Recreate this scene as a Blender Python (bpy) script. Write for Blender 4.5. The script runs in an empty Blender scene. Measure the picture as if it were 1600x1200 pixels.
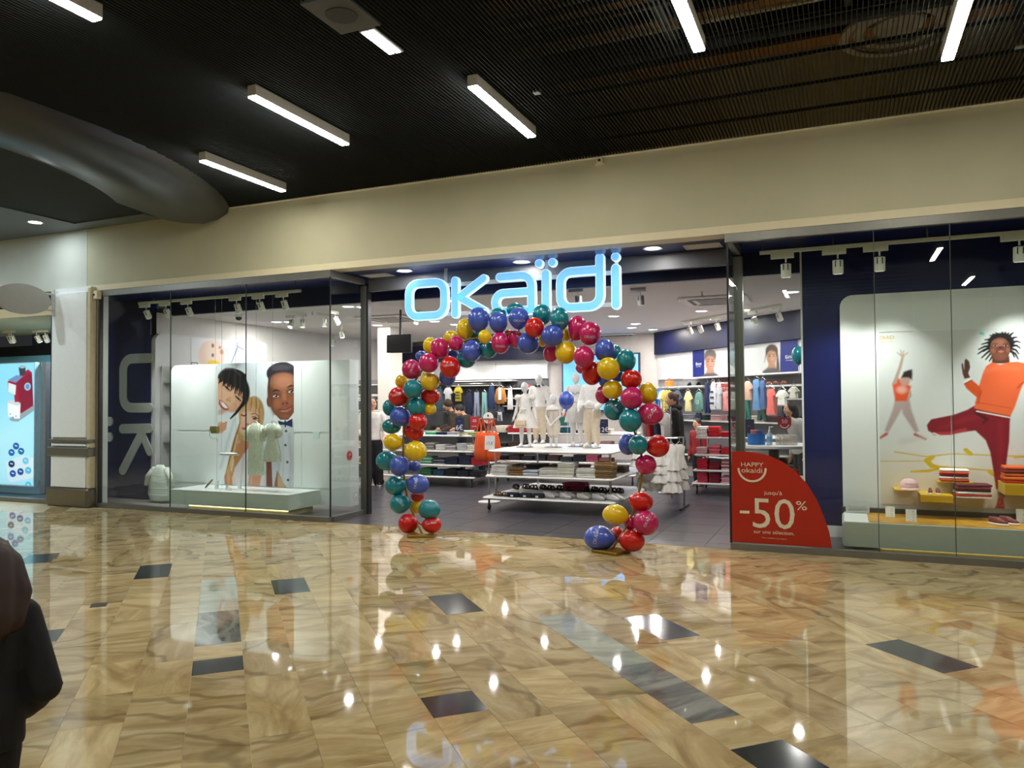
import bpy, bmesh, math, random
import numpy as np
from mathutils import Vector, Matrix
random.seed(7); np.random.seed(7)
SC = bpy.context.scene; COL = SC.collection
R = math.radians

# ------------------------------------------------------------------ camera
CAM = Vector((0, 0, 1.5)); FPX = 1200.0
_yaw = R(23.2); _pit = math.atan(29.6/FPX); _rol = 0.0069
FW = Vector((-math.sin(_yaw)*math.cos(_pit), math.cos(_yaw)*math.cos(_pit), math.sin(_pit)))
_h = Vector((math.cos(_yaw), math.sin(_yaw), 0)); _u = _h.cross(FW)
RT = _h*math.cos(_rol) - _u*math.sin(_rol); UP = _u*math.cos(_rol) + _h*math.sin(_rol)
_cd = bpy.data.cameras.new('camera'); _cd.sensor_width = 36; _cd.lens = 36*FPX/1600; _cd.clip_end = 200; _cd.clip_start = .05
_co = bpy.data.objects.new('camera', _cd); COL.objects.link(_co)
_co.matrix_world = Matrix.Translation(CAM) @ Matrix((RT, UP, -FW)).transposed().to_4x4()
SC.camera = _co
# ------------------------------------------------------------------ world, exposure, large lights
SC.view_settings.view_transform = 'Standard'; SC.view_settings.look = 'None'
SC.view_settings.exposure = 0.18; SC.view_settings.gamma = 1.0; SC.view_settings.use_curve_mapping = False
_w = bpy.data.worlds.new('world'); SC.world = _w; _w.use_nodes = True
_w.node_tree.nodes['Background'].inputs[0].default_value = (.9, .95, 1, 1); _w.node_tree.nodes['Background'].inputs[1].default_value = .02
SC.cycles.max_bounces = 8; SC.cycles.transparent_max_bounces = 16; SC.cycles.sample_clamp_indirect = 6; SC.cycles.caustics_reflective = False; SC.cycles.caustics_refractive = False
L_LINE = 84.0      # mall linear luminaires, emission strength
L_DOWN = 21.0      # shop downlights, watts
L_SPOT = 84.0      # window track spots, watts
L_MALL = (1, .96, .85)

def ray(px, py): return FW + RT*((px-800)/FPX) - UP*((py-600)/FPX)
def P(px, py, Y): d = ray(px, py); return CAM + d*(Y/d.y)
def F(px, py, z=0.0): d = ray(px, py); return CAM + d*((z-1.5)/d.z)
def WX(px, py, X): d = ray(px, py); return CAM + d*(X/d.x)
def PL(px, py, pt, n): d = ray(px, py); return CAM + d*((Vector(pt)-CAM).dot(n)/d.dot(n))
def depth(p): return (Vector(p)-CAM).dot(FW)

# ------------------------------------------------------------------ materials
def lin(c):
    if isinstance(c, str):
        c = c.lstrip('#'); c = [int(c[i:i+2], 16)/255 for i in (0, 2, 4)]
        return tuple(((v+.055)/1.055)**2.4 if v > .04045 else v/12.92 for v in c)
    return tuple(c[:3])
MATS = {}
def mat(c, rough=.5, metal=0.0, var=.06, scale=14.0, spec=.5, emit=0.0, ecol=None, alpha=1.0, coat=0.0, trans=0.0, bump=0.0, sss=0.0):
    key = (str(c), rough, metal, var, scale, spec, emit, str(ecol), alpha, coat, trans, bump, sss)
    if key in MATS: return MATS[key]
    m = bpy.data.materials.new('surface'); m.use_nodes = True; nt = m.node_tree; n = nt.nodes; b = n['Principled BSDF']
    col = lin(c)
    if var > 0:
        tc = n.new('ShaderNodeTexCoord'); no = n.new('ShaderNodeTexNoise'); no.inputs['Scale'].default_value = scale; no.inputs['Detail'].default_value = 3
        rp = n.new('ShaderNodeValToRGB'); rp.color_ramp.elements[0].position = .3; rp.color_ramp.elements[1].position = .7
        rp.color_ramp.elements[0].color = (*[v*(1-var) for v in col], 1); rp.color_ramp.elements[1].color = (*[min(1, v*(1+var)) for v in col], 1)
        nt.links.new(tc.outputs['Object'], no.inputs['Vector']); nt.links.new(no.outputs['Fac'], rp.inputs[0]); nt.links.new(rp.outputs[0], b.inputs['Base Color'])
        if bump:
            bp = n.new('ShaderNodeBump'); bp.inputs['Strength'].default_value = bump; bp.inputs['Distance'].default_value = .01
            nt.links.new(no.outputs['Fac'], bp.inputs['Height']); nt.links.new(bp.outputs[0], b.inputs['Normal'])
    else: b.inputs['Base Color'].default_value = (*col, 1)
    b.inputs['Roughness'].default_value = rough; b.inputs['Metallic'].default_value = metal; b.inputs['Specular IOR Level'].default_value = spec
    b.inputs['Coat Weight'].default_value = coat; b.inputs['Alpha'].default_value = alpha; b.inputs['Transmission Weight'].default_value = trans
    if sss: b.inputs['Subsurface Weight'].default_value = sss; b.inputs['Subsurface Radius'].default_value = (.02, .01, .01); b.inputs['Subsurface Scale'].default_value = .3
    if emit: b.inputs['Emission Color'].default_value = (*lin(ecol or c), 1); b.inputs['Emission Strength'].default_value = emit
    MATS[key] = m; return m
def glass_mat():
    if 'glass' in MATS: return MATS['glass']
    m = bpy.data.materials.new('window_glass'); m.use_nodes = True; nt = m.node_tree; n = nt.nodes; n.remove(n['Principled BSDF'])
    t = n.new('ShaderNodeBsdfTransparent'); t.inputs[0].default_value = (.93, .965, .955, 1)
    g = n.new('ShaderNodeBsdfGlossy'); g.inputs['Roughness'].default_value = .01
    fr = n.new('ShaderNodeFresnel'); ge = n.new('ShaderNodeNewGeometry'); mi = n.new('ShaderNodeMapRange'); mi.inputs[3].default_value = 1.5; mi.inputs[4].default_value = 1/1.5; nt.links.new(ge.outputs['Backfacing'], mi.inputs[0]); nt.links.new(mi.outputs[0], fr.inputs[0]); mx = n.new('ShaderNodeMixShader')
    for a, b in ((fr.outputs[0], mx.inputs[0]), (t.outputs[0], mx.inputs[1]), (g.outputs[0], mx.inputs[2]), (mx.outputs[0], n['Material Output'].inputs[0])): nt.links.new(a, b)
    MATS['glass'] = m; return m
def print_mat(emit=0.0, rough=.35):
    k = ('print', emit, rough)
    if k in MATS: return MATS[k]
    m = bpy.data.materials.new('printed_film'); m.use_nodes = True; nt = m.node_tree; b = nt.nodes['Principled BSDF']
    a = nt.nodes.new('ShaderNodeAttribute'); a.attribute_name = 'print'; nt.links.new(a.outputs['Color'], b.inputs['Base Color'])
    b.inputs['Roughness'].default_value = rough
    if emit: nt.links.new(a.outputs['Color'], b.inputs['Emission Color']); b.inputs['Emission Strength'].default_value = emit
    MATS[k] = m; return m

# ------------------------------------------------------------------ mesh building
MW = {}
def reg(o, parent, local=None):
    COL.objects.link(o)
    if parent is not None: o.parent = parent
    MW[o.name] = (MW[parent.name] if parent is not None else Matrix()) @ (local or Matrix())
    return o
def rotm(z=0, x=0, y=0): return (Matrix.Rotation(z, 4, 'Z') @ Matrix.Rotation(y, 4, 'Y') @ Matrix.Rotation(x, 4, 'X'))
def T(*v): return Matrix.Translation(Vector(v if len(v) == 3 else v[0]))
class MB:
    def __init__(s): s.v = []; s.f = []; s.m = []; s.mi = 0
    def add(s, vs, fs, M=None):
        o = len(s.v)
        s.v += [tuple(M @ Vector(v)) if M is not None else tuple(v) for v in vs]
        s.f += [[i+o for i in f] for f in fs]; s.m += [s.mi]*len(fs); return s
    def box(s, x0, x1, y0, y1, z0, z1, M=None):
        vs = [(x, y, z) for z in (z0, z1) for y in (y0, y1) for x in (x0, x1)]
        return s.add(vs, [[0, 2, 3, 1], [4, 5, 7, 6], [0, 1, 5, 4], [1, 3, 7, 5], [3, 2, 6, 7], [2, 0, 4, 6]], M)
    def rbox(s, x0, x1, y0, y1, z0, z1, r=.02, M=None, k=2):       # rounded in plan and chamfered top / bottom
        r = min(r, (x1-x0)/2.01, (y1-y0)/2.01); rings = []
        c = min(r*.5, (z1-z0)/2.2)
        for z, d in ((z0, c), (z0+c, 0), (z1-c, 0), (z1, c)):
            ring = []
            for (cx, cy, a0) in ((x1-r, y1-r, 0), (x0+r, y1-r, 90), (x0+r, y0+r, 180), (x1-r, y0+r, 270)):
                for i in range(k+1):
                    a = R(a0+90*i/k); ring.append((cx+(r-d)*math.cos(a), cy+(r-d)*math.sin(a), z))
            rings.append(ring)
        return s.loft(rings, M=M)
    def loft(s, rings, cap=True, M=None, close=True):
        n = len(rings[0]); vs = [v for r in rings for v in r]; fs = []
        for i in range(len(rings)-1):
            for j in range(n if close else n-1):
                fs.append([i*n+j, i*n+(j+1) % n, (i+1)*n+(j+1) % n, (i+1)*n+j])
        if cap: fs.append(list(range(n))[::-1]); fs.append([(len(rings)-1)*n+j for j in range(n)])
        return s.add(vs, fs, M)
    def tube(s, path, r, n=8, cap=True, M=None, closed=False):
        path = [Vector(p) for p in path]; rings = []; N = len(path); prev = None
        for i, p in enumerate(path):
            if closed: d = path[(i+1) % N]-path[i-1]
            else: d = path[min(i+1, N-1)]-path[max(i-1, 0)]
            d = d.normalized() if d.length > 1e-9 else Vector((0, 0, 1))
            a = Vector((0, 0, 1)) if abs(d.z) < .9 else Vector((1, 0, 0))
            if prev is not None: a = prev
            x = d.cross(a).normalized(); y = d.cross(x).normalized(); prev = -y if False else (a - d*a.dot(d)).normalized()
            rr = r[i] if isinstance(r, (list, tuple)) else r
            rings.append([tuple(p+x*(rr*math.cos(2*math.pi*j/n))+y*(rr*math.sin(2*math.pi*j/n))) for j in range(n)])
        if closed: rings.append(rings[0]); cap = False
        return s.loft(rings, cap=cap, M=M)
    def limb(s, pts, rad, n=10):
        s.tube(pts, list(rad), n)
        for p, r in zip(pts, rad): s.ell(p, (r, r, r), n, 6)
        return s
    def lathe(s, prof, n=16, M=None, cap=True):
        return s.loft([[(r*math.cos(2*math.pi*j/n), r*math.sin(2*math.pi*j/n), z) for j in range(n)] for r, z in prof], cap=cap, M=M)
    def prism(s, poly, y0, y1, M=None):                              # polygon in local x,z pushed from y0 to y1
        n = len(poly); vs = [(x, y0, z) for x, z in poly]+[(x, y1, z) for x, z in poly]
        return s.add(vs, [list(range(n)), list(range(n, 2*n))[::-1]]+[[i, i+n, (i+1) % n+n, (i+1) % n] for i in range(n)], M)
    def ell(s, c, r, nu=14, nv=8, M=None):
        c = Vector(c); vs = [c+Vector((0, 0, -r[2]))]; fs = []
        for i in range(1, nv):
            t = math.pi*i/nv
            for j in range(nu):
                a = 2*math.pi*j/nu; vs.append(c+Vector((r[0]*math.sin(t)*math.cos(a), r[1]*math.sin(t)*math.sin(a), -r[2]*math.cos(t))))
        vs.append(c+Vector((0, 0, r[2]))); e = len(vs)-1
        for j in range(nu):
            k = (j+1) % nu; fs.append([0, 1+k, 1+j]); fs.append([e, e-nu+j, e-nu+k])
            for i in range(nv-2): fs.append([1+i*nu+j, 1+i*nu+k, 1+(i+1)*nu+k, 1+(i+1)*nu+j])
        return s.add(vs, fs, M)
    def mesh(s, smooth=False, inv=None):
        me = bpy.data.meshes.new('mesh'); vs = s.v if inv is None else [tuple(inv @ Vector(v)) for v in s.v]
        me.from_pydata(vs, [], s.f)
        if any(s.m): me.polygons.foreach_set('material_index', s.m)
        if smooth: me.polygons.foreach_set('use_smooth', [True]*len(s.f))
        return me
    def build(s, name, mats, parent=None, smooth=False, world=True, label=None, kind=None, loc=None):
        inv = MW[parent.name].inverted() if (parent is not None and world) else None
        if loc is not None: inv = T(loc).inverted()
        me = s.mesh(smooth, inv)
        if smooth == 'auto': autosmooth(me)
        for m in (mats if isinstance(mats, (list, tuple)) else [mats]): me.materials.append(m)
        bm = bmesh.new(); bm.from_mesh(me); bmesh.ops.recalc_face_normals(bm, faces=bm.faces); bm.to_mesh(me); bm.free()
        o = bpy.data.objects.new(name, me)
        if loc is not None: o.location = loc
        reg(o, parent, T(loc) if loc is not None else None)
        if label: o['label'] = label
        if kind: o['kind'] = kind
        return o
def autosmooth(me, ang=40):
    bm = bmesh.new(); bm.from_mesh(me)
    for e in bm.edges: e.smooth = not (len(e.link_faces) == 2 and e.calc_face_angle(0) > R(ang))
    for f in bm.faces: f.smooth = True
    bm.to_mesh(me); bm.free()
def tag(o, label, cat, group=None):
    o['label'] = label; o['category'] = cat
    if group: o['group'] = group
    return o
def thing(name, label, cat, loc=(0, 0, 0), rz=0.0, group=None):
    o = bpy.data.objects.new(name, None); o.empty_display_size = .1; o.location = loc; o.rotation_euler = (0, 0, rz)
    reg(o, None, T(loc) @ Matrix.Rotation(rz, 4, 'Z')); return tag(o, label, cat, group)
def dup(o, loc, rz, label=None, group=None):
    r = o.copy(); COL.objects.link(r); r.location = loc; r.rotation_euler = (0, 0, rz); MW[r.name] = T(loc) @ Matrix.Rotation(rz, 4, 'Z')
    if label: r['label'] = label
    if group: r['group'] = group
    for c in list(o.children):
        d = c.copy(); COL.objects.link(d); d.parent = r; MW[d.name] = MW[r.name]
        for g in list(c.children):
            e = g.copy(); COL.objects.link(e); e.parent = d; MW[e.name] = MW[r.name]
    return r
def struct(name, mb, m, parent=None, **k):
    o = mb.build(name, m, parent, **k)
    if parent is None: o['kind'] = 'structure'
    return o
def text_mb(txt, size, extrude=0.0, align='CENTER'):
    """lettering in the x,z plane facing -y, baseline at 0"""
    cu = bpy.data.curves.new('txt', 'FONT'); cu.body = txt; cu.size = size; cu.align_x = align; cu.extrude = extrude; cu.resolution_u = 3
    o = bpy.data.objects.new('txt', cu); COL.objects.link(o); dg = bpy.context.evaluated_depsgraph_get(); dg.update()
    me = bpy.data.meshes.new_from_object(o.evaluated_get(dg)); mb = MB()
    mb.add([(v.co.x, -v.co.z, v.co.y) for v in me.vertices], [list(p.vertices) for p in me.polygons])
    bpy.data.objects.remove(o); bpy.data.curves.remove(cu); bpy.data.meshes.remove(me); return mb
def put_text(txt, size, M, name, m, parent, extrude=0.0, align='CENTER', sx=1.0):
    t = text_mb(txt, size, extrude, align); t.v = [tuple(M @ Vector((v[0]*sx, v[1], v[2]))) for v in t.v]
    return t.build(name, m, parent)
def blob(mb, name, m, parent, voxel=.012, it=4, fac=.5):
    """fuse overlapping volumes into one continuous surface"""
    inv = MW[parent.name].inverted(); me = mb.mesh(False); o = bpy.data.objects.new(name, me); COL.objects.link(o)
    md = o.modifiers.new('r', 'REMESH'); md.mode = 'VOXEL'; md.voxel_size = voxel
    if it: sm = o.modifiers.new('s', 'SMOOTH'); sm.iterations = it; sm.factor = fac
    dg = bpy.context.evaluated_depsgraph_get(); me2 = bpy.data.meshes.new_from_object(o.evaluated_get(dg))
    bpy.data.objects.remove(o); me2.materials.clear(); me2.materials.append(m)
    me2.polygons.foreach_set('use_smooth', [True]*len(me2.polygons))
    p = bpy.data.objects.new(name, me2); reg(p, parent); return p

# ------------------------------------------------------------------ prints (flat posters painted per vertex)
class Canvas:
    def __init__(s, x0, x1, z0, z1, res, bg, project):
        s.x0, s.z0 = x0, z0; s.nx = int((x1-x0)/res)+1; s.nz = int((z1-z0)/res)+1; s.dx = (x1-x0)/(s.nx-1); s.dz = (z1-z0)/(s.nz-1)
        s.X, s.Z = np.meshgrid(np.linspace(x0, x1, s.nx), np.linspace(z0, z1, s.nz)); s.c = np.zeros((s.nz, s.nx, 3)); s.c[:] = lin(bg); s.pr = project
    def blend(s, a, col):
        col = np.array(lin(col)); a = np.clip(a, 0, 1)[..., None]; s.c = s.c*(1-a)+col*a
    def poly(s, pts, col, soft=.004, al=1.0, raw=False):
        q = pts if raw else [s.pr(*p) for p in pts]; q = np.array(q); ins = np.zeros(s.X.shape, bool); dist = np.full(s.X.shape, 1e9)
        lo = q.min(0)-.1; hi = q.max(0)+.1
        i0 = max(0, int((lo[1]-s.z0)/s.dz)); i1 = min(s.nz, int((hi[1]-s.z0)/s.dz)+2); j0 = max(0, int((lo[0]-s.x0)/s.dx)); j1 = min(s.nx, int((hi[0]-s.x0)/s.dx)+2)
        if i1 <= i0 or j1 <= j0: return
        X = s.X[i0:i1, j0:j1]; Z = s.Z[i0:i1, j0:j1]; ins = np.zeros(X.shape, bool); dist = np.full(X.shape, 1e9)
        for k in range(len(q)):
            a = q[k]; b = q[(k+1) % len(q)]
            if a[1] != b[1]:
                c = ((a[1] > Z) != (b[1] > Z)) & (X < (b[0]-a[0])*(Z-a[1])/(b[1]-a[1])+a[0]); ins ^= c
            d = b-a; L = d@d+1e-12; t = np.clip(((X-a[0])*d[0]+(Z-a[1])*d[1])/L, 0, 1)
            dist = np.minimum(dist, np.hypot(X-a[0]-t*d[0], Z-a[1]-t*d[1]))
        sd = np.where(ins, dist, -dist); A = np.zeros(s.X.shape); A[i0:i1, j0:j1] = np.clip(sd/(2*soft)+.5, 0, 1)*al; s.blend(A, col)
    def oval(s, cx, cy, rx, ry, col, ang=0, soft=.15, al=1.0, clip=None):
        c = s.pr(cx, cy); ex = s.pr(cx+1, cy); ez = s.pr(cx, cy-1); kx = abs(ex[0]-c[0]); kz = abs(ez[1]-c[1]); a = R(ang)
        U = (s.X-c[0])/kx; V = (s.Z-c[1])/kz; u = U*math.cos(a)+V*math.sin(a); v = -U*math.sin(a)+V*math.cos(a)
        r = np.sqrt((u/rx)**2+(v/ry)**2); A = np.clip((1-r)/soft+.5, 0, 1)*al
        if clip: A = A*((s.X >= s.pr(clip[0], cy)[0]) & (s.X <= s.pr(clip[1], cy)[0]))
        s.blend(A, col)
    def line(s, pts, w, col, soft=.003, al=1.0):
        q = np.array([s.pr(*p) for p in pts]); D = np.full(s.X.shape, 1e9)
        ws = w if isinstance(w, (list, tuple)) else [w]*len(q); k0 = abs(s.pr(pts[0][0]+1, pts[0][1])[0]-q[0][0]); A = np.zeros(s.X.shape)
        for k in range(len(q)-1):
            a, b = q[k], q[k+1]; d = b-a; L = d@d+1e-12; t = np.clip(((s.X-a[0])*d[0]+(s.Z-a[1])*d[1])/L, 0, 1)
            D = np.hypot(s.X-a[0]-t*d[0], s.Z-a[1]-t*d[1]); A = np.maximum(A, np.clip((k0*.5*(ws[k]*(1-t)+ws[k+1]*t)-D)/(2*soft)+.5, 0, 1))
        s.blend(A*al, col)
    def build(s, name, parent, y=None, place=None, m=None, **k):
        """place maps plane coordinates (u, z) to a world point"""
        vs = np.empty((s.nz*s.nx, 3))
        if place is None: vs[:, 0] = s.X.ravel(); vs[:, 1] = y; vs[:, 2] = s.Z.ravel()
        else:
            o = np.array(place(0, 0)); ex = np.array(place(1, 0))-o; vs[:] = o+s.X.ravel()[:, None]*ex+s.Z.ravel()[:, None]*np.array([0, 0, 1])
        if parent is not None:
            iv = np.array(MW[parent.name].inverted()); vs = vs@iv[:3, :3].T+iv[:3, 3]
        i = np.arange((s.nz-1)*(s.nx-1)); r = i//(s.nx-1); c = i % (s.nx-1); a = r*s.nx+c
        q = np.stack([a, a+1, a+1+s.nx, a+s.nx], 1)
        me = bpy.data.meshes.new('print'); me.vertices.add(len(vs)); me.vertices.foreach_set('co', vs.ravel())
        me.loops.add(q.size); me.loops.foreach_set('vertex_index', q.ravel().astype(np.int32)); me.polygons.add(len(q)); me.polygons.foreach_set('loop_start', np.arange(0, q.size, 4, dtype=np.int32))
        me.update(calc_edges=True); at = me.color_attributes.new('print', 'FLOAT_COLOR', 'POINT')
        at.data.foreach_set('color', np.concatenate([s.c.reshape(-1, 3), np.ones((len(vs), 1))], 1).ravel())
        me.materials.append(m or print_mat()); o = bpy.data.objects.new(name, me); return reg(o, parent)
# ------------------------------------------------------------------ mall shell
D0 = 8.09; XL, XR = -6.0, -1.056; HS = 3.22; HC = 4.2; SZ = 3.0
M_WALL = mat('#b8b599', .75, var=.03, scale=2.5); M_WHITE = mat('#e9ebea', .45, var=.015); M_CREAM = mat('#d6cdae', .55, var=.02)
M_STEEL = mat('#7d7c76', .38, .55, var=.04); M_DSTEEL = mat('#3a3b3d', .4, .5); M_NAVY = mat('#0e1955', .32, var=.05, scale=4); M_DNAVY = mat('#0b1033', .4, var=.05)
M_BLK = mat('#0d0e10', .5); M_LGREY = mat('#b9bab6', .5, var=.03); M_SHOPW = mat('#d4d0cd', .7, var=.02); M_SHELF = mat('#e6e6e3', .35, var=.01); M_CHROME = mat('#b8bab8', .22, .9, var=.02)

def marble_mat(kind):
    m = bpy.data.materials.new('marble'); m.use_nodes = True; nt = m.node_tree; n = nt.nodes; b = n['Principled BSDF']; lk = nt.links.new
    tc = n.new('ShaderNodeTexCoord'); at = n.new('ShaderNodeAttribute'); at.attribute_name = 'tile'; sp = n.new('ShaderNodeSeparateXYZ'); lk(at.outputs['Vector'], sp.inputs[0])
    vr = n.new('ShaderNodeVectorRotate'); vr.rotation_type = 'Z_AXIS'; lk(tc.outputs['Object'], vr.inputs['Vector']); lk(sp.outputs[2], vr.inputs['Angle'])
    cm = n.new('ShaderNodeCombineXYZ'); mu = n.new('ShaderNodeMath'); mu.operation = 'MULTIPLY'; mu.inputs[1].default_value = 37
    lk(sp.outputs[1], mu.inputs[0]); lk(mu.outputs[0], cm.inputs[0]); lk(mu.outputs[0], cm.inputs[1]); lk(mu.outputs[0], cm.inputs[2])
    ad = n.new('ShaderNodeVectorMath'); lk(vr.outputs[0], ad.inputs[0]); lk(cm.outputs[0], ad.inputs[1])
    sc = n.new('ShaderNodeVectorMath'); sc.operation = 'MULTIPLY'; sc.inputs[1].default_value = (1, 3.4, 1); lk(ad.outputs[0], sc.inputs[0])
    n1 = n.new('ShaderNodeTexNoise'); n1.inputs['Scale'].default_value = 1.5; n1.inputs['Detail'].default_value = 6; n1.inputs['Roughness'].default_value = .6; n1.inputs['Distortion'].default_value = 1.2
    lk(sc.outputs[0], n1.inputs['Vector'])
    w = n.new('ShaderNodeTexWave'); w.inputs['Scale'].default_value = 1.1; w.inputs['Distortion'].default_value = 11; w.inputs['Detail'].default_value = 3; w.inputs['Detail Scale'].default_value = 1.3; w.bands_direction = 'Y'
    lk(ad.outputs[0], w.inputs['Vector'])
    n2 = n.new('ShaderNodeTexNoise'); n2.inputs['Scale'].default_value = 26; n2.inputs['Detail'].default_value = 4; lk(ad.outputs[0], n2.inputs['Vector'])
    r1 = n.new('ShaderNodeValToRGB'); r2 = n.new('ShaderNodeValToRGB'); e = r1.color_ramp.elements; f = r2.color_ramp.elements
    pal = {'beige': ('#998056', '#b59f71', '#cab78b', '#7a643e'), 'dark': ('#14191b', '#1e2426', '#252b2c', '#39413f'), 'grey': ('#4a4c4b', '#6a6c69', '#8a8b84', '#a3a596'), 'pale': ('#8f968b', '#a5aa9d', '#b5b9ab', '#878f85')}[kind]
    e[0].position = .3; e[0].color = (*lin(pal[0]), 1); e[1].position = .62; e[1].color = (*lin(pal[2]), 1); k = e.new(.46); k.color = (*lin(pal[1]), 1)
    lk(n1.outputs['Fac'], r1.inputs[0])
    f[0].position = .0; f[0].color = (1, 1, 1, 1); f[1].position = .16; f[1].color = (0, 0, 0, 1); lk(w.outputs['Fac'], r2.inputs[0])
    mx = n.new('ShaderNodeMix'); mx.data_type = 'RGBA'; mx.inputs[7].default_value = (*lin(pal[3]), 1)
    mf = n.new('ShaderNodeMath'); mf.operation = 'MULTIPLY'; vt = n.new('ShaderNodeMapRange'); vt.inputs[1].default_value = .15; vt.inputs[2].default_value = .9; vt.inputs[3].default_value = .62; vt.inputs[4].default_value = .04; lk(sp.outputs[0], vt.inputs[0]); lk(vt.outputs[0], mf.inputs[1]); lk(r2.outputs[0], mf.inputs[0]); lk(mf.outputs[0], mx.inputs[0]); lk(r1.outputs[0], mx.inputs[6])
    hs = n.new('ShaderNodeHueSaturation'); mp = n.new('ShaderNodeMapRange'); mp.inputs[3].default_value = .8; mp.inputs[4].default_value = 1.12
    av = n.new('ShaderNodeMath'); av.operation = 'MULTIPLY_ADD'; av.inputs[1].default_value = .35; lk(n2.outputs['Fac'], av.inputs[0]); 
    hm = n.new('ShaderNodeMath'); hm.operation = 'MULTIPLY'; hm.inputs[1].default_value = .8; lk(sp.outputs[0], hm.inputs[0]); lk(hm.outputs[0], av.inputs[2])
    lk(av.outputs[0], mp.inputs[0]); lk(mp.outputs[0], hs.inputs['Value']); lk(mx.outputs[2], hs.inputs['Color']); lk(hs.outputs[0], b.inputs['Base Color'])
    b.inputs['Roughness'].default_value = .032 if kind != 'dark' else .12; b.inputs['Specular IOR Level'].default_value = .62; b.inputs['Coat Weight'].default_value = .0
    return m
MARB = {k: marble_mat(k) for k in ('beige', 'dark', 'grey', 'pale')}
fl = struct('floor', MB().box(-18, 10, -9, D0, -.2, -.0035), mat('#c9b994', .25, var=.08, scale=5))
TH = R(-43.965); d1 = Vector((math.sin(TH), math.cos(TH), 0)); d2 = Vector((math.cos(TH), -math.sin(TH), 0))
def uv(u, v): return d2*u+d1*v
SPEC = {4: [(3.595, 3.865, 'dark')], 6: [(5.30, 5.86, 'dark')], 2: [(6.37, 6.90, 'dark')], 10: [(4.22, 4.77, 'dark')], 14: [(3.14, 3.69, 'dark')], 8: [(2.25, 2.80, 'dark'), (3.09, 3.90, 'grey'), (3.90, 5.0, 'pale')],
        -2: [(7.39, 8.0, 'dark')], 0: [(4.65, 4.91, 'dark'), (5.20, 6.02, 'grey'), (6.02, 7.15, 'pale')], -6: [(8.53, 9.02, 'dark')], -4: [(5.66, 5.95, 'dark')]}
def clip_y(poly, Y):
    out = []
    for i in range(len(poly)):
        a, b = poly[i], poly[(i+1) % len(poly)]
        if a.y <= Y: out.append(a)
        if (a.y <= Y) != (b.y <= Y): t = (Y-a.y)/(b.y-a.y); out.append(a+(b-a)*t)
    return out
def in_view(p, mg=120):
    d = Vector(p)-CAM; z = d.dot(FW)
    if z < .3: return None
    x = 800+FPX*d.dot(RT)/z; y = 600-FPX*d.dot(UP)/z
    return (x, y, z) if -mg < x < 1600+mg and -mg < y < 1200+mg else None
rt = random.Random(5); tiles = []
for k in range(-18, 40):
    u0 = -.15+.2757*k; v = 1.2+rt.random()*.5; sp = sorted(SPEC.get(k, []))
    while v < 12.5:
        nx = next((s for s in sp if s[0] >= v-1e-6), None)
        if nx and abs(nx[0]-v) < 1e-6: tiles.append((u0, v, nx[1], nx[2])); v = nx[1]; continue
        L = rt.choice((.275, .41, .55, .55, .55, .69, .83)); e = v+L
        if nx and (e > nx[0] or nx[0]-e < .12): e = nx[0]
        tiles.append((u0, v, e, 'beige')); v = e
vis = []
for (u0, v0, v1, kd) in tiles:
    g = .0009; q = [uv(u0+g, v0+g), uv(u0+.2757-g, v0+g), uv(u0+.2757-g, v1-g), uv(u0+g, v1-g)]; q = clip_y(q, D0-.003)
    if len(q) < 3: continue
    c = sum(q, Vector())/len(q); w = in_view(c, 700)
    if not w: continue
    if not in_view(c): w = (0, 0, 60)
    vis.append(((v1-v0)/w[2]**3, q, kd))
vis.sort(key=lambda t: -t[0])
def tile_mesh(items):
    mb = MB(); att = []
    for q, kd in items:
        n = len(q); zt = rt.uniform(-.0004, .0004); a0 = len(mb.f)
        mb.add([(p.x, p.y, -.004) for p in q]+[(p.x, p.y, zt) for p in q], [list(range(n, 2*n))]+[[i, (i+1) % n, n+(i+1) % n, n+i] for i in range(n)])
        rv = (rt.random(), rt.random(), rt.choice((-.78, -.6, -.9, .78, -.3)) + rt.uniform(-.2, .2)); att += [rv]*(len(mb.f)-a0)
    return mb, att
def put_tiles(items, kind=None, name='tile'):
    mb, att = tile_mesh(items); me = mb.mesh(); a = me.attributes.new('tile', 'FLOAT_VECTOR', 'FACE'); a.data.foreach_set('vector', np.array(att).ravel())
    me.materials.append(MARB[items[0][1]]); o = bpy.data.objects.new(name, me); reg(o, fl)
    if kind: o['kind'] = kind
for i, (s, q, kd) in enumerate(vis[:296]): put_tiles([(q, kd)])
rest = {}
for s, q, kd in vis[296:]: rest.setdefault(kd, []).append((q, kd))
for kd, it in rest.items(): put_tiles(it, 'stuff', 'tile_field')
_dc = uv(-.855, 6.555); MBd = MB().box(-.055, .055, -.065, .065, -.002, .0015, T(_dc.x, _dc.y, 0) @ Matrix.Rotation(-TH, 4, 'Z')); MBd.build('floor_outlet', mat('#4b463c', .4, .6), fl)

# shop floor: dark 60 cm tiles
sf = struct('floor_shop', MB().box(-14, 4.5, D0+.002, 18, -.2, -.004), mat('#8b8883', .6))
M_DT = mat('#45434a', .28, var=.12, scale=3.0); tme = None
far = MB()
for i in range(-10, 10):
    for j in range(-1, 15):
        x = -1.93+.6*i; y = 8.35+.6*j; w = in_view((x+.3, y+.3, 0), 40)
        if not w or y > 16.4: continue
        if j == -1:
            MB().box(x, x+.594, D0+.004, y+.594, -.004, 0).build('tile', M_DT, sf); continue
        if w[2] < 14:
            o = MB().box(x, x+.594, y, y+.594, -.004, 0).build('tile', M_DT, None, loc=(x, y, 0)) if tme is None else bpy.data.objects.new('tile', tme)
            if tme is None: tme = o.data; o.parent = sf
            else: o.location = (x, y, 0); reg(o, sf)
        else: far.box(x, x+.594, y, y+.594, -.004, 0)
far.build('tile_field', M_DT, sf, kind='stuff')

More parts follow.
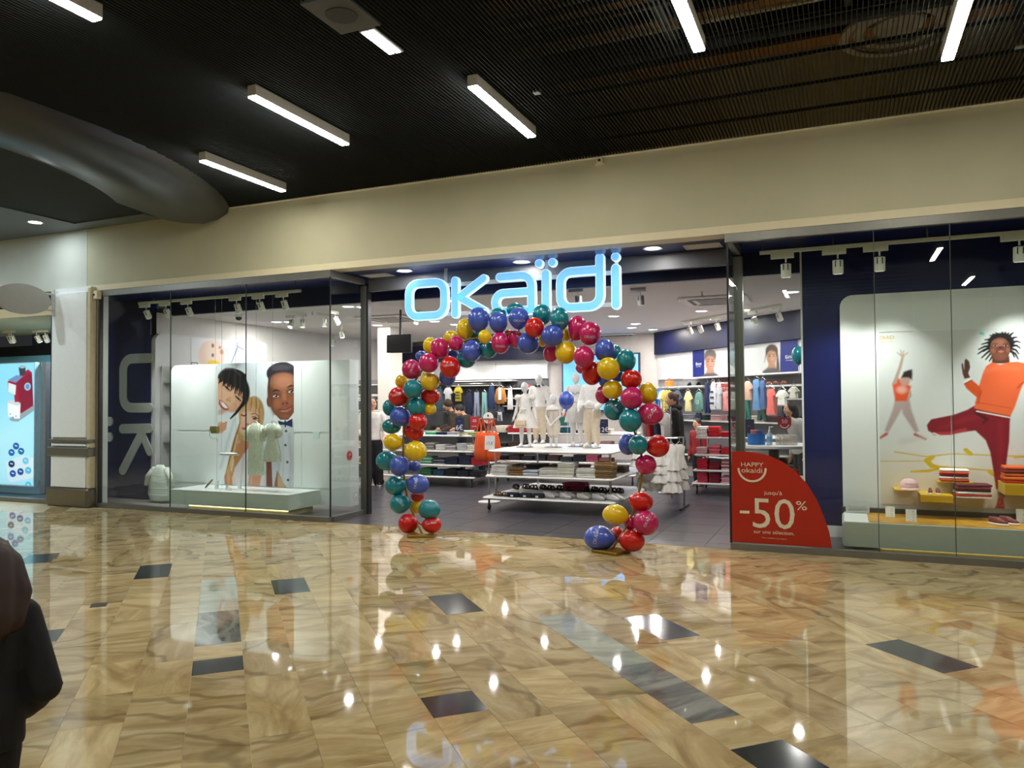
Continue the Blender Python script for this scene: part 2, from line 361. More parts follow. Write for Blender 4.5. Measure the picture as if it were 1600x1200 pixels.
# walls
struct('wall_front', MB().box(-10.43, 6, D0, D0+.22, HS+.085, HC+1.2), M_WALL)
struct('trim_1', MB().box(-10.43, 6, D0-.018, D0+.22, HS, HS+.083), M_CREAM)
struct('trim_2', MB().box(-10.43, 6, D0-.014, D0+.0, HC-.02, HC-.002), mat('#e6dfc4', .5))
struct('wall_front_left', MB().box(-17, -10.436, D0, D0+.22, HS+.06, HC+1.2), mat('#c3c6bd', .7, var=.04, scale=2))
struct('wall_back', MB().box(-18, 10, -9.2, -9, 0, 5.4), mat('#b9b4a6', .7))
struct('wall_left', MB().box(-18.2, -18, -9, D0, 0, 5.4), M_WALL); struct('wall_right', MB().box(10, 10.2, -9, D0, 0, 5.4), M_WALL)
struct('wall_far_left', MB().box(-18, -11.2, 12.5, 12.7, 0, 3.4), mat('#6f98a3', .6))

# ceiling: deck, open blade field, carriers
ce = struct('ceiling', MB().box(-18.2, 10.2, -9.2, D0+.3, 5.3, 5.5), mat('#3a3733', .8))
M_BLADE = mat('#2b3031', .8, var=.05, spec=.15); bl = MB()
x = -13.0
while x < 5.2: bl.box(x-.0022, x+.0022, -7.5, D0-.002, HC, HC+.035); x += .0345
bl.build('blade_field', M_BLADE, ce, kind='stuff')
for i, y in enumerate(np.arange(-7.2, 8.05, .62)): MB().box(-13, 5.2, y-.008, y+.008, HC+.03, HC+.058).build('carrier_rail', mat('#1a1c1d', .6), ce)
M_BOARD = mat('#bd8a55', .8, var=.25, scale=1.3); M_PURL = mat('#15181b', .7)
yb = 1.2
while yb < 8.0:
    for xa, xb in ((-6.5, -2.2), (-2.19, 1.4), (1.41, 5.2)):
        MB().box(xa, xb, yb+.03, yb+.42, 4.98, 5.02).build('deck_board', M_BOARD, ce)
    MB().box(-6.5, 5.2, yb-.035, yb+.025, 4.9, 5.05).build('purlin', M_PURL, ce); yb += .46
for y, z, r_, c in ((6.35, 4.62, .022, '#c9bf9a'), (5.7, 4.66, .018, '#8f8f88'), (6.62, 4.55, .05, '#3b4147'), (4.7, 4.6, .02, '#9a9a92'), (4.1, 4.64, .06, '#3b4147')):
    MB().tube([(-6.4, y, z), (5.2, y, z)], r_, 8).build('service_pipe', mat(c, .5, .3), ce)
for xh in (-3.0, -1.3, .1, 2.2): MB().box(xh-.03, xh+.03, 5.3, 6.9, 4.63, 4.7).build('cable_tray', mat('#77786f', .5, .5), ce)
for xh, yh in ((-2.4, 6.2), (-.1, 5.5), (1.3, 6.9)): MB().box(xh-.03, xh+.03, yh-.03, yh+.03, 4.2, 5.0).build('hanger_strut', mat('#8b8a80', .5, .4), ce)
# grey soffits left, void, curved bulkhead
M_SOF = mat('#5d6469', .5, var=.03)
struct('ceiling_soffit', MB().box(-17, -10.3, -6, D0-.002, HC-.03, HC+.1).box(-10.3, -8.9, 7.78, D0-.002, HC-.03, HC+.1), M_SOF)
struct('ceiling_void', MB().box(-10.3, -7.9, 1.0, 7.78, HC-.012, HC+.1), mat('#131c1b', .85))
cb = MB(); prof = [(3.95, HC-.005), (4.55, 3.99), (4.8, 3.955), (5.05, 3.96), (5.24, 4.03), (5.36, 4.12), (5.42, HC+.12), (3.95, HC+.12)]
rings = []
for i in range(41):
    a = R(-75+112.2*i/40)
    rings.append([(-11.94+r*math.cos(a), 4.83+r*math.sin(a), z) for r, z in prof])
# trim the ring against the facade plane
rings = [[(x, min(y, D0-.003), z) for x, y, z in rg] for rg in rings]
struct('ceiling_bulkhead', cb.loft(rings), mat('#262a2d', .32, var=.04, scale=2), smooth='auto')
tag(MB().tube([P(338, 315, 8.0), P(350, 326, 8.06), P(356, 336, 8.07)], .006, 6).build('ceiling_cable', mat('#cfcfca', .5)), 'short white cable end poking out between curved grey bulkhead and wall', 'cable')

# linear luminaires
M_ALU = mat('#c4c2ba', .45, .2, var=.02); M_TUBE = mat('#fff6dc', .4, emit=L_LINE, ecol=L_MALL, var=0)
def line_light(x, y0, y1, label, zb=4.1):
    t = thing('linear_ceiling_light', label, 'ceiling light', (x, (y0+y1)/2, zb), group=None); L = (y1-y0)/2
    h = MB().box(-.045, .045, -L, L, .012, .105); h.build('housing', M_ALU, t, world=False)
    MB().box(-.04, .04, -L+.004, L-.004, 0, .011).build('diffuser', M_TUBE, t, world=False)
    for s in (-1, 1): MB().tube([(0, s*L*.7, .1), (0, s*L*.7, .3)], .003, 6).build('suspension_wire', M_CHROME, t, world=False)
line_light(-4.58, 2.28, 3.62, 'linear white ceiling light cut off by the top edge at the upper left')
line_light(-4.54, 5.05, 6.39, 'long linear white ceiling light between the other two left ones, above the left window')
line_light(-6.23, 6.18, 7.48, 'linear white ceiling light hanging nearest the curved grey bulkhead')
line_light(-2.75, 5.63, 6.95, 'linear white ceiling light hanging above the lit letter sign')
line_light(-.93, 4.42, 5.75, 'linear white ceiling light cut by the top edge, left of the round air diffuser')
line_light(.79, 5.36, 6.68, 'linear white ceiling light crossing in front of the round air diffuser')
for i, (x, y) in enumerate(((-8.6, -1.2), (-6.0, .3), (-2.2, -1.0), (1.6, .6), (3.6, 4.4), (-1.2, -3.6), (2.6, -3.2), (-5, -4.2), (4.4, 6.3))):
    line_light(x, y-.66, y+.66, '%s linear white ceiling light over the concourse beside the viewer, out of frame' % ('first', 'second', 'third', 'fourth', 'fifth', 'sixth', 'seventh', 'eighth', 'ninth')[i])
# ceiling fittings
t = thing('led_emergency_light', 'small white ceiling lamp with two rows of bright led squares', 'ceiling light', (-3.1, 4.82, 4.19))
MB().box(-.065, .065, -.2, .2, 0, .05).build('housing', M_LGREY, t, world=False)
for i in range(8):
    for j in (-1, 1): MB().box(j*.03-.02, j*.03+.02, -.19+i*.048, -.152+i*.048, -.008, 0).build('led', mat('#dfe9ff', .3, emit=5, ecol='#dfe9ff', var=0), t, world=False)
t = thing('ceiling_speaker', 'square dark grey ceiling panel with a round speaker grille', 'speaker', (-3.13, 4.36, 4.185))
MB().box(-.17, .17, -.23, .23, 0, .03).build('panel', mat('#4e504e', .7), t, world=False)
MB().lathe([(.11, -.006), (.11, .004), (.09, .004)], 24).build('grille', mat('#3b3c3b', .8), t, world=False)
t = thing('air_diffuser', 'large round grey ceiling air diffuser seen through the slatted ceiling', 'air vent', (.5, 7.18, 4.6))
for r0, r1, z in ((.40, .47, 0), (.28, .36, .03), (.0, .2, .05)): MB().lathe([(r0 or .001, z), (r1, z), (r1, z+.03), (r0 or .001, z+.03)], 32, cap=(r0 == 0)).build('ring' if r0 else 'centre_plate', mat('#bdb9a8', .6), t, world=False)
MB().lathe([(.2, .12), (.2, .4)], 24).build('duct', mat('#3a3a38', .7), t, world=False)
t = thing('recessed_downlight', 'round recessed downlight in the grey soffit at far left', 'downlight', tuple(F(55, 347, HC-.031)))
MB().lathe([(.1, -.008), (.1, .0), (.08, .0), (.08, -.006)], 24, cap=False).build('ring', M_WHITE, t, world=False); MB().lathe([(.08, -.004), (.08, -.001)], 24).build('lens', mat('#ffffff', .4, emit=14, var=0), t, world=False)
for x, y, w in ((F(55, 347, HC).x, F(55, 347, HC).y, 9), (-11.4, 5.2, 60), (-13.2, 6.2, 30), (-12.4, 3.6, 45)):  # first is the round downlight, the rest unseen fill lamps added for the pillar
    ld = bpy.data.lights.new('soffit_downlight_and_fill', 'AREA'); ld.shape = 'DISK'; ld.size = .15; ld.energy = w; ld.color = (.82, .95, 1); lo = bpy.data.objects.new('soffit_lamp_and_fill', ld); COL.objects.link(lo); lo.location = (x, y, HC-.045)

# camera on the bulkhead and bracket
c = P(938, 252, D0); t = thing('wall_sensor', 'small white sensor box on the bulkhead near its top edge', 'sensor', (c.x, D0, c.z))
MB().rbox(-.035, .035, -.045, -.001, -.03, .03, .01).build('body', M_CREAM, t, world=False); MB().ell((0, -.045, 0), (.016, .012, .016)).build('lens', M_BLK, t, world=False)
MB().box(-.05, .05, -.03, -.001, -.045, -.03).build('bracket', M_CREAM, t, world=False)
c = P(152, 461, D0-.05); t = thing('door_sensor', 'small beige sensor box at the top left corner of left window', 'sensor', tuple(c))
MB().rbox(-.045, .045, -.04, .04, -.06, .06, .012).build('body', M_CREAM, t, world=False); MB().ell((-.02, -.04, .0), (.017, .01, .017)).build('lens', M_BLK, t, world=False)
c = P(378, 328, D0); t = thing('wall_hook', 'tiny grey bracket on the bulkhead beside the curved ceiling', 'bracket', (c.x, D0, c.z)); MB().box(-.02, .02, -.03, -.001, -.012, .012).build('plate', M_LGREY, t, world=False); MB().tube([(0, -.02, -.01), (.015, -.03, -.04)], .005, 6).build('hook', M_LGREY, t, world=False)

# pillar between the shops
pz_ = lambda y: P(140, y, 7.97).z
z0, z1, z2, z3, z4 = pz_(764), pz_(713), pz_(703), pz_(691), pz_(687)
pl = struct('column_left', MB().box(-11.06, -10.22, 7.99, D0+.2, 0, HS+.06), M_WHITE)
pf = lambda a, b, n, m, x0=-11.02, x1=-10.27, y=7.955: MB().rbox(x0, x1, y, 7.995, a, b, .008).build(n, m, pl)
pf(z0+.01, z1-.01, 'panel', M_WHITE); pf(z2+.05, z3-.03, 'panel', M_WHITE); pf(z4+.03, HS-.02, 'panel', M_WHITE)
MB().rbox(-11.1, -10.17, 7.92, D0+.02, 0, z0, .05, k=4).build('plinth', mat('#7d7365', .3, .75, var=.05), pl)
MB().rbox(-11.09, -10.19, 7.93, D0+.02, z1-.01, z2+.035, .03).build('bumper_band', mat('#85827a', .35, .7), pl)
MB().rbox(-11.08, -10.19, 7.945, D0+.02, z3-.015, z4, .02).build('bumper_band', mat('#85827a', .35, .7), pl)
MB().rbox(-10.27, -10.2, 7.965, D0+.1, z0, HS+.04, .02).build('corner_post', mat('#cbc2a4', .5), pl)

# ------------------------------------------------------------------ shop windows
GL = glass_mat(); MS = M_STEEL
def zx(px): return P(px, 600, D0).x
w1 = struct('window_1', MB().box(-10.18, XL, D0-.03, D0+.06, 0, .062), MS)
for y_ in (0,): MB().box(XL-.05, XL+.02, D0+.062, 8.9, 0, .062).build('sill', MS, w1)
MB().box(-10.2, XL+.02, D0-.01, D0+.06, HS-.085, HS).build('head_frame', MS, w1); MB().box(XL-.05, XL+.02, D0+.062, 8.86, HS-.085, HS).build('head_frame', MS, w1)
MB().box(-10.2, -10.155, D0-.03, D0+.05, .062, HS-.085).build('frame_post', mat('#8f8b7c', .4, .4), w1); MB().box(-10.154, -10.13, D0-.02, D0+.04, .062, HS-.085).build('frame_post', M_DSTEEL, w1)
MB().box(XL-.06, XL+.03, 8.865, 8.96, 0, HS-.1).build('frame_post', MS, w1); MB().box(XL+.031, XL+.06, 8.87, 8.95, 0, HS-.1).build('frame_post', M_DSTEEL, w1)
e1 = [-10.128, zx(265), zx(383), XL]
for a, b in zip(e1, e1[1:]): MB().box(a+.003, b-.003, D0+.01, D0+.022, .063, HS-.086).build('pane', GL, w1)
MB().box(XL-.012, XL, D0+.024, 8.863, .063, HS-.086).build('pane', GL, w1)
for x_ in (zx(265), zx(383)): MB().box(x_-.003, x_+.003, D0+.008, D0+.024, .063, HS-.086).build('glass_joint', mat('#2d3a3a', .3), w1)
MB().box(XL-.008, XL+.006, D0+.008, D0+.023, .063, HS-.086).build('glass_joint', mat('#14191b', .3), w1)
w2 = struct('window_2', MB().box(XR, 4.5, D0-.03, D0+.06, 0, .062), MS)
MB().box(XR-.01, XR+.05, D0+.062, 8.9, 0, .062).build('sill', MS, w2); MB().box(XR-.02, 4.5, D0-.01, D0+.06, HS-.085, HS).build('head_frame', MS, w2); MB().box(XR-.02, XR+.05, D0+.062, 8.86, HS-.085, HS).build('head_frame', MS, w2)
MB().box(XR-.03, XR+.06, 8.865, 8.96, 0, HS-.1).build('frame_post', MS, w2)
e2 = [XR+.012, zx(1369), zx(1489), zx(1489)+1.05, 2.8]
for a, b in zip(e2, e2[1:]): MB().box(a+.003, b-.003, D0+.01, D0+.022, .063, HS-.086).build('pane', GL, w2)
MB().box(XR, XR+.012, D0+.024, 8.863, .063, HS-.086).build('pane', GL, w2)
for x_ in e2[1:3]: MB().box(x_-.003, x_+.003, D0+.008, D0+.024, .063, HS-.086).build('glass_joint', mat('#3b4444', .3), w2)
MB().box(XR-.008, XR+.012, D0+.004, D0+.026, .063, HS-.086).build('glass_joint', mat('#11151a', .3), w2)
# entrance soffit, headers
struct('ceiling_entrance', MB().box(-11.4, 4.6, D0+.22, 9.34, HS+.005, HS+.15), M_NAVY)
struct('trim_3', MB().box(-5.93, -1.1, 8.87, 8.95, 3.04, HS+.004), mat('#55585c', .5)); struct('trim_4', MB().box(-10.1, 4.5, 9.26, 9.34, 2.955, HS+.004), M_DNAVY)
# ------------------------------------------------------------------ shop shell
M_SCEIL = mat('#cfc8c4', .8, var=.015); A45 = Vector((-3.66, 16.6, 0)); E45 = Vector((math.sqrt(.5), -math.sqrt(.5), 0)); N45 = Vector((-math.sqrt(.5), -math.sqrt(.5), 0))
struct('ceiling_shop', MB().box(-11.4, 4.6, 9.34, 18, SZ, SZ+.1), M_SCEIL)
struct('wall_shop_back', MB().box(-11.4, -3.64, 16.6, 16.8, 0, SZ), mat('#bdb7b2', .7, var=.03))
struct('wall_shop_left', MB().box(-10.35, -10.15, 9.02, 16.6, 0, SZ), M_SHOPW)
_q = [A45, A45+E45*7, A45+E45*7-N45*.15, A45-N45*.15]
struct('wall_shop_right', MB().loft([[(p.x, p.y, z) for p in _q] for z in (0, SZ)]), M_SHOPW)
_a = P(590, 650, 12.7).x; _b = P(610, 650, 12.7).x
struct('column_shop', MB().rbox(_a, _b, 12.7, 13.15, 0, SZ, .01), mat('#ded9cf', .6, var=.02))
struct('wall_window_left', MB().box(-11.4, -10.15, 9.0, 9.12, 0, HS), M_NAVY)
struct('wall_window_side', MB().box(-11.5, -11.4, D0+.2, 9.1, 0, HS), M_NAVY)
wr = struct('wall_window_right', MB().box(-.385, 2.6, 9.17, 9.3, .13, HS), M_NAVY); MB().box(-.405, -.385, 9.165, 9.31, .06, HS).build('edge_trim', M_WHITE, wr); MB().box(-.385, 2.6, 9.165, 9.3, .003, .129).build('skirting', M_WHITE, wr)
struct('wall_window_end', MB().box(2.6, 2.75, D0+.06, 9.3, 0, HS), mat('#2a2a30', .5))

def stroke(mb, p, q, w, y0, y1):
    """round-ended bar between two x,z points"""
    p = Vector(p); q = Vector(q); d = q-p; a = math.atan2(d.y, d.x) if d.length > 1e-6 else 0; pts = []
    for c, s in ((q, -90), (p, 90)):
        for i in range(9): t = a+R(s+180*i/8); pts.append((c.x+w/2*math.cos(t), c.y+w/2*math.sin(t)))
    mb.prism(pts, y0, y1)
def poly_stroke(mb, pts, w, y0, y1, closed=False):
    n = len(pts)
    for i in range(n if closed else n-1): stroke(mb, pts[i], pts[(i+1) % n], w, y0-(i % 7)*.0004, y1)
def arc(cx, cz, r, a0, a1, n=6): return [(cx+r*math.cos(R(a0+(a1-a0)*i/n)), cz+r*math.sin(R(a0+(a1-a0)*i/n))) for i in range(n+1)]
def rrect(x0, x1, z0, z1, r, n=5): return arc(x1-r, z1-r, r, 0, 90, n)+arc(x0+r, z1-r, r, 90, 180, n)+arc(x0+r, z0+r, r, 180, 270, n)+arc(x1-r, z0+r, r, 270, 360, n)
def on(Y): return lambda px, py: (P(px, py, Y).x, P(px, py, Y).z)
def fit_text(txt, px0, px1, pyt, pyb, Y, name, m, parent, off=0.0, pr=None):
    """lettering filling the box between two columns, with cap top and baseline rows, on the plane y=Y"""
    pr = pr or on(Y); t = text_mb(txt, 1.0); xs = [v[0] for v in t.v]; zs = [v[2] for v in t.v]; cap = max(zs); pm = (px0+px1)/2
    x0, z0 = pr(px0, pyb); x1, z1b = pr(px1, pyb); zt = pr(pm, pyt)[1]; zb = pr(pm, pyb)[1]
    kx = (x1-x0)/(max(xs)-min(xs)); kz = (zt-zb)/cap; x_0 = min(xs)
    t.v = [(x0+(v[0]-x_0)*kx, Y-off, zb+v[2]*kz) for v in t.v]
    return t.build(name, m, parent)

# ------------------------------------------------------------------ lit sign
YS = 8.62; sg = thing('storefront_sign', 'large glowing pale blue letter sign hanging over the shop entrance', 'sign', (-3.7, YS, HS))
M_LED = mat('#57a8ff', .4, emit=.95, ecol='#74b8ff', var=.08, scale=9); M_RIM = mat('#d6ebff', .4, emit=.85, ecol='#c4e2ff', var=0); o_ = on(YS)
SW = .108
def letter(strokes):
    rm = MB(); fc = MB()
    for pts, cl in strokes:
        poly_stroke(rm, pts, SW, YS-.03, YS+.03, cl); poly_stroke(fc, pts, SW-.02, YS-.036, YS-.031, cl)
    l = rm.build('letter', M_RIM, sg); fc.build('letter_face', M_LED, l)
h = SW/2
x0, zt = o_(636, 440); x1, zb = o_(700, 497); zt = o_(668, 436)[1]; zb = o_(668, 500.5)[1]; x0 = o_(634.5, 470)[0]; x1 = o_(701.5, 468)[0]
letter([(rrect(x0+h, x1-h, zb+h, zt-h, .13), True)])
kx = o_(712.5, 460)[0]; letter([([(kx, zb+h), (kx, zt-h)], False), ([(kx+.06, (zt+zb)/2), (o_(757, 440)[0], zt-h)], False), ([(kx+.06, (zt+zb)/2), (o_(757, 480)[0], zb+h+.02)], False)])
ax0 = o_(769, 470)[0]+h; ax1 = o_(838, 460)[0]-h; zm = zb+(zt-zb)*.52
letter([([(ax0+.06, zt-h), (ax1-.13, zt-h)]+arc(ax1-.13, zt-h-.13, .13, 90, 0)+[(ax1, zb+h)], False), ([(ax1, zm), (ax0+.11, zm)]+arc(ax0+.11, zm-.11, .11, 90, 180)+arc(ax0+.11, zb+h+.11, .11, 180, 270)+[(ax1, zb+h)], False)])
ix = o_(854, 450)[0]; dz = zt+.075; letter([([(ix, zb+h), (ix, zt-h)], False), ([(ix-.085, dz), (ix-.0849, dz)], False), ([(ix+.085, dz), (ix+.0851, dz)], False)])
dx0 = o_(870, 450)[0]+h; dx1 = o_(945.5, 450)[0]-h
letter([([(dx1, zt-h), (dx0+.13, zt-h)]+arc(dx0+.13, zt-h-.13, .13, 90, 180)+arc(dx0+.13, zb+h+.13, .13, 180, 270)+arc(dx1-.13, zb+h+.13, .13, 270, 360)+[(dx1, zt-h), (dx1, o_(939, 403)[1])], False)])
jx = o_(963, 440)[0]; letter([([(jx, zb+h), (jx, zt-h)], False), ([(jx, o_(963, 402)[1]), (jx+.0001, o_(963, 402)[1])], False)])
for zr in (zt-.09, zb+.07): MB().box(o_(690, 470)[0], o_(955, 440)[0], YS+.035, YS+.055, zr-.025, zr+.025).build('rail', mat('#d8dadc', .4), sg)
for px in (694, 853, 937, 962): x = o_(px, 420)[0]; MB().box(x-.02, x+.02, YS+.031, YS+.05, zt-.12, HS+.004).build('hanger', mat('#c8cacc', .4), sg)

# ------------------------------------------------------------------ ceiling fittings of the shop
M_LENS = mat('#ffffff', .4, emit=5, var=0)
def downlight(p, label, group=None, r=.085, watts=None, z=None):
    t = thing('recessed_downlight', label, 'downlight', tuple(p), group=group)
    MB().lathe([(r+.025, -.006), (r+.025, .0), (r, .0), (r-.004, -.004)], 18, cap=False).build('ring', M_WHITE, t, world=False)
    MB().lathe([(r, -.003), (r, -.0005)], 18).build('lens', M_LENS, t, world=False)
    w = L_DOWN if watts is None else watts
    if w:
        ld = bpy.data.lights.new('downlight', 'AREA'); ld.shape = 'DISK'; ld.size = .09; ld.energy = w; ld.color = (1, .95, .9); lo = bpy.data.objects.new('downlight_lamp', ld); COL.objects.link(lo); lo.location = (p[0], p[1], p[2]-.012)
for p, nm in (((632, 423), 'left end of the sign'), ((815, 409), 'middle of the sign'), ((1020, 388), 'right end of the sign')): downlight(F(*p, HS+.004), 'round downlight in the navy entrance soffit above the '+nm, watts=9)
for i, p in enumerate(((945, 446), (1071, 469), (1096, 486), (1117, 499), (959, 494), (993, 506), (1020, 515), (987, 512), (544, 479), (590, 508), (703, 470), (711, 507), (1171, 484), (432, 503))):
    nm = ['right of the sign, nearest the entrance', 'first of the right-hand row, beside the air unit', 'second of the right-hand row', 'third of the right-hand row', 'first of the middle row right of the arch', 'second of the middle row right of the arch', 'last of the middle row near the pier', 'small one between the middle row and the arch', 'seen through the left window near its corner', 'just in front of the white column', 'seen between the first two sign letters', 'left of the arch top', 'seen through the right window', 'seen through the left window above the poster panel'][i]
    downlight(F(*p, SZ-.001), 'round shop ceiling downlight, '+nm)
for k_, (x, y) in enumerate(((-5.2, 11.3), (-5.2, 13.6), (-6.8, 12.3), (-6.8, 15.4), (-8.9, 14.5), (-9.2, 11.2), (-.6, 11.2), (.6, 12.2))): downlight((x, y, SZ-.001), 'round shop ceiling downlight out of sight behind sign or walls, %s one' % ('first', 'second', 'third', 'fourth', 'fifth', 'sixth', 'seventh', 'eighth')[k_])
for (p, q), nm in (((575, 428), 'left'), ((1098, 384), 'right')) if False else (((( 590, 430), 0), 'beside the left window'), (((1098, 384), 0), 'beside the right window')):
    c = F(*p, HS+.004); t = thing('soffit_vent', 'flat white square grille in the navy entrance soffit '+nm, 'vent', tuple(c))
    MB().box(-.2, .2, -.13, .13, -.008, 0).build('frame', mat('#c6c4bd', .5), t, world=False)
    for k in range(5): MB().box(-.17, .17, -.1+k*.045, -.08+k*.045, -.012, -.008).build('louvre', mat('#d9d7cf', .5), t, world=False)
def cassette(p, label):
    t = thing('ceiling_air_unit', label, 'air conditioner', tuple(p)); MB().rbox(-.48, .48, -.48, .48, -.03, 0, .06).build('panel', mat('#d6d1cc', .5), t, world=False)
    MB().box(-.24, .24, -.24, .24, -.034, -.03).build('grille', mat('#8d8782', .7), t, world=False)
    for a in range(4): MB().box(-.3, .3, .31, .36, -.036, -.03, Matrix.Rotation(a*math.pi/2, 4, 'Z')).build('air_slot', M_BLK, t, world=False)
cassette(F(1118, 468, SZ-.001), 'square ceiling air unit with dark slots right of the sign'); cassette(F(612, 497, SZ-.001), 'square ceiling air unit with dark slots left of the arch'); cassette(F(966, 524, SZ-.001), 'square ceiling air unit with dark slots deep in shop above the arch right side')
for p, nm in (((1097, 456), 'beside the right air unit'), ((488, 487), 'seen through left window')): 
    c = F(*p, SZ-.001); t = thing('sprinkler', 'small sprinkler head on the shop ceiling '+nm, 'sprinkler', tuple(c)); MB().lathe([(.03, -.004), (.03, 0)], 12).build('plate', M_LGREY, t, world=False); MB().lathe([(.006, -.05), (.006, -.004)], 8).build('stem', M_STEEL, t, world=False); MB().lathe([(.02, -.055), (.02, -.05)], 10).build('deflector', M_STEEL, t, world=False)
c = F(373, 493, SZ-.001); t = thing('dome_camera', 'small white dome security camera on shop ceiling seen through left window', 'camera', tuple(c)); MB().lathe([(.07, -.03), (.075, 0)], 16).build('base', M_WHITE, t, world=False); MB().ell((0, 0, -.035), (.055, .055, .05)).build('dome', M_BLK, t, world=False)

M_HEAD = mat('#d9d8cc', .45, var=.02)
def spot_head(p, tilt, rz, label, cat='spotlight', s=1.0, watts=0, aim=None, bright=False, group=None, mcol=None):
    """track head hanging at p: adapter box along x, stem, cylinder tilted by tilt"""
    t = thing('track_spotlight', label, cat, tuple(p), rz, group=group); m = mcol or M_HEAD
    MB().box(-.1*s, .1*s, -.018*s, .018*s, -.05*s, 0).build('adapter', m, t, world=False)
    MB().tube([(.03*s, 0, -.05*s), (.03*s, 0, -.09*s)], .008*s, 6).build('stem', m, t, world=False)
    M = T(.03*s, 0, -.1*s) @ Matrix.Rotation(tilt, 4, 'X')
    MB().lathe([(.042*s, -.125*s), (.045*s, -.12*s), (.045*s, -.005*s), (.03*s, .0)], 16, M).build('lamp_body', m, t, world=False)
    for k in (-1, 1): MB().box(k*.02*s-.004*s, k*.02*s+.004*s, -.048*s, -.04*s, -.06*s, -.005*s, M).build('slot', M_BLK, t, world=False)
    MB().lathe([(.036*s, -.128*s), (.036*s, -.124*s)], 16, M).build('lens', M_LENS if bright else mat('#f2efe6', .3, emit=1.2, var=0), t, world=False)
    if watts:
        ld = bpy.data.lights.new('spot', 'SPOT'); ld.energy = watts; ld.spot_size = R(75); ld.spot_blend = .7; ld.shadow_soft_size = .04; ld.color = (1, .97, .93); lo = bpy.data.objects.new('track_lamp', ld); COL.objects.link(lo)
        wp = Vector(p)+Vector((.03*s*math.cos(rz), .03*s*math.sin(rz), -.26*s)); lo.location = wp; d = (Vector(aim)-wp); lo.rotation_euler = d.to_track_quat('-Z', 'Y').to_euler()
    return t
def track(p, q, label, drops=()):
    t = thing('light_track', label, 'light track', tuple((Vector(p)+Vector(q))/2)); d = Vector(q)-Vector(p); a = math.atan2(d.y, d.x); L = d.length/2
    MB().box(-L, L, -.018, .018, -.0, .035, Matrix.Rotation(a, 4, 'Z')).build('rail', M_HEAD, t, world=False)
    for s in drops: MB().tube([tuple(d*s+Vector((0, 0, .03))), tuple(d*s+Vector((0, 0, HS+.003-p[2])))], .006, 6).build('drop_rod', M_CHROME, t, world=False)
YT = 8.5
p0, p1 = P(217, 476, YT), P(470, 455, YT); zt_ = p0.z; track((p0.x, YT, zt_), (p1.x, YT, zt_), 'white light track hanging along the top of the left window', (-.4, -.15, .15, .47))
for i, px in enumerate((226, 257, 291, 367, 403, 440)):
    c = P(px, 470, YT); spot_head((c.x, YT, zt_), R(28), 0, 'white track spotlight in left window, number %s from its left end' % ('one', 'two', 'three', 'four', 'five', 'six')[i], watts=L_SPOT*.62, aim=(c.x+.15, 8.95, 1.0 if i > 1 else 1.4))
p0, p1 = P(1187, 398, YT), P(1600, 372, YT); zr_ = p0.z; track((p0.x, YT, zr_), (p1.x+.9, YT, zr_), 'white light track hanging along the top of the right window', (-.49, -.28, -.02, .3))
for i, px in enumerate((1222, 1303, 1368, 1586, 1660)):
    c = P(px, 385, YT); spot_head((c.x, YT, zr_), R(8), 0, 'white track spotlight in right window, number %s from its left end' % ('one', 'two', 'three', 'four', 'five')[i], s=1.15, watts=L_SPOT*(.42, .5, .62, .9, .9)[i], aim=(c.x+(.85 if i == 0 else .2), 9.05, 1.0))
DG = mat('#6d6a68', .5)
for i, (px, py, lab) in enumerate(((900, 462, 'grey track spotlight on shop ceiling seen inside the sign letter d'), (997, 462, 'grey track spotlight on the shop ceiling right of the sign'), (650, 497, 'glowing round track spotlight just below the sign first letter'))):
    c = F(px, py-12, SZ-.001); spot_head(tuple(c), R(-25 if i == 2 else 10), 0, lab, bright=(i == 2), mcol=DG if i < 2 else None)
for i, (px, py) in enumerate(((455, 498), (470, 496), (505, 494), (522, 492), (533, 515), (521, 530))):
    c = F(px, py-6, SZ-.03); spot_head(tuple(c), R(-30+20*(i % 3)), R(30*i), 'white ceiling spotlight seen through the left window above the poster, %s of the cluster' % ('first', 'second', 'third', 'fourth', 'fifth', 'sixth')[i], bright=(i % 2 == 0))
def p45(px, py, off=0.0): return PL(px, py, A45+N45*off, N45)
for i, px in enumerate((1075, 1091, 1118, 1176, 1214)):
    c = p45(px, 520, .9); spot_head((c.x, c.y, 2.962), R(25), R(-45), 'white track spotlight above the right shop wall, %s from the pier' % ('first', 'second', 'third', 'fourth', 'fifth')[i], watts=9, aim=tuple(p45(px, 600, 0)), bright=False)
c0, c1 = p45(1065, 520, .9), p45(1222, 520, .9); track((c0.x, c0.y, 2.963), (c1.x, c1.y, 2.963), 'white light track on shop ceiling along the right wall')
for i, px in enumerate((803, 844, 700, 760)):
    c = P(px, 550, 15.6); spot_head((c.x, 15.6, 2.963), R(25), 0, 'small white track spotlight in front of back wall navy band, %s' % ('below the arch middle', 'left of the pier', 'behind the arch left half', 'behind the arch top')[i], watts=34, aim=(c.x, 16.5, 1.5))
track((-9.8, 15.6, 2.964), (-6, 15.6, 2.964), 'white light track on the shop ceiling along the back wall')
# hanging screen
c = P(624, 537, 10.5); t = thing('hanging_screen', 'black switched off flat screen hanging left of the balloon arch', 'television', (c.x, 10.5, c.z), R(6))
MB().rbox(-.215, .215, -.03, .03, -.145, .145, .01).build('screen', mat('#0b0b0d', .3), t, world=False); MB().tube([(0, .03, .1), (0, .05, SZ-c.z)], .018, 8).build('ceiling_pole', M_DSTEEL, t, world=False); MB().box(-.05, .05, .03, .05, -.02, .11).build('mount', M_DSTEEL, t, world=False)

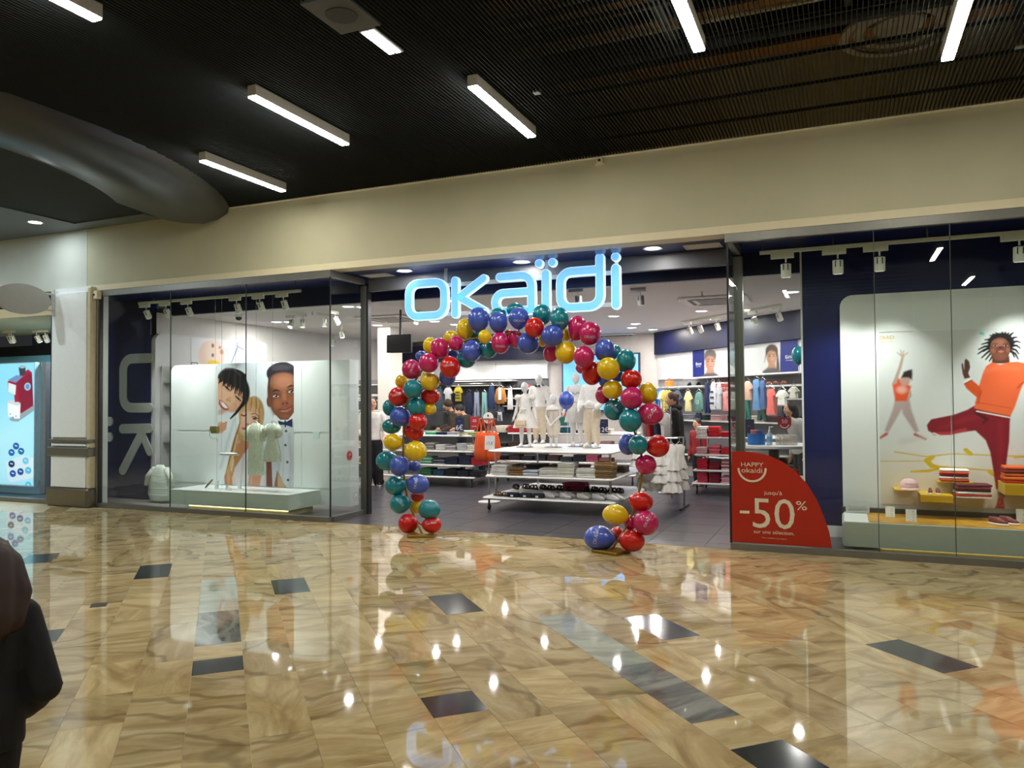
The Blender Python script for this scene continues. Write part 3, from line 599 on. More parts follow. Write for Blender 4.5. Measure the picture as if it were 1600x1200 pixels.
# ------------------------------------------------------------------ balloon arch
YA = 7.62
BC = {'b': '#3c55b4', 't': '#037a8a', 'p': '#b81a5e', 'r': '#c2130f', 'y': '#dcb903'}
BM = {k: mat(v, .24, var=.03, scale=5, spec=.55, coat=.25, sss=.12) for k, v in BC.items()}
M_POLE = mat('#8c6b1d', .35, .5, var=.08)
ar = thing('balloon_arch', 'arch of red, pink, yellow, blue and teal balloons standing before the shop entrance', 'balloon arch', tuple(F(810, 845)))
APX = [(660, 835), (648, 808), (637, 780), (631, 740), (630, 700), (632, 660), (638, 620), (655, 585), (682, 557), (715, 537), (760, 525), (820, 521), (868, 531), (905, 552), (935, 582), (962, 620), (985, 660), (1000, 700), (1003, 735), (997, 775), (983, 815), (955, 860)]
APT = []
for i, (a, b) in enumerate(APX):
    f = i/(len(APX)-1); yy = 7.74*(1-f)+7.53*f if i not in (0, len(APX)-1) else F(a, b, .02).y
    APT.append(P(a, b, yy))
def dense(pts, k=6):
    out = []
    for i in range(len(pts)-1):
        p0, p1, p2, p3 = pts[max(i-1, 0)], pts[i], pts[i+1], pts[min(i+2, len(pts)-1)]
        for j in range(k): t = j/k; out.append(.5*((2*p1)+(p2-p0)*t+(2*p0-5*p1+4*p2-p3)*t*t+(3*p1-p0-3*p2+p3)*t*t*t))
    return out+[pts[-1]]
AD = dense(APT); MB().tube(AD, .012, 8).build('arch_tube', M_POLE, ar, smooth=True)
for (a, b) in ((APT[0], 20), (APT[-1], -20)):
    MB().rbox(-.15, .15, -.13, .13, .0, .03, .01, T(a.x, a.y, 0) @ Matrix.Rotation(R(b), 4, 'Z')).build('base_plate', M_POLE, ar)
BL = """637.5 818 15 15.5 r 0 0;675 820 15 13 r 0 1;650 792 10 11 y 2 0;671 796 17.5 15 t 0 0;625 787 15.5 15.5 t 0 1;652 775 11 9 r 2 0;618 759 16 15 t 0 0;653 757 17.5 16 b 0 1;624 728 15 16 b -1 0;605 720 18 15.5 t 1 0;647 729 11 9 b 2 0;614 691 14.5 13.5 y 0 0;649.5 705 18 16 y 0 0;647.5 675 15 14 r 1 0;653 659 14.5 13.5 r 0 0;612 666 15.5 12 t 1 0;625 651 16 15.5 b 0 0;609 637 11 13 t 1 0;671 639 11 9.5 y 1 0;651 635 14.5 14.5 t 0 0;622 620 15 15.5 r 0 1;673 619 15.5 13 r 1 0;645 608 15 14.5 t -1 0;672 596 15 14 y 0 0;628 596 10.5 11 y 1 0;643 577 15 15.5 p 0 1;670 567 15.5 15.5 p -1 0;658 556 9 8 b 2 0;672 540 11 13 y 1 0;687 544 14.5 16 p 0 0;705 527 12 11 y 1 0;712.5 536.5 12 12 p 0 0;703.5 574 16 17 r -1 1;699 590 13 13 b 1 0;708 553 9 8 b 2 0;729 562 15 13 t 1 0;737 549 15.5 16.5 b 0 0;763 547 14 13 t 1 0;727.5 514 14 16.5 y 1 0;748 499 17 19 b 0 0;757.5 526 10.5 11 y -1 0;745 528 10 10 t 2 0;779 503.5 15 16 b 0 0;779 491 13 10 t 2 0;782 536 14.5 17 p 0 1;795 524 9 9 r 2 0;811 497 16.5 16.5 b 0 1;805 484 14 11 t 2 0;835.6 512 15.5 16 r -1 0;847 492 15 16.5 t 1 0;874.5 498.5 14.5 18.5 t 0 1;863 524.5 17.5 17 b -1 0;807 530 13 14 p 1 0;825.5 536 17.5 17 b 0 0;848 533 8 9 y 2 0;860.5 552.7 12 13.5 p 1 0;884 551 16.5 18 y 0 0;885 523 8 10 y 2 0;902.5 512.5 15.5 19.5 p 1 0;922 521 17 19 p 0 1;912.5 558 16.3 17.5 p -1 0;909 574 10 10 p 1 0;945 547 16 17.5 b 0 0;978 563.5 15.5 18 t 1 0;962 550 9 11 t 2 0;950.5 576 18 18 y -1 0;925 583 16 19 r 1 0;946 597 10 9 b 1 0;966 588 9 9 b 2 0;986.5 592.5 16.5 15 r 0 0;957 609 16 15 y 0 0;942 617 12 14 p 1 0;987 622 18 18 p -1 0;1012 614.5 15 17 y 1 0;1016 647 21 17 p 0 1;960 640 17 17 t 1 1;985 657 18 18.5 t -1 0;981 694 14.5 17 b 1 0;997 695 15.5 15.5 t 0 0;1028 697 18 17.5 r 1 0;1009.5 726 16 16 p 1 0;1002 784 18.5 16 r 1 0;961 804 20 16 y 0 0;1009.5 817 19.5 19.5 p 0 1;985 817 10 12 p 1 0;964 836 12.5 13 r 2 0;987.5 845 20 17 r 0 0;936 842 24 19.5 b 0 1"""
def balloon(parent, c, rx, rz_, axis, m, name='balloon', nu=22, nv=14):
    mb = MB(); ry = (rx+rz_)/2; ax = axis.normalized(); vs = []; e = MB().ell((0, 0, 0), (1, 1, 1), nu, nv)
    rot = Vector((0, 0, -1)).rotation_difference(ax); out = []
    for v in e.v:
        d = (rot @ Vector(v)).normalized(); k = max(0, d.dot(ax)); r = 1+.16*k**5-.05*k**2
        out.append(c+Vector((d.x*rx*r, d.y*ry*r, d.z*rz_*r)))
    mb.add(out, e.f); tip = c+Vector((ax.x*rx, ax.y*ry, ax.z*rz_))*1.1; kn = MB().lathe([(.004, -.006), (.012, .012), (.013, .016)], 8, T(tip) @ Vector((0, 0, 1)).rotation_difference(ax).to_matrix().to_4x4())
    b = mb.build(name, m, parent, smooth=True); 
    if parent is not None: kn.build('knot', m, b)
    return b, kn
M_INK = mat('#c3c4cc', .4)
for s in BL.split(';'):
    px, py, rx, rz_, k, lay, tx = s.split(); px, py, rx, rz_ = map(float, (px, py, rx, rz_)); lay = int(lay)
    f = min(1, max(0, (px-630)/375)); Y = 7.68*(1-f)+7.47*f + {-1: -.09, 0: 0, 1: .11, 2: .22}[lay]
    c = P(px, py, Y); w = depth(c)/FPX; c.z = max(c.z, rz_*w+.004)
    near = min(AD, key=lambda q: (q-c).length); ax = near-c
    if ax.length < .02: ax = Vector((0, .3, -1))
    if px < 700 and py > 800 or px > 930 and py > 830: ax = Vector((near.x-c.x, near.y-c.y, 0))
    b, _ = balloon(ar, c, rx*w, rz_*w, ax, BM[k])
    if tx == '1':
        t = text_mb('OKAIDI', rx*w*.31); ang = {'r': .2, 'p': 1.1, 'b': 1.4, 't': -.8}.get(k, 0) if py > 570 else -.05; vs = []
        view = (CAM-c).normalized(); xa = Vector((0, 0, 1)).cross(view).normalized(); za = view.cross(xa); off = (.2 if k == 'p' else -.1)*rx*w
        for v in t.v:
            u = v[0]*math.cos(ang)-(v[2])*math.sin(ang)+(off if py > 560 else 0); z = v[0]*math.sin(ang)+v[2]*math.cos(ang)+(-.35*rz_*w if py < 560 else .1*rz_*w)
            r_ = (rx+rz_)/2*w; q = max(.05, 1-(u*u+z*z)/r_**2); d = (xa*u/r_+za*z/r_+view*math.sqrt(q)).normalized()
            vs.append(c+Vector((d.x*rx*w*1.012, d.y*r_*1.012, d.z*rz_*w*1.012)))
        t.v = [tuple(v) for v in vs]; t.build('lettering', M_INK, b)
for px, py, Y, rx, rz_, k, lab in ((885, 625, 10.15, 12, 14, 'b', 'small blue balloon floating among the white mannequins'), (1247, 555, 12.2, 10, 14.5, 't', 'teal balloon half hidden by the navy panel in right window')):
    c = P(px, py, Y); w = depth(c)/FPX; t = thing('balloon', lab, 'balloon', tuple(c)); b, kn = balloon(None, c, rx*w, rz_*w, Vector((0, 0, -1)), BM[k]) if False else (None, None)
    e = MB(); bb, kk = balloon(t, c, rx*w, rz_*w, Vector((0, 0, -1)), BM[k], 'skin'); MB().tube([c+Vector((0, 0, -rz_*w*1.15)), c+Vector((.02, 0, -rz_*w*2)), Vector((c.x, c.y+.02, .845 if k == 'b' else c.z-.3))], .002, 5).build('string', M_WHITE, t)
# ------------------------------------------------------------------ left window display
M_SILV = mat('#bcc2bd', .5, 0, var=.03); g0 = 8.98; on9 = on(g0)
lg = thing('wall_lettering', 'big silver rotated letter shapes on the navy wall at far left of left window', 'lettering', tuple(P(200, 650, g0)))
W_ = lambda px: px*depth(P(200, 650, g0))/FPX*1.06
m1 = MB(); a = on9(240, 559); b = on9(205, 559); c_ = on9(193, 575); d_ = on9(193, 620); e_ = on9(205, 637); f_ = on9(240, 637); r_ = b[0]-c_[0]
xr = -10.16
poly_stroke(m1, [(xr, a[1])]+arc(b[0], a[1]-r_*1.1, r_*1.1, 90, 180)+arc(b[0], f_[1]+r_*1.1, r_*1.1, 180, 270)+[(xr, f_[1])], W_(14), g0, 8.998); m1.build('letter', M_SILV, lg)
for py in (658.5, 683): q = on9(170.5, py); m = MB(); stroke(m, q, (q[0]+.0001, q[1]), W_(14), g0, 8.998); m.build('dot', M_SILV, lg)
m1 = MB(); stroke(m1, on9(191, 670), (xr, on9(225, 669)[1]), W_(14), g0, 8.998); stroke(m1, on9(191, 735), on9(222, 675), W_(14), g0+.001, 8.998); stroke(m1, on9(220, 676), (xr+.02, on9(232, 706)[1]), W_(12), g0+.002, 8.998); m1.build('letter', M_SILV, lg)
# baby panel along the left wall
pw = lambda px, py: (WX(px, py, -10.05).y, WX(px, py, -10.05).z)
bp = thing('wall_poster_panel', 'tall white rounded panel with a sleeping baby poster along the left wall', 'panel', (-10.1, 10.2, 0))
pp = [(9.02, .1), (11.6, .1), (11.6, 2.66)]+[(y, z) for y, z in arc(9.02+.14, 2.66-.14, .14, 90, 180)]
MB().prism([(y, z) for y, z in pp], 0, .085, T(-10.147, 0, 0) @ Matrix(((0, 1, 0, 0), (1, 0, 0, 0), (0, 0, 1, 0), (0, 0, 0, 1)))).build('board', mat('#d9d9de', .45, var=.01), bp)
cv = Canvas(9.75, 11.58, 1.75, 2.64, .008, '#dcdce2', pw)
cv.poly([(352, 545), (372, 527), (405, 530), (405, 575), (356, 575)], '#c9ccd4', .02); cv.oval(331, 556, 20, 24, '#e3c4b4', 0, .12); cv.oval(336, 552, 15, 20, '#e8cdbf', 0, .4)
cv.oval(347, 550, 3, 4, '#c58f86', 0, .4); cv.oval(333, 540, 2, 3.5, '#6d5a55', 0, .5); cv.oval(333, 555, 2, 3, '#6d5a55', 0, .5); cv.oval(344, 543, 2, 2.5, '#b98479', 0, .5); cv.oval(335, 568, 10, 5, '#e2bf12', -5, .2)
cv.line([(372, 533), (371, 545), (362, 567)], [1, 2.4, 1], '#83879a'); cv.line([(371, 541), (381, 546)], 1.8, '#83879a')
cv.build('poster', bp, place=lambda u, z: (-10.058, u, z))
# shelf unit with garments seen in the gap beside the poster panel
su = thing('wall_shelf_unit', 'grey shelf unit on left wall seen in the gap beside the poster panel', 'shelf', (-9.9, 9.35, 0))
zs = [P(255, y, 9.3).z for y in (597, 633, 689, 735)]
MB().box(-10.05, -10.02, 9.12, 11, 0, zs[0]+.25).build('back_board', mat('#b9bab8', .6), su)
for z in zs: MB().box(-10.02, -9.62, 9.15, 10.9, z-.02, z+.005).build('shelf_board', mat('#8f9390', .4), su)
def folded(mb, w, d, h, M, fold=True):
    rings = []
    for x in (-w/2, -w/2+.012, w/2-.012, w/2):
        k = .0 if abs(x) < w/2-.001 else .35; ring = []
        for a in range(6): t = R(-90+36*a); ring.append((x, -d/2-.0+h/2-(h/2)*math.cos(t)*(1-k)-0, h/2+h/2*math.sin(t)*(1-k)))
        ring.append((x, d/2, h*(1-k*.4))); ring.append((x, d/2, h*k*.4)); rings.append(ring)
    return mb.loft(rings, M=M)
for i, (z, nm, c, lab) in enumerate(((zs[0], 'shopping_bag', '#a08a5c', 'small gold bag on the top shelf in the gap beside the poster panel'), (zs[1], 'folded_clothes', '#c9ccd0', 'grey folded cloth on second shelf in the gap beside the poster panel'), (zs[2], 'storage_box', '#dfe6ee', 'white box on the third shelf in the gap beside the poster panel'), (zs[3], 'blue_box', '#3c5878', 'blue box on the lowest shelf in the gap beside the poster panel'))):
    t = thing(nm, lab, 'bag' if i == 0 else 'clothes' if i == 1 else 'box', (-9.74, 9.4, z+.006)); m = mat(c, .5, .3 if i == 0 else 0)
    if i == 1:
        for k in range(4): folded(MB(), .3, .24, .03, T(0, 0, k*.031) @ Matrix.Rotation(-.9, 4, 'Z')).build('garment', mat(['#c9ccd0', '#8e9399'][k % 2], .8), t, world=False)
    else:
        MB().rbox(-.12, .12, -.18, .18, 0, .2, .02).build('body', m, t, world=False); MB().box(-.11, .11, -.17, .17, .2, .215).build('lid', mat('#7f745c' if i == 0 else c, .4), t, world=False)
        if i == 0: MB().tube([(.1, -.1, .2), (.12, -.06, .3), (.12, .06, .3), (.1, .1, .2)], .008, 6).build('handle', M_STEEL, t, world=False)
c = P(252, 750, 8.8); t = thing('quilted_sleeping_bag', 'white quilted baby sleeping bag hanging low at the left of the plinth', 'sleeping bag', (c.x-.02, 8.8, .02))
rings = []
for z, w, d in ((.0, .10, .05), (.02, .2, .07), (.12, .24, .08), (.3, .22, .07), (.45, .17, .06), (.52, .1, .05), (.56, .06, .03)): rings.append([(w*math.cos(2*math.pi*j/20)*(1+.03*math.sin(j*7)), d*math.sin(2*math.pi*j/20), z) for j in range(20)])
MB().loft(rings).build('bag', mat('#dfe6dd', .8, var=.05, bump=.3, scale=30), t, True, world=False)
for z in (.1, .2, .3, .4): MB().tube([((.235-.1*(z > .25)*(z-.2)*2)*math.cos(2*math.pi*j/24), -.0+.082*math.sin(2*math.pi*j/24), z) for j in range(24)], .004, 5, closed=True).build('quilt_seam', mat('#c3cbc2', .8), t, world=False)
for s in (-1, 1): MB().limb([(s*.14, 0, .48), (s*.23, -.02, .38), (s*.27, -.02, .26)], [.05, .045, .035], 8).build('sleeve', mat('#d9dfd4', .8), t, True, world=False)

YP = 8.95
pn = thing('poster_display', 'white display panel with a poster of three smiling children in the left window', 'panel', (-8, YP+.12, 0))
xa, xb = P(267, 600, YP).x, P(546, 600, YP).x; ztp = P(400, 566.5, YP).z
pts = [(xa, .33), (xb, .075), (xb, ztp)]+arc(xa+.12, ztp-.12, .12, 90, 180); pts[0] = (xa, .075)
MB().prism(pts, YP, YP+.22).build('board', mat('#e4ecec', .35, var=.01), pn)
for (a, b, c2, d2_) in ((266, 339, 570, 673), (266, 339, 675, 762), (459, 472, 566, 676), (459, 472, 678, 766), (473, 514, 566, 676), (473, 514, 678, 766)):
    A_ = P(a, c2, YP); B_ = P(b, d2_, YP)
    if b < 400: A_.x = xa+.13
    MB().box(A_.x, B_.x-.006, YP-.006, YP-.0005, max(B_.z, .31)+.008, min(ztp-.02, A_.z)).build('panel', mat('#e2eaea', .3, var=.01), pn)
yq = YP-.009; pr = on(yq); x0 = pr(340, 660)[0]; x1 = pr(459, 660)[0]
cv = Canvas(x0, x1, .305, ztp-.004, .005, '#cfdbe4', pr)
cv.oval(400, 610, 60, 60, '#dde7ee', 0, .9)
# boy on the right
cv.poly([(424, 660), (432, 652), (440, 662), (462, 648), (464, 780), (432, 780), (428, 720)], '#c5c9d0'); cv.poly([(408, 690), (424, 658), (432, 655), (440, 668), (438, 735), (430, 780), (405, 780)], '#b9bec6', .01)
for pts, w in (([(430, 690), (436, 730), (431, 768)], 4), ([(452, 680), (455, 720), (452, 768)], 5), ([(441, 668), (443, 720), (441, 768)], 2)): cv.line(pts, w, '#a9aeb8', .02, .7)
cv.poly([(433, 735), (440, 748), (436, 780), (424, 780)], '#8a5a48', .01); cv.poly([(434, 740), (452, 768), (434, 768)], '#b59a72', .006); cv.poly([(416, 715), (424, 712), (426, 768), (416, 768)], '#6f3a2c', .006)
cv.poly([(432, 640), (456, 640), (456, 660), (445, 664), (434, 656)], '#5c3325', .01)
cv.oval(421, 627, 4.5, 9, '#65382a', 0, .3); cv.oval(422, 627, 2.5, 6, '#8a503c', 0, .6)
cv.oval(443, 610, 25.5, 45, '#754633', 0, .08); cv.oval(441, 618, 20, 34, '#8a543e', 0, .6, .9); cv.oval(443, 594, 19, 13, '#b27a60', 0, .9, .85); cv.oval(434, 631, 7, 8, '#a2664b', 0, .9, .8); cv.oval(444, 622, 3.5, 11, '#a86c50', 0, .8, .8); cv.oval(455, 628, 5, 6, '#9a6049', 0, .9, .8); cv.oval(446, 651, 7, 3.5, '#9a604a', 0, .8, .7); cv.oval(424, 612, 5, 18, '#5d3527', 0, .9, .6)
cv.oval(440, 583, 24, 17, '#2c262d', 0, .1); cv.oval(441.5, 596, 21, 14, '#80503c', 0, .25); cv.oval(443, 597, 17, 11, '#b27a60', 0, .9, .8); cv.oval(440, 574, 15, 5, '#544f5a', 0, .9, .6); cv.line([(421, 592), (420, 605), (421, 616)], [4, 3, 1], '#3a2f33', .008, .8)
for q in range(46): cv.oval(424+(q*37 % 34), 568+(q*53 % 14), 1.1, 1.1, '#454049' if q % 2 else '#1f1b21', 0, .6, .6)
for ex, ey in ((431, 618.5), (455, 611.5)):
    cv.oval(ex, ey-1, 7, 5, '#6b3e2e', 0, .8, .8); cv.oval(ex, ey, 5, 2.3, '#ddd5d0', 0, .4); cv.oval(ex+.4, ey-.2, 2.5, 2.5, '#1a0e0b', 0, .3); cv.oval(ex-.6, ey-1, .7, .7, '#f2efec', 0, .5); cv.line([(ex-5.5, ey+.3), (ex-1, ey-2.6), (ex+5.5, ey-.2)], 1.1, '#23120d', .003); cv.line([(ex-6, ey-6.5), (ex, ey-9), (ex+6, ey-7.5)], [1, 2.2, 1], '#331c15', .006)
cv.oval(445, 629.5, 5.8, 3.4, '#8d543f', -8, .5); cv.oval(442, 631, 1.5, 1, '#3f2017', 0, .5); cv.oval(448.5, 630, 1.5, 1, '#3f2017', 0, .5); cv.poly([(435, 640), (441, 638), (445, 637), (449, 637), (456, 634.5), (455, 640), (448, 644), (441, 644)], '#a8635a', .008); cv.line([(435, 640), (446, 639.8), (456.5, 635)], 1, '#4f2119'); cv.line([(440, 642.5), (450, 642)], 1, '#c98a80', .006, .7)
cv.poly([(424, 655), (430, 648), (438, 656), (450, 656), (460, 644), (462, 656), (452, 664), (437, 664)], '#e6e8ec', .006); cv.poly([(434, 657), (445, 660), (457, 654), (457, 668), (446, 664), (436, 664)], '#1d2f5c', .004); cv.line([(445.5, 658), (445.8, 666)], 2.5, '#142346', .004)
for by, bx in ((673.5, 447), (695.5, 446), (722, 449), (750, 450)): cv.oval(bx, by, 2, 2, '#3c3c3c', 0, .4)
# girl in the middle
cv.oval(394, 650, 18.5, 31, '#a98456', -8, .12); cv.poly([(376, 650), (392, 690), (378, 760), (352, 755), (350, 715), (360, 680)], '#b08a5e', .014); cv.poly([(402, 630), (411, 655), (409, 690), (398, 700), (396, 660)], '#a27c4e', .014)
cv.poly([(372, 690), (400, 690), (412, 720), (412, 780), (362, 780), (360, 735)], '#c9c5c6', .01); cv.poly([(362, 700), (380, 686), (398, 690), (384, 705), (368, 730)], '#b5785a', .012); cv.poly([(350, 740), (362, 735), (364, 768), (352, 768)], '#b2765a', .008); cv.poly([(390, 735), (412, 725), (404, 768), (386, 768)], '#c28a6b', .01)
for pts in ([(380, 712), (378, 740), (372, 768)], [(392, 705), (394, 740), (390, 768)], [(401, 712), (404, 740)]): cv.line(pts, 3, '#aba7aa', .015, .7)
cv.oval(388, 657, 15.5, 25, '#d3a78c', -14, .15); cv.oval(386, 660, 10, 15, '#e2bda6', 0, .9, .9); cv.oval(380, 664, 5, 5, '#e2a894', 0, .9, .7); cv.oval(396, 666, 4, 6, '#c9967c', 0, .9, .7)
for k in range(9): x_ = 380+2.7*k; cv.line([(x_+5-.5*k, 621+abs(k-5)*.8), (x_+2, 632), (x_, 642+abs(k-3)*.6)], [2.4, 2.6, 1], ['#b8935f', '#9b7547', '#c4a06c'][k % 3], .005, .9)
for pts, w, c_ in (([(377, 640), (370, 670), (357, 715), (357, 755)], [5, 8, 9, 4], '#c39a63'), ([(374, 660), (364, 700), (352, 735)], [3, 5, 3], '#8a6136'), ([(371, 680), (361, 725), (366, 754)], [2, 4, 2], '#dcb67c'), ([(380, 690), (368, 720), (362, 745)], [3, 4, 2], '#a87f4c'), ([(408, 640), (409, 670), (402, 695)], [3, 5, 2], '#c09a66'), ([(404, 650), (405, 680)], [2, 3], '#84602f')): cv.line(pts, w, c_, .008, .9)
cv.line([(377, 648), (381, 650), (385, 648)], 1.6, '#5c4034', .004); cv.oval(398, 654, 3.4, 1.6, '#4b3529', 12, .5); cv.line([(394, 651.5), (398, 651), (402.5, 654)], 1, '#3b281f'); cv.line([(393, 647), (398, 646), (403, 649)], 1.2, '#8b6545', .005); cv.oval(387, 663, 2.8, 1.8, '#bd8770', 0, .6); cv.poly([(377, 668.5), (381, 667.5), (384, 668), (389, 670.5), (384, 672.5), (380, 671.5)], '#b06a68', .005); cv.line([(377, 669), (389, 670.8)], .7, '#7c3f3d')
# child on the left
cv.poly([(340, 646), (358, 652), (372, 640), (374, 660), (364, 690), (352, 740), (340, 768)], '#dfe6ea', .01); cv.line([(366, 655), (356, 690), (345, 730)], 4, '#c3ccd3', .02, .8)
cv.oval(345, 668, 6, 9, '#d9a58c', 0, .3)
for k in range(4): cv.line([(345, 664+3*k), (354-.5*k, 660+3.4*k)], 2.4, '#d2987d', .004)
cv.oval(364, 606, 24, 33, '#1f1b20', 28, .1); cv.oval(356.5, 617, 21, 29.5, '#cf9d7c', 33, .12); cv.oval(353, 621, 15, 19, '#e0b698', 30, .9, .9); cv.oval(347, 618, 5, 5, '#e3a991', 0, .9, .7); cv.oval(366, 634, 5, 5, '#d99f86', 0, .9, .7); cv.oval(347, 643, 8, 4, '#c28d6e', 20, .9, .7)
for k in range(13): x_ = 342+3.1*k; cv.line([(x_+7-.35*k, 579+.16*(k-5)**2), (x_+3, 592+1.1*k), (x_, 597+2.0*k-(2 if k % 2 else -2))], [5, 4.6, 1.2], ['#1b171b', '#2b262c', '#151216'][k % 3], .004)
cv.line([(384, 600), (386, 615), (379, 632), (369, 645), (360, 654)], [5, 6, 5, 4, 2], '#1b171b', .006); cv.line([(352, 577), (364, 577), (376, 586)], 2.5, '#4a434b', .01, .7)
for (ex, ey) in ((354.5, 606), (372, 622.5)): cv.line([(ex-4.5, ey-4), (ex, ey), (ex+4.5, ey+4)], [1, 2.6, 1.2], '#271812', .003); cv.line([(ex-1, ey+3), (ex+4, ey+6)], 1, '#b98a6d', .004, .8); cv.line([(ex-3, ey-8.5), (ex+3, ey-5.5), (ex+7, ey-.5)], 1.2, '#4b352c', .006, .8)
cv.oval(357.5, 623.5, 4.4, 3, '#d29f81', 35, .7); cv.oval(355, 625, 1.1, .8, '#8b5d48', 0, .5); cv.oval(359.5, 627, 1.1, .8, '#8b5d48', 0, .5); cv.poly([(343, 624), (348, 627), (353, 631), (358, 638), (356.5, 641), (350, 641), (345, 637), (342, 630)], '#a9545a', .005); cv.poly([(344, 626.5), (349, 629), (353, 633), (356.5, 638), (351, 637.5), (346, 633)], '#f1ece8', .003)
cv.build('poster', pn, y=yq)
# plinth with light strip
xl, xr_ = P(265, 780, 8.25).x, P(450, 790, 8.25).x; zp = P(330, 768.5, 8.25).z
pt = thing('display_plinth', 'long pale green plinth glowing underneath in front of the children poster', 'plinth', (-7.9, 8.55, 0)); M_PL = mat('#ccd8ce', .4, var=.01)
MB().box(xl, xr_, 8.25, YP-.014, .085, zp).build('body', M_PL, pt); MB().box(xl-.004, xr_+.004, 8.246, YP-.013, zp, zp+.008).build('top', mat('#eef3f2', .25, var=.01), pt); MB().box(xl+.3, xr_-.06, 8.33, YP-.1, .003, .084).build('base', mat('#cfc49a', .5), pt)
MB().box(xl+.3, xr_-.06, 8.318, 8.328, .062, .084).build('light_strip', mat('#ffe9a0', .4, emit=3.0, var=0), pt)
zp += .008
def shoe(t, L, M, upper, sole=None, laces=True):
    """trainer with sole, upper and laces pointing along local -y"""
    def ring(z, k, y0=0): return [(L*.17*k*math.cos(a)*(1 if math.sin(a) < 0 else .82), y0+L*.5*k*math.sin(a), z) for a in [2*math.pi*j/14 for j in range(14)]]
    MB().loft([ring(0, .96), ring(L*.05, 1), ring(L*.1, .97)], M=M).build('sole', sole or M_WHITE, t, True, world=False)
    rg = [ring(L*.09, .95)]
    for z, k, y0 in ((L*.2, .88, L*.03), (L*.28, .66, L*.13), (L*.36, .5, L*.2), (L*.37, .4, L*.2)): rg.append(ring(z, k, y0))
    MB().loft(rg, M=M).build('upper', upper, t, True, world=False)
    if laces:
        m = MB()
        for k in range(3): m.box(-L*.1, L*.1, -L*.16+k*L*.09, -L*.13+k*L*.09, L*(.215+.045*k), L*(.245+.045*k), M)
        m.build('laces', M_LGREY, t, world=False)
    MB().ell((0, L*.2, L*.37), (L*.07, L*.14, L*.012), 10, 4, M).build('collar', M_DSTEEL, t, True, world=False)
def card(p, w, h, label, lines=(), rz=0.0, tilt=.18, c='#eef0ee', tc='#55585a', cat='price sign'):
    t = thing('price_card', label, cat, tuple(p), rz); M = Matrix.Rotation(-tilt, 4, 'X')
    MB().box(-w/2, w/2, -.002, .002, 0, h, M).build('card', mat(c, .4, var=.01), t, world=False); MB().box(-w*.4, w*.4, .002, h*.35, 0, .003).build('foot', mat(c, .4), t, world=False)
    for (tx, cx, cz, s) in lines: put_text(tx, s, T(p) @ Matrix.Rotation(rz, 4, 'Z') @ M @ T(cx, -.003, cz), 'lettering', mat(tc, .6), t)
    return t
for px, lab in ((338, 'small white price card left of the pale trainer on the green plinth'), (374, 'small white price card right of the pale trainer on the green plinth')):
    c = F(px, 764, zp); card(c, .075, .13, lab, [(a, b, z, .026) for z, (p_, q_) in zip((.1, .07, .04, .01), (('--', '35'), ('--', '29'), ('--', '25'), ('--', '19'))) for a, b in ((p_, -.02), (q_, .018))])
c = F(357, 766, zp); t = thing('trainer', 'pale trainer with thin laces standing on the green plinth', 'shoe', tuple(c), R(70)); shoe(t, .17, Matrix(), mat('#d9d6cf', .6))
c = F(321, 763, zp); t = thing('sandal', 'flat sole sandal leaning upright on the left of the green plinth', 'shoe', tuple(c), R(20)); M = T(0, 0, .004) @ Matrix.Rotation(R(52), 4, 'Y') @ T(.0, 0, .0)
Ms = Matrix.Rotation(R(-48), 4, 'Y'); MB().loft([[(L_*math.cos(a)*.085+.085, .03*math.sin(a)*(1-.2*math.cos(a)), z) for a in [2*math.pi*j/14 for j in range(14)]] for z, L_ in ((0, 1), (.012, 1))], M=Ms).build('sole', mat('#5b4634', .6), t, world=False)
for k in (.06, .12): MB().tube([(k, -.032, .012), (k, -.01, .04), (k, .01, .04), (k, .032, .012)], .006, 6, M=Ms).build('strap', mat('#e3e0da', .5), t, world=False)
# hung products
def wire(mb, a, b): mb.tube([a, b], .0015, 5)
c = P(336, 672, 8.6); t = thing('gold_handbag', 'small gold handbag on a curved strap hanging before the children poster', 'handbag', tuple(c))
MB().rbox(-.065, .065, -.03, .03, -.05, .055, .015).build('body', mat('#9b8f5a', .35, .6), t, world=False); MB().box(-.066, .066, -.034, -.028, -.01, .056).build('flap', mat('#aca069', .3, .6), t, world=False)
MB().tube([(-.066, 0, .05), (-.11, 0, .0), (-.1, 0, -.09), (-.04, 0, -.13), (.03, 0, -.12), (.05, 0, -.16)], .004, 6).build('strap', mat('#b5ab7c', .3, .6), t, world=False); m = MB(); wire(m, (0, 0, .055), (0, 0, HS-c.z)); m.build('wire', M_CHROME, t, world=False)
c = P(357, 709, 8.5); t = thing('folded_scarf', 'white folded cloth lying flat on a hanging clear tray before the poster', 'clothes', tuple(c)); MB().box(-.14, .14, -.07, .07, -.02, -.012).build('tray', mat('#dfe7e6', .2), t, world=False)
for k in range(5): MB().ell((-.1+k*.05, 0, .002), (.04, .06, .014+.005*(k % 2)), 10, 6).build('fold', mat('#e8ebe8', .8), t, True, world=False)
m = MB(); wire(m, (-.13, 0, 0), (-.13, 0, HS-c.z)); wire(m, (.13, 0, 0), (.13, 0, HS-c.z)); m.build('wire', M_CHROME, t, world=False)
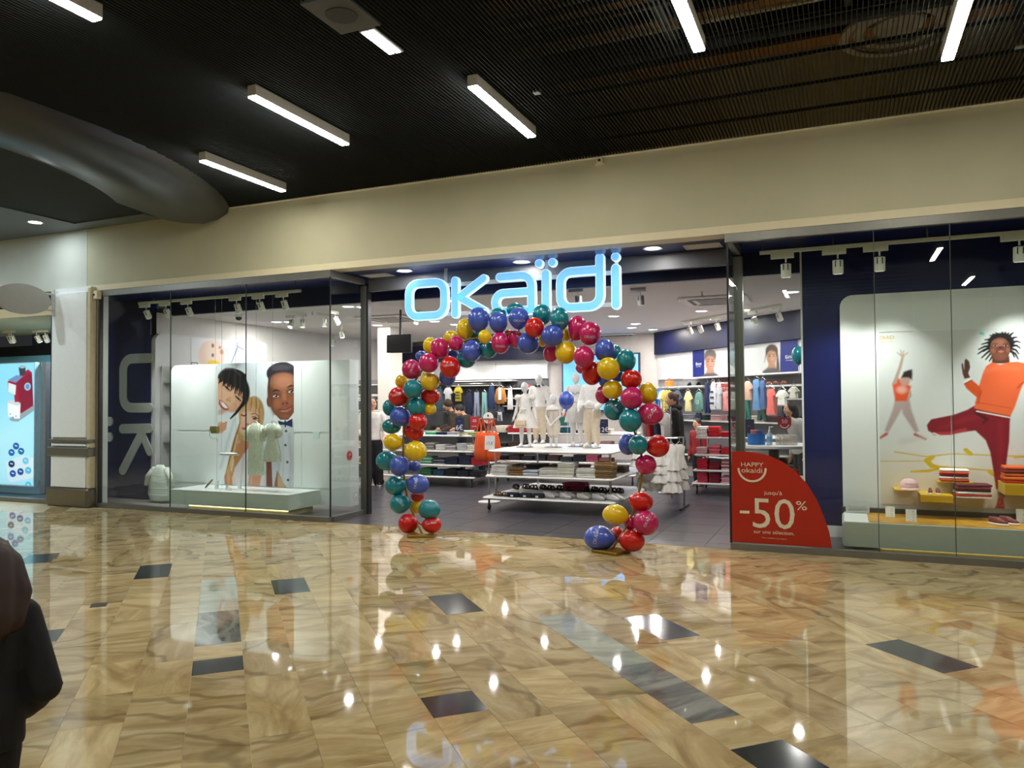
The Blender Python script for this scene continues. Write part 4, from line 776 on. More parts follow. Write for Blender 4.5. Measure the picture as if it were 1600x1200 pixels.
def hung_dress(px, pt_, pb, Y, w, col, label, sleeves=True, flare=1.25, waist=.75, ruffle=0):
    a = P(px, pt_, Y); b = P(px, pb, Y); H = a.z-b.z; t = thing('hanging_dress', label, 'dress', (a.x, Y, b.z)); m = mat(col, .22, var=.1, scale=22, bump=.5); rg = []
    for z, k in ((0, flare), (.25, flare*.93), (.55, waist), (.62, waist*.97), (.8, 1.0), (.93, .86), (1.0, .42)):
        n = 28; rg.append([(w/2*k*math.cos(2*math.pi*j/n)*(1+(.07 if z < .5 else .035)*math.cos(j*2.7+z*3)), .07*k*math.sin(2*math.pi*j/n)*(1+(.35 if z < .5 else .16)*math.cos(j*2.7+z*3)), z*H) for j in range(n)])
    MB().loft(rg, cap=False).build('body', m, t, True, world=False); MB().loft([rg[3], [(x*1.04, y*1.06, z+.015) for x, y, z in rg[3]], [(x, y, z+.03) for x, y, z in rg[3]]], cap=False).build('waistband', m, t, True, world=False)
    if sleeves:
        for s in (-1, 1): MB().limb([(s*w*.4, 0, H*.92), (s*w*.56, -.01, H*.82), (s*w*.6, -.02, H*.7)], [.035, .05, .045], 8).build('sleeve', m, t, True, world=False)
    MB().tube([(-w*.3, 0, H*.97), (0, 0, H*1.03), (w*.3, 0, H*.97)], .006, 6).build('hanger', mat('#dfe4e2', .2), t, world=False); mm = MB(); wire(mm, (0, 0, H*1.03), (0, 0, HS-b.z)); mm.build('wire', M_CHROME, t, world=False)
hung_dress(400, 661, 742, 8.55, .25, '#dbe3cf', 'pale green satin dress hanging left before the children poster', flare=1.0, waist=.9)
hung_dress(426, 661, 721, 8.5, .21, '#d3d9c8', 'short sage romper hanging right beside the green satin dress', flare=1.2)
c = P(494, 680, YP-.012); MB().box(c.x-.055, c.x+.055, YP-.0105, YP-.007, c.z-.05, c.z+.05).build('notice', mat('#cfe6e3', .4, var=0), pn)
# stickers on the return glass
def rsticker(py, pyc, r, col, label, ring=None, txt=()):
    c = WX(py, pyc, XL+.002); t = thing('round_sticker', label, 'sticker', tuple(c)); Mx = Matrix(((0, 1, 0, 0), (1, 0, 0, 0), (0, 0, 1, 0), (0, 0, 0, 1)))
    MB().prism([(r*math.cos(2*math.pi*j/28), r*math.sin(2*math.pi*j/28)) for j in range(28)], 0, .002, Mx).build('disc', mat(col, .4, var=0), t, world=False)
    if ring: MB().loft([[(.0027, k*math.cos(2*math.pi*j/28), k*math.sin(2*math.pi*j/28)) for j in range(28)] for k in (r*.86, r*.93)], cap=False).build('ring', mat(ring, .5, var=0), t, world=False)
    for tx, z, s in txt: put_text(tx, s, T(c) @ Matrix.Rotation(R(90), 4, 'Z') @ T(0, -.0032, z), 'lettering', mat(ring or '#ffffff', .5, var=0), t)
rsticker(546, 712, .068, '#a51d20', 'round red sticker on the left window corner glass', '#e9d9d5', [('-50', .0, .045), ('%', -.035, .03)])
rsticker(556, 775, .06, '#d9dcd9', 'round white sticker low on the left window corner glass', '#3a3c3c', [('OK', -.03, .035)])

# ------------------------------------------------------------------ right window display
YB = 9.05; rp = thing('poster_display', 'large white rounded display panel with jumping children poster in right window', 'panel', (1.2, YB, 0))
xa = P(1314, 600, YB).x; ztr = P(1340, 460.5, YB).z; zb_ = P(1330, 793, YB).z
MB().prism([(xa, .36), (2.55, .36), (2.55, ztr)]+arc(xa+.13, ztr-.13, .13, 90, 180), YB+.008, YB+.1).build('board', mat('#e3e8e6', .4, var=.01), rp)
for a, b, zt2, zb2 in ((1372, 1427, 459, 517), (1429, 1547, 456, 516), (1549, 1640, 450, 515)):
    A_ = P(a, zt2, YB); B_ = P(b, zb2, YB); MB().box(A_.x, B_.x, YB+.002, YB+.0075, B_.z, A_.z-.02).build('panel', mat('#dfe5e3', .4, var=.01), rp)
pr = on(YB-.001); xp = pr(1373, 600)[0]; cv = Canvas(xp, 2.4, pr(1400, 788)[1], pr(1400, 519)[1], .006, '#d5dad9', pr)
cv.poly([(1360, 690), (1700, 690), (1700, 800), (1360, 800)], '#dcdcd8', .25); cv.poly([(1360, 728), (1700, 728), (1700, 830), (1360, 830)], '#d9d2c0', .18)
Yl = '#d2b21c'
for pts, w in (([(1398, 706), (1447, 713.5), (1490, 709), (1550, 711.5), (1660, 715)], 2), ([(1373, 720.5), (1444, 720.5)], 1.5), ([(1458, 714), (1448, 720), (1456, 728), (1478, 732)], [6, 9, 8, 4]), ([(1424, 737), (1450, 736), (1478, 730)], [3, 5, 3]), ([(1470, 729), (1545, 735), (1600, 738), (1680, 737)], 2.4), ([(1509, 703), (1516, 709)], 7), ([(1546, 737), (1552, 742)], 6), ([(1585, 715), (1620, 712)], 3)): cv.line(pts, w, Yl, .006)
# blurred girl
cv.poly([(1399, 622), (1421, 622), (1424, 640), (1436, 674), (1430, 676), (1410, 646), (1409, 640), (1388, 676), (1382, 673), (1394, 642)], '#b3a09f', .012); cv.line([(1430, 679), (1446, 686)], [5, 3], '#b5464c', .01); cv.line([(1385, 678), (1374, 685)], [5, 3], '#b5464c', .01); cv.line([(1410, 690), (1445, 684)], [10, 3], '#c6c6c4', .03, .6)
cv.poly([(1394, 600), (1402, 590), (1409, 594), (1424, 604), (1422, 610), (1420, 620), (1417, 627), (1399, 627), (1396, 612)], '#dd5630', .012); cv.line([(1398, 598), (1406, 575), (1411, 556)], [6, 5, 4], '#b39a8b', .008)
for q in ((1402, 551), (1407, 547), (1412, 548), (1418, 551)): cv.line([(1410, 557), q], [3, 1.5], '#b9a292', .006)
cv.oval(1414, 595, 8, 8, '#c1978a', 0, .3); cv.poly([(1408, 590), (1412, 581), (1420, 578), (1425, 577), (1426, 584), (1425, 594), (1419, 590)], '#2b2429', .01); cv.oval(1409, 609, 8, 6, '#e9b7a6', 0, .8, .8); cv.line([(1421, 610), (1423, 618), (1418, 624)], 3, '#b3917f', .008)
# orange boy
S1 = '#6e4031'; DR = '#17141a'
for q in ((1529, 546), (1528, 553), (1534, 559), (1540, 562), (1546, 564), (1534, 538), (1539, 531), (1547, 524), (1556, 520), (1566, 519), (1576, 520), (1583, 520), (1589, 527), (1594, 535), (1594, 544), (1592, 553), (1591, 561), (1585, 558), (1537, 549), (1551, 522), (1571, 519)):
    mx = (1564+(q[0]-1564)*.55, 540+(q[1]-540)*.5-2); cv.line([(1564, 540), mx, ((mx[0]+q[0])/2+1.5, (mx[1]+q[1])/2-2), q], [9, 5, 3.6, 2.2], DR, .004)
cv.oval(1564, 536, 21, 16, DR, 0, .15); cv.poly([(1550, 556), (1577, 556), (1578, 568), (1550, 568)], '#5a3326', .006); cv.oval(1562.5, 545.5, 16, 18.5, S1, 0, .1); cv.oval(1561, 536, 10, 6, '#9a6552', 0, .8, .8); cv.oval(1562, 557, 9, 6, '#87523f', 0, .8, .7); cv.oval(1552, 548, 4, 4, '#8d5944', 0, .8); cv.oval(1575, 547, 3, 4, '#8d5944', 0, .8); cv.poly([(1546, 538), (1551, 530), (1563, 527), (1575, 530), (1579, 538), (1582, 530), (1572, 522), (1552, 522), (1544, 531)], DR, .005)
for ex in (1555, 1571.5): cv.oval(ex, 540, 3.2, 1.0, '#c7b2a8', 0, .5); cv.oval(ex, 540, 1.5, 1.2, '#1c0e0c', 0, .4); cv.line([(ex-3.6, 539.6), (ex, 538.6), (ex+3.6, 539.6)], .8, '#22110d'); cv.line([(ex-4, 537.3), (ex, 536), (ex+4, 537.3)], 1, '#281510')
cv.oval(1563.5, 543, 3.4, 1.8, '#4c281e', 0, .5); cv.oval(1564, 549.3, 4.2, 1.7, '#b0716c', 0, .4)
OR = '#e8683c'; cv.poly([(1448, 664), (1455, 655), (1490, 648), (1512, 640), (1522, 634), (1579, 650), (1578, 660), (1577, 690), (1573, 720), (1571, 764), (1556, 764), (1552, 735), (1547, 706), (1540, 688), (1524, 673), (1490, 677), (1462, 680), (1450, 673)], '#821a2b', .006)
cv.line([(1470, 668), (1510, 655), (1530, 650)], [4, 9, 4], '#9a2434', .02, .8); cv.line([(1563, 660), (1564, 700), (1562, 750)], [8, 8, 4], '#982334', .02, .8); cv.line([(1526, 645), (1542, 655), (1536, 662)], [6, 5, 2], '#3c1018', .012, .9); cv.line([(1460, 678), (1485, 677), (1508, 672)], [5, 6, 6], '#b5393f', .006); cv.line([(1459, 677), (1468, 681)], 3, '#d5d8d6', .004)
cv.poly([(1550, 566), (1541, 572), (1535, 585), (1529, 605), (1524, 628), (1522, 638), (1550, 645), (1578, 652), (1586, 636), (1594, 612), (1599, 600), (1625, 612), (1640, 600), (1622, 572), (1590, 565), (1577, 566), (1563, 570)], OR, .006); cv.poly([(1505, 598), (1517, 592), (1524, 598), (1531, 604), (1535, 612), (1530, 624), (1519, 615), (1510, 607)], '#d65425', .006)
cv.line([(1540, 580), (1560, 574), (1590, 576)], [5, 7, 5], '#f07d52', .02, .7); cv.line([(1532, 612), (1528, 630)], 2, '#b8451d', .01); cv.line([(1598, 598), (1590, 606)], 2, '#a33f1c', .008); cv.line([(1523, 628), (1580, 638)], .9, '#b9471f'); cv.line([(1526, 642.5), (1578, 652.5)], 2.2, '#e9e4e2'); cv.line([(1525, 640.5), (1578, 650.3)], 1, '#33212e'); cv.line([(1506, 598), (1517, 592)], 3.2, '#ece5de'); cv.line([(1507, 599.5), (1518.5, 593.5)], 1, '#33212e')
cv.poly([(1507, 592), (1504, 584), (1502, 570), (1503, 567), (1505, 569), (1506.5, 577), (1507, 564), (1509, 560), (1511.5, 562), (1514.5, 565), (1516, 574), (1513, 583), (1516, 590)], '#5c372e', .004); cv.line([(1509, 563), (1509, 574)], .8, '#3c2420'); cv.line([(1512, 565), (1511, 575)], .8, '#3c2420')
cv.poly([(1558, 763), (1571, 763), (1570, 778), (1560, 778)], '#93705f', .008); cv.poly([(1560, 777), (1568, 777), (1570, 795), (1568, 806), (1552, 806), (1552, 797), (1557, 789)], '#c73a35', .006)
for q in ((1562, 785), (1566, 790), (1559, 795), (1564, 799)): cv.oval(q[0], q[1], 1.3, 1, '#ef8b7c', 0, .4)
cv.line([(1486.5, 517), (1486.5, 790)], .7, '#a9b1b0', .002); cv.oval(1534, 521, 4.5, 2.6, '#7fc9c6', -20, .4)
cv.build('poster', rp, y=YB-.001)
fit_text('OKAIDI', 1374.5, 1397, 524.5, 530, YB, 'lettering', mat('#c9a53c', .5, var=0), rp, .004)
fit_text('GOOD ID', 1374.5, 1395, 532, 536, YB, 'lettering', mat('#d6c9a0', .5, var=0), rp, .004)
# plinth
YF = 8.27; zt3 = P(1320, 815.5, YF).z; zb3 = P(1320, 853, YF).z
pt = thing('display_plinth', 'long pale grey green plinth with wooden top strip glowing underneath in right window', 'plinth', (1.2, 8.65, 0)); M_PR = mat('#b9c1b4', .4, var=.01); xpl = P(1316, 830, YF).x
MB().prism(rrect(xpl, 2.5, zb3, zt3, .03, 3), YF, YB-.06).build('body', M_PR, pt); MB().box(xpl+.02, 2.49, YF+.005, YB-.065, zt3, zt3+.006).build('top', mat('#dfe4de', .3, var=.01), pt)
wd = mat('#b98a2e', .4, var=.2, scale=6)
for k in range(5): MB().box(xpl+.24, 2.48, YF+.02+k*.135, YF+.15+k*.135, zt3+.006, zt3+.011).build('plank', wd, pt)
MB().box(xpl, 2.5, YB-.059, YB+.005, zt3, .36).build('back_strip', mat('#3b3a36', .4), pt); MB().box(xpl+.1, 2.45, YF+.16, YB-.1, .003, zb3).build('base', mat('#b9ad82', .5), pt)
MB().box(xpl+.35, 2.45, YF+.148, YF+.158, .045, zb3-.002).build('light_strip', mat('#ffe9a6', .4, emit=3.2, var=0), pt)
zt3 += .011
# yellow shelves on the panel and what lies on them
M_YL = mat('#c79f0c', .4, var=.02)
def yshelf(px0, px1, pyt, pyb, Y0, label):
    a = P(px0, pyt, Y0); b = P(px1, pyb, Y0); t = thing('display_shelf', label, 'shelf', ((a.x+b.x)/2, (Y0+YB)/2, b.z)); MB().box(a.x, b.x, Y0+.0, YB-.003, a.z-.012, a.z).build('top', mat('#d6b226', .35, var=.01), t)
    if a.z-b.z > .03: MB().box(a.x, b.x, Y0, Y0+.012, b.z, a.z-.0125).build('front', M_YL, t); MB().box(a.x, a.x+.012, Y0+.0125, YB-.003, b.z, a.z-.0125).build('side', M_YL, t); MB().box(b.x-.012, b.x, Y0+.0125, YB-.003, b.z, a.z-.0125).build('side', M_YL, t)
    return t, a, b
t, a, b = yshelf(1398, 1434, 765, 766, 8.72, 'flat yellow shelf holding the pink cap'); c = P(1421, 763, 8.84); c.z = a.z+.001
t = thing('baseball_cap', 'pale pink baseball cap on the yellow shelf', 'cap', (c.x, 8.86, a.z+.001)); mc = mat('#dcb7b4', .8, var=.04)
MB().loft([[(.088*k*math.cos(2*math.pi*j/20), .1*k*math.sin(2*math.pi*j/20), z) for j in range(20)] for z, k in ((0, 1), (.03, 1), (.07, .86), (.095, .55), (.105, .15))]).build('crown', mc, t, True, world=False); MB().loft([[(.085*math.cos(R(180+180*j/12))*1.0, -.06+s*.1*math.sin(R(180+180*j/12))-0, .012-.012*s+h) for j in range(13)] for s, h in ((.3, 0), (1, -.004), (1, 0), (.3, .006))], cap=False).build('visor', mc, t, True, world=False)
MB().ell((0, 0, .106), (.01, .01, .006), 8, 4).build('button', mc, t, world=False); put_text('OKAIDI', .03, T(c.x, 8.755, a.z+.045), 'lettering', mat('#7a5a62', .6, var=0), t, sx=1.0)
t, a, b = yshelf(1439, 1490, 773, 786, 8.68, 'yellow box shelf holding the small burgundy trainers')
for s in (-1, 1): c = P(1460+s*6, 770, 8.76); t = thing('trainer', 'small burgundy trainer on the yellow box shelf, %s one' % ('left' if s < 0 else 'right'), 'shoe', (c.x, 8.8, a.z+.001), R(3*s), None); shoe(t, .15, Matrix(), mat('#7e2a2a', .6))
FAR = {}
def far_stack(p, cols, w, d, h, rz):
    for k, c in enumerate(cols): folded(FAR.setdefault(c, MB()), w, d, h*.96, T(p[0], p[1], p[2]+k*h) @ Matrix.Rotation(rz, 4, 'Z'))
def stack(p, cols, w, d, h, rz, label, group, jit=.006):
    for k, c in enumerate(cols):
        n_ = len(cols); t = thing('folded_garment', ('bottom' if k == 0 else 'topmost' if k == n_-1 else ('second', 'third', 'fourth', 'fifth', 'sixth', 'seventh', 'eighth')[k-1]+' lowest')+' '+label, 'clothes', (p[0]+random.uniform(-jit, jit), p[1]+random.uniform(-jit, jit), p[2]+k*(h+.0005)), rz+random.uniform(-.05, .05), group if len(cols) > 1 else None)
        key = ('fold', w, d, h)
        if key not in MATS: MATS[key] = folded(MB(), w, d, h*.98, Matrix()).mesh(True); autosmooth(MATS[key], 50)
        me = MATS[key].copy(); me.materials.append(mat(c, .85, var=.1, scale=25)); o = bpy.data.objects.new('fabric', me); reg(o, t)
t, a, b = yshelf(1466, 1520, 752, 753, 8.85, 'thin yellow shelf holding the topmost folded sweaters in right window'); stack(((a.x+b.x)/2, 8.93, a.z+.001), ['#cc3d24', '#efe7df', '#7c1c28', '#cc4a30', '#e8e2dc'], .25, .16, .024, 0, 'red and white sweater on the thin yellow shelf', 'sweaters on the thin yellow shelf')
a = P(1495, 776, 8.72); b = P(1550, 777, 8.72); t = thing('display_shelf', 'clear shelf holding the burgundy folded stack beside raised leg of the poster boy', 'shelf', ((a.x+b.x)/2, 8.85, a.z-.006)); MB().box(a.x, b.x, 8.72, YB-.003, a.z-.008, a.z).build('plate', mat('#dfe6e4', .15), t); stack(((a.x+b.x)/2, 8.84, a.z+.001), ['#c2301f', '#d9d2cc', '#4c1620', '#7b1f2d', '#5a1a24'], .3, .2, .024, R(4), 'burgundy patterned garment on the clear shelf', 'garments on the clear shelf')
MB_ = MB().ell((0, 0, 0), (.035, .02, .012), 12, 6); 
t, a, b = yshelf(1570, 1640, 756, 776, 8.68, 'yellow box shelf at right edge holding orange sweaters'); stack(((a.x+b.x)/2, 8.84, a.z+.001), ['#b3240f', '#d9661f', '#cf5a1b', '#7a1a24', '#c7541a'], .34, .24, .032, 0, 'orange sweater on the yellow shelf at right edge', 'orange sweaters on the right shelf')
for s, lab in ((0, 'burgundy trainer with white toe on the wooden plinth top, left one'), (1, 'burgundy trainer with white toe on wooden plinth top, right one')): c = F(1562+s*17, 822-s*1, zt3); t = thing('trainer', lab, 'shoe', (c.x, c.y+.06, zt3+.001), R(50)); shoe(t, .2, Matrix(), mat('#7a3230', .6))
for px, pyb, w, lab in ((1391, 808, .085, 'white price card with four lines behind the glass joint, left of the other'), (1424, 815, .095, 'white price card with four lines in the middle of the wooden plinth top'), (1598, 816, .1, 'white price card beside the burgundy trainers at the right edge')):
    c = F(px, pyb, zt3); card(c, w, w*1.25, lab, [(tx, x_, z_*w*1.25, w*.17) for z_, row in zip((.76, .53, .3, .07), (('--', '30'), ('---', '17,99'), ('---', '26'), ('---', '1,99'))) for tx, x_ in zip(row, (-w*.25, w*.2))])
c = F(1340, 801, zt3); t = card(c, .23, .125, 'grey notice card at left end of the right window plinth', [('-', 0, .1, .03)], c='#b9bdb8', cat='notice')
m = MB()
for k in range(4): m.box(c.x-.09, c.x+.09, c.y-.004, c.y-.002, c.z+.03+k*.012, c.z+.034+k*.012)
m.build('print_line', mat('#8b8f8b', .6, var=0), t)
# red promotion sticker on the glass
Yg = D0+.006; og = on(Yg); t = thing('promotion_sticker', 'big red quarter arch promotion sticker on the right window glass', 'sticker', tuple(P(1220, 855, Yg)))
apx = [(1143.5, 706), (1160, 705), (1178, 707), (1200, 711), (1222, 721), (1243, 736), (1261, 756), (1276, 780), (1287, 806), (1296, 832), (1300, 856.5)]
MB().prism([og(1143.5, 846.5)]+[og(x, y) for x, y in apx], Yg, Yg+.002).build('film', mat('#a82312', .3, var=.02), t); M_IV = mat('#d8d2ba', .5, var=0)
fit_text('HAPPY', 1158, 1193, 722.5, 729, Yg, 'lettering', M_IV, t, .002); 
fit_text('okaidi', 1158.5, 1191, 731, 738.5, Yg, 'lettering', M_IV, t, .002)
m = MB(); cx_, cz_ = og(1175, 732); rr = og(1197, 732)[0]-cx_; pts = [(cx_+rr*.97*math.cos(R(a)), cz_+rr*.95*math.sin(R(a))) for a in range(183, 360, 11)]; poly_stroke(m, pts, .02, Yg-.002, Yg-.001); m.build('smile_mark', M_IV, t)
fit_text("jusqu'à", 1194, 1222, 767, 773, Yg, 'lettering', M_IV, t, .002); fit_text('-', 1156, 1171, 796, 825, Yg, 'lettering', M_IV, t, .002) if False else None
m = MB(); a = og(1156, 797.5); b = og(1171, 802.5); m.box(a[0], b[0], Yg-.002, Yg-.001, b[1], a[1]); m.build('minus_mark', M_IV, t)
fit_text('50', 1176.5, 1242, 779, 825.5, Yg, 'lettering', M_IV, t, .002); fit_text('%', 1244, 1261, 783, 797, Yg, 'lettering', M_IV, t, .002); fit_text('sur une sélection.', 1178, 1241, 829, 834.5, Yg, 'lettering', M_IV, t, .002); fit_text('*Voir conditions en magasin.', 1190, 1230, 840, 842, Yg, 'lettering', M_IV, t, .002)

# ------------------------------------------------------------------ neighbouring shop at far left
YN = 8.7; nb = thing('lightbox_poster', 'glowing sky blue lightbox poster with a red toy coffee machine at far left', 'poster', tuple(P(25, 760, YN)))
zt4 = P(30, 568, YN).z; zb4 = P(30, 758, YN).z; xr4 = P(53, 650, YN).x; pr = on(YN-.002); cv = Canvas(xr4-1.0, xr4, zb4, zt4, .006, '#8fdcf6', pr)
cv.poly([(-40, 660), (60, 640), (60, 770), (-40, 770)], '#aee9fa', .3)
cv.poly([(14, 655), (28, 645), (54, 632), (54, 641), (28, 659), (18, 658)], '#8fa2ad', .008); cv.poly([(12, 596), (25, 590), (44, 577), (50, 582), (52, 634), (33, 646), (24, 640), (22, 616), (13, 612)], '#a3203f', .006); cv.poly([(26, 598), (45, 583), (50, 586), (52, 632), (33, 645)], '#86203c', .006); cv.poly([(12, 594), (26, 586), (36, 588), (25, 598)], '#6c8fc0', .006); cv.poly([(13, 598), (25, 602), (24, 617), (13, 612)], '#dfe8ee', .006); cv.poly([(29, 574), (40, 572), (40, 585), (31, 587)], '#38444f', .006); cv.oval(35, 573, 5, 2.5, '#9fb3bd', 0, .3); cv.oval(43, 604, 5, 6, '#9cc6e6', 0, .2); cv.oval(43, 604, 3, 4, '#5d8fc4', 0, .3)
for x_, y_ in ((17, 640), (26, 643)):
    cv.poly([(x_-5, y_-12), (x_+6, y_-12), (x_+5, y_+11), (x_-4, y_+11)], '#eef4f6', .005); cv.oval(x_+.5, y_-12, 5.5, 3, '#c7d4da', 0, .2); cv.oval(x_-1, y_+7, 1, 1, '#4a5f73', 0, .4)
for x_, y_, c in ((25, 697, '#1d5fb0'), (18, 707, '#2266b5'), (33, 705, '#1f6ea8'), (18, 725, '#1b2f66'), (20, 740, '#1a57a8'), (32, 737, '#1d4f9c')): pass
cv.poly([(10, 722), (35, 712), (54, 716), (54, 746), (17, 754), (12, 748)], '#d3eaf4', .01)
for x_, y_, c in ((25, 697, '#1d5fb0'), (18, 707, '#2266b5'), (33, 705, '#1f6ea8'), (18, 725, '#1b2f66'), (20, 740, '#1a57a8'), (32, 737, '#1d4f9c'), (44, 735, '#56b9dd'), (44, 758, '#56c4e4'), (40, 720, '#6cc7e8')): cv.oval(x_, y_, 5, 5.5, c, 0, .15); cv.line([(x_-1.5, y_-1), (x_+1.5, y_)], 1, '#dfeef8')
cv.build('print', nb, y=YN-.002, m=print_mat(.55)); MB().box(xr4-1.02, xr4+.015, YN, YN+.08, zb4-.02, zt4+.015).build('frame', mat('#c7e8f2', .4), nb)
struct('wall_neighbour', MB().box(-17, -11.15, 10.4, 10.5, 0, 2.52), mat('#6ea3b3', .55, var=.02)); struct('trim_5', MB().box(-17, -11.15, 10.38, 10.5, 2.521, 2.72), M_BLK)
struct('ceiling_neighbour', MB().box(-17, -11.15, D0+.2, 10.5, 2.95, 3.1), mat('#d9c9a4', .7, var=.02)); struct('floor_neighbour', MB().box(-17, -11.2, D0+.003, 10.4, .003, .02), mat('#3c4a50', .5))
struct('trim_6', MB().box(-17, -11.12, D0-.02, D0+.05, .0, .06), M_STEEL)
struct('column_neighbour', MB().box(P(54.5, 650, YN).x, P(62, 650, YN).x, YN+.1, YN+.3, .03, P(58, 565, YN).z), mat('#8a8f90', .5))
for i, (px, py, rz) in enumerate(((15, 500, .3), (40, 498, -.2), (12, 518, .1), (52, 520, .2))): c = P(px, py-4, 9.6); spot_head((c.x, 9.6+.2*(i % 2), 2.948), R(30), rz, 'cream track spotlight in the neighbouring shop ceiling, %s' % ('upper left under the oval sign', 'upper right under the oval sign', 'lower left', 'lower right beside the pillar')[i], s=1.1, mcol=mat('#d9ccb0', .5), bright=True)
for x, y in ((-12.2, 9.3), (-13.4, 8.9)):
    ld = bpy.data.lights.new('neighbour', 'AREA'); ld.shape = 'DISK'; ld.size = .3; ld.energy = 45; ld.color = (.85, .96, 1); lo = bpy.data.objects.new('neighbour_lamp', ld); COL.objects.link(lo); lo.location = (x, y, 2.94)
# oval blade sign
c = WX(35, 467, -10.97); t = thing('oval_blade_sign', 'blank pale grey oval blade sign on a bracket beside the pillar top', 'sign', tuple(c)); A_ = WX(78, 467, -10.97).y-c.y; B_ = c.z-WX(35, 490.5, -10.97).z
Mx = Matrix(((0, 1, 0, 0), (1, 0, 0, 0), (0, 0, 1, 0), (0, 0, 0, 1))); MB().prism([(A_*math.cos(2*math.pi*j/40), B_*math.sin(2*math.pi*j/40)) for j in range(40)], -.025, .025, Mx).build('board', mat('#a7a6a1', .5, var=.03), t, world=False)
for s in (-1, 1): MB().box(-.012, .012, A_*.78, 7.965-c.y, s*B_*.55-.014, s*B_*.55+.014).build('arm', M_LGREY, t, world=False)
MB().box(-.03, .03, 7.93-c.y, 7.952-c.y, -B_*.9, B_*.9).build('wall_plate', M_LGREY, t, world=False)
# ------------------------------------------------------------------ shop furniture
ORD = ['first', 'second', 'third', 'fourth', 'fifth', 'sixth', 'seventh', 'eighth', 'ninth', 'tenth', 'eleventh', 'twelfth']
def gondola(label, x0, x1, y0, y1, zs, name='display_table', inset=.0):
    t = thing(name, label, 'display table', ((x0+x1)/2, (y0+y1)/2, 0))
    for i, z in enumerate(zs):
        k = inset*i; MB().rbox(x0+k, x1-k, y0+k, y1, z-.032, z, .07, k=4).build('shelf_board', M_SHELF, t)
    for x in (x0+.12, x1-.12):
        for y in (y0+.25, y1-.12): MB().tube([(x, y, zs[0]), (x, y, zs[-1]-.031)], .016, 8).build('post', M_CHROME, t); 
    for x in (x0+.08, x1-.08):
        for y in (y0+.1, y1-.1):
            m = MB(); m.tube([(x, y, .07), (x, y, zs[0]-.032)], .014, 8); m.lathe([(.035, -.012), (.04, -.008), (.04, .008), (.035, .012)], 14, T(x, y, .041) @ Matrix.Rotation(R(90), 4, 'Y')); m.build('castor', M_DSTEEL, t)
    return t
ZT = .84
gondola('low white three tier display table carrying the white child mannequins', -4.66, -2.74, 9.74, 11.75, (.19, .49, ZT), inset=.03)
ZG = (.19, .40, .65, .93)
gondola('four tier display table of folded clothes behind the left arch leg', -8.0, -5.98, 12.2, 13.5, ZG, inset=.02)
gondola('four tier display table of red and pink clothes behind the black coat shopper', -2.26, -.5, 12.6, 13.7, ZG, inset=.02)
gondola('four tier display table of mixed clothes behind the mannequins', -6.0, -3.4, 13.5, 14.5, ZG, inset=.02)
sh = lambda s: s
def front_stack(px, Y, z, cols, w, d, h, what, where, rz=0.0):
    x = P(px, 700, Y).x; stack((x, Y+d/2, z+.001), cols, w, d, h, rz, '%s %s' % (what, where), '%s %s' % (what, where))
Wt, Gy, Br, Kh = '#e4e3de', '#b9bab4', '#8a6a45', '#6d5a38'
Fm = 9.86
front_stack(779, Fm, .491, [Wt, Gy, Wt, Wt, '#d3d8dc', Wt], .24, .2, .022, 'white top', 'at left end of mannequin table')
front_stack(805, Fm, .491, [Br, Br, '#7c5b39'], .2, .2, .034, 'brown item', 'on mannequin table')
front_stack(828, Fm, .491, ['#aab6c6', '#dfe2e6', '#8d9bb3', '#d5dae0'], .22, .2, .018, 'blue white patterned top', 'on mannequin table')
front_stack(856, Fm, .491, [Wt, Gy, Wt, Wt, Gy], .27, .22, .022, 'white shirt', 'right of the blue patterned stack on the mannequin table')
front_stack(883, Fm, .491, [Wt, '#b7bda5', Wt, '#c7ccb8', Wt, '#b9bfae', Wt, Wt], .24, .22, .024, 'white and sage shirt', 'in the tallest white stack on the mannequin table')
front_stack(915, Fm, .491, [Wt, Wt, Gy, Wt, Wt], .27, .22, .024, 'white trousers', 'left of the khaki stack on the mannequin table')
front_stack(942, Fm, .491, [Kh, Br, Kh, '#a08358', Kh, Br, '#a58a62', '#9c7c4e'], .26, .22, .026, 'khaki trousers', 'at right end of mannequin table')
for i, (px, c) in enumerate(((790, '#5a4a3a'), (835, '#3b3a3c'), (870, '#6b5a4a'), (900, '#a0607a'), (960, '#4b4038'))): front_stack(px, 10.7, .491, [c]*3, .3, .24, .03, 'dark garment', 'in %s back stack of mannequin table' % ORD[i])
c = P(895, 751, 10.9); front_stack(895, 10.8, .191, ['#b44a6e']*4, .34, .24, .03, 'pink garment', 'low at the back of the mannequin table')
for i, px in enumerate((858, 884, 911, 935, 958)):
    x = P(px, 776, Fm).x
    for k in (0, 1): t = thing('trainer', '%s white trainer in the %s pair from left, mannequin table lowest tier' % (('left', 'right')[k], ORD[i]), 'shoe', (x+.03*k-.02, Fm+.05+.12*k, .191), R(66)); shoe(t, .235, Matrix(), mat('#d9dadb', .55), mat('#8f908e', .5))
for i, px in enumerate((801, 821, 840)):
    x = P(px, 776, Fm).x; t = thing('denim_pouch', 'dark navy folded pouch on the mannequin table lowest tier, %s from left' % ORD[i], 'pouch', (x, Fm+.02, .191)); MB().rbox(-.09, .09, -.05, .06, 0, .06, .03).build('body', mat('#1b2236', .8, var=.1), t, world=False); MB().box(-.02, .02, -.053, -.0505, .01, .035).build('tag', M_WHITE, t, world=False)
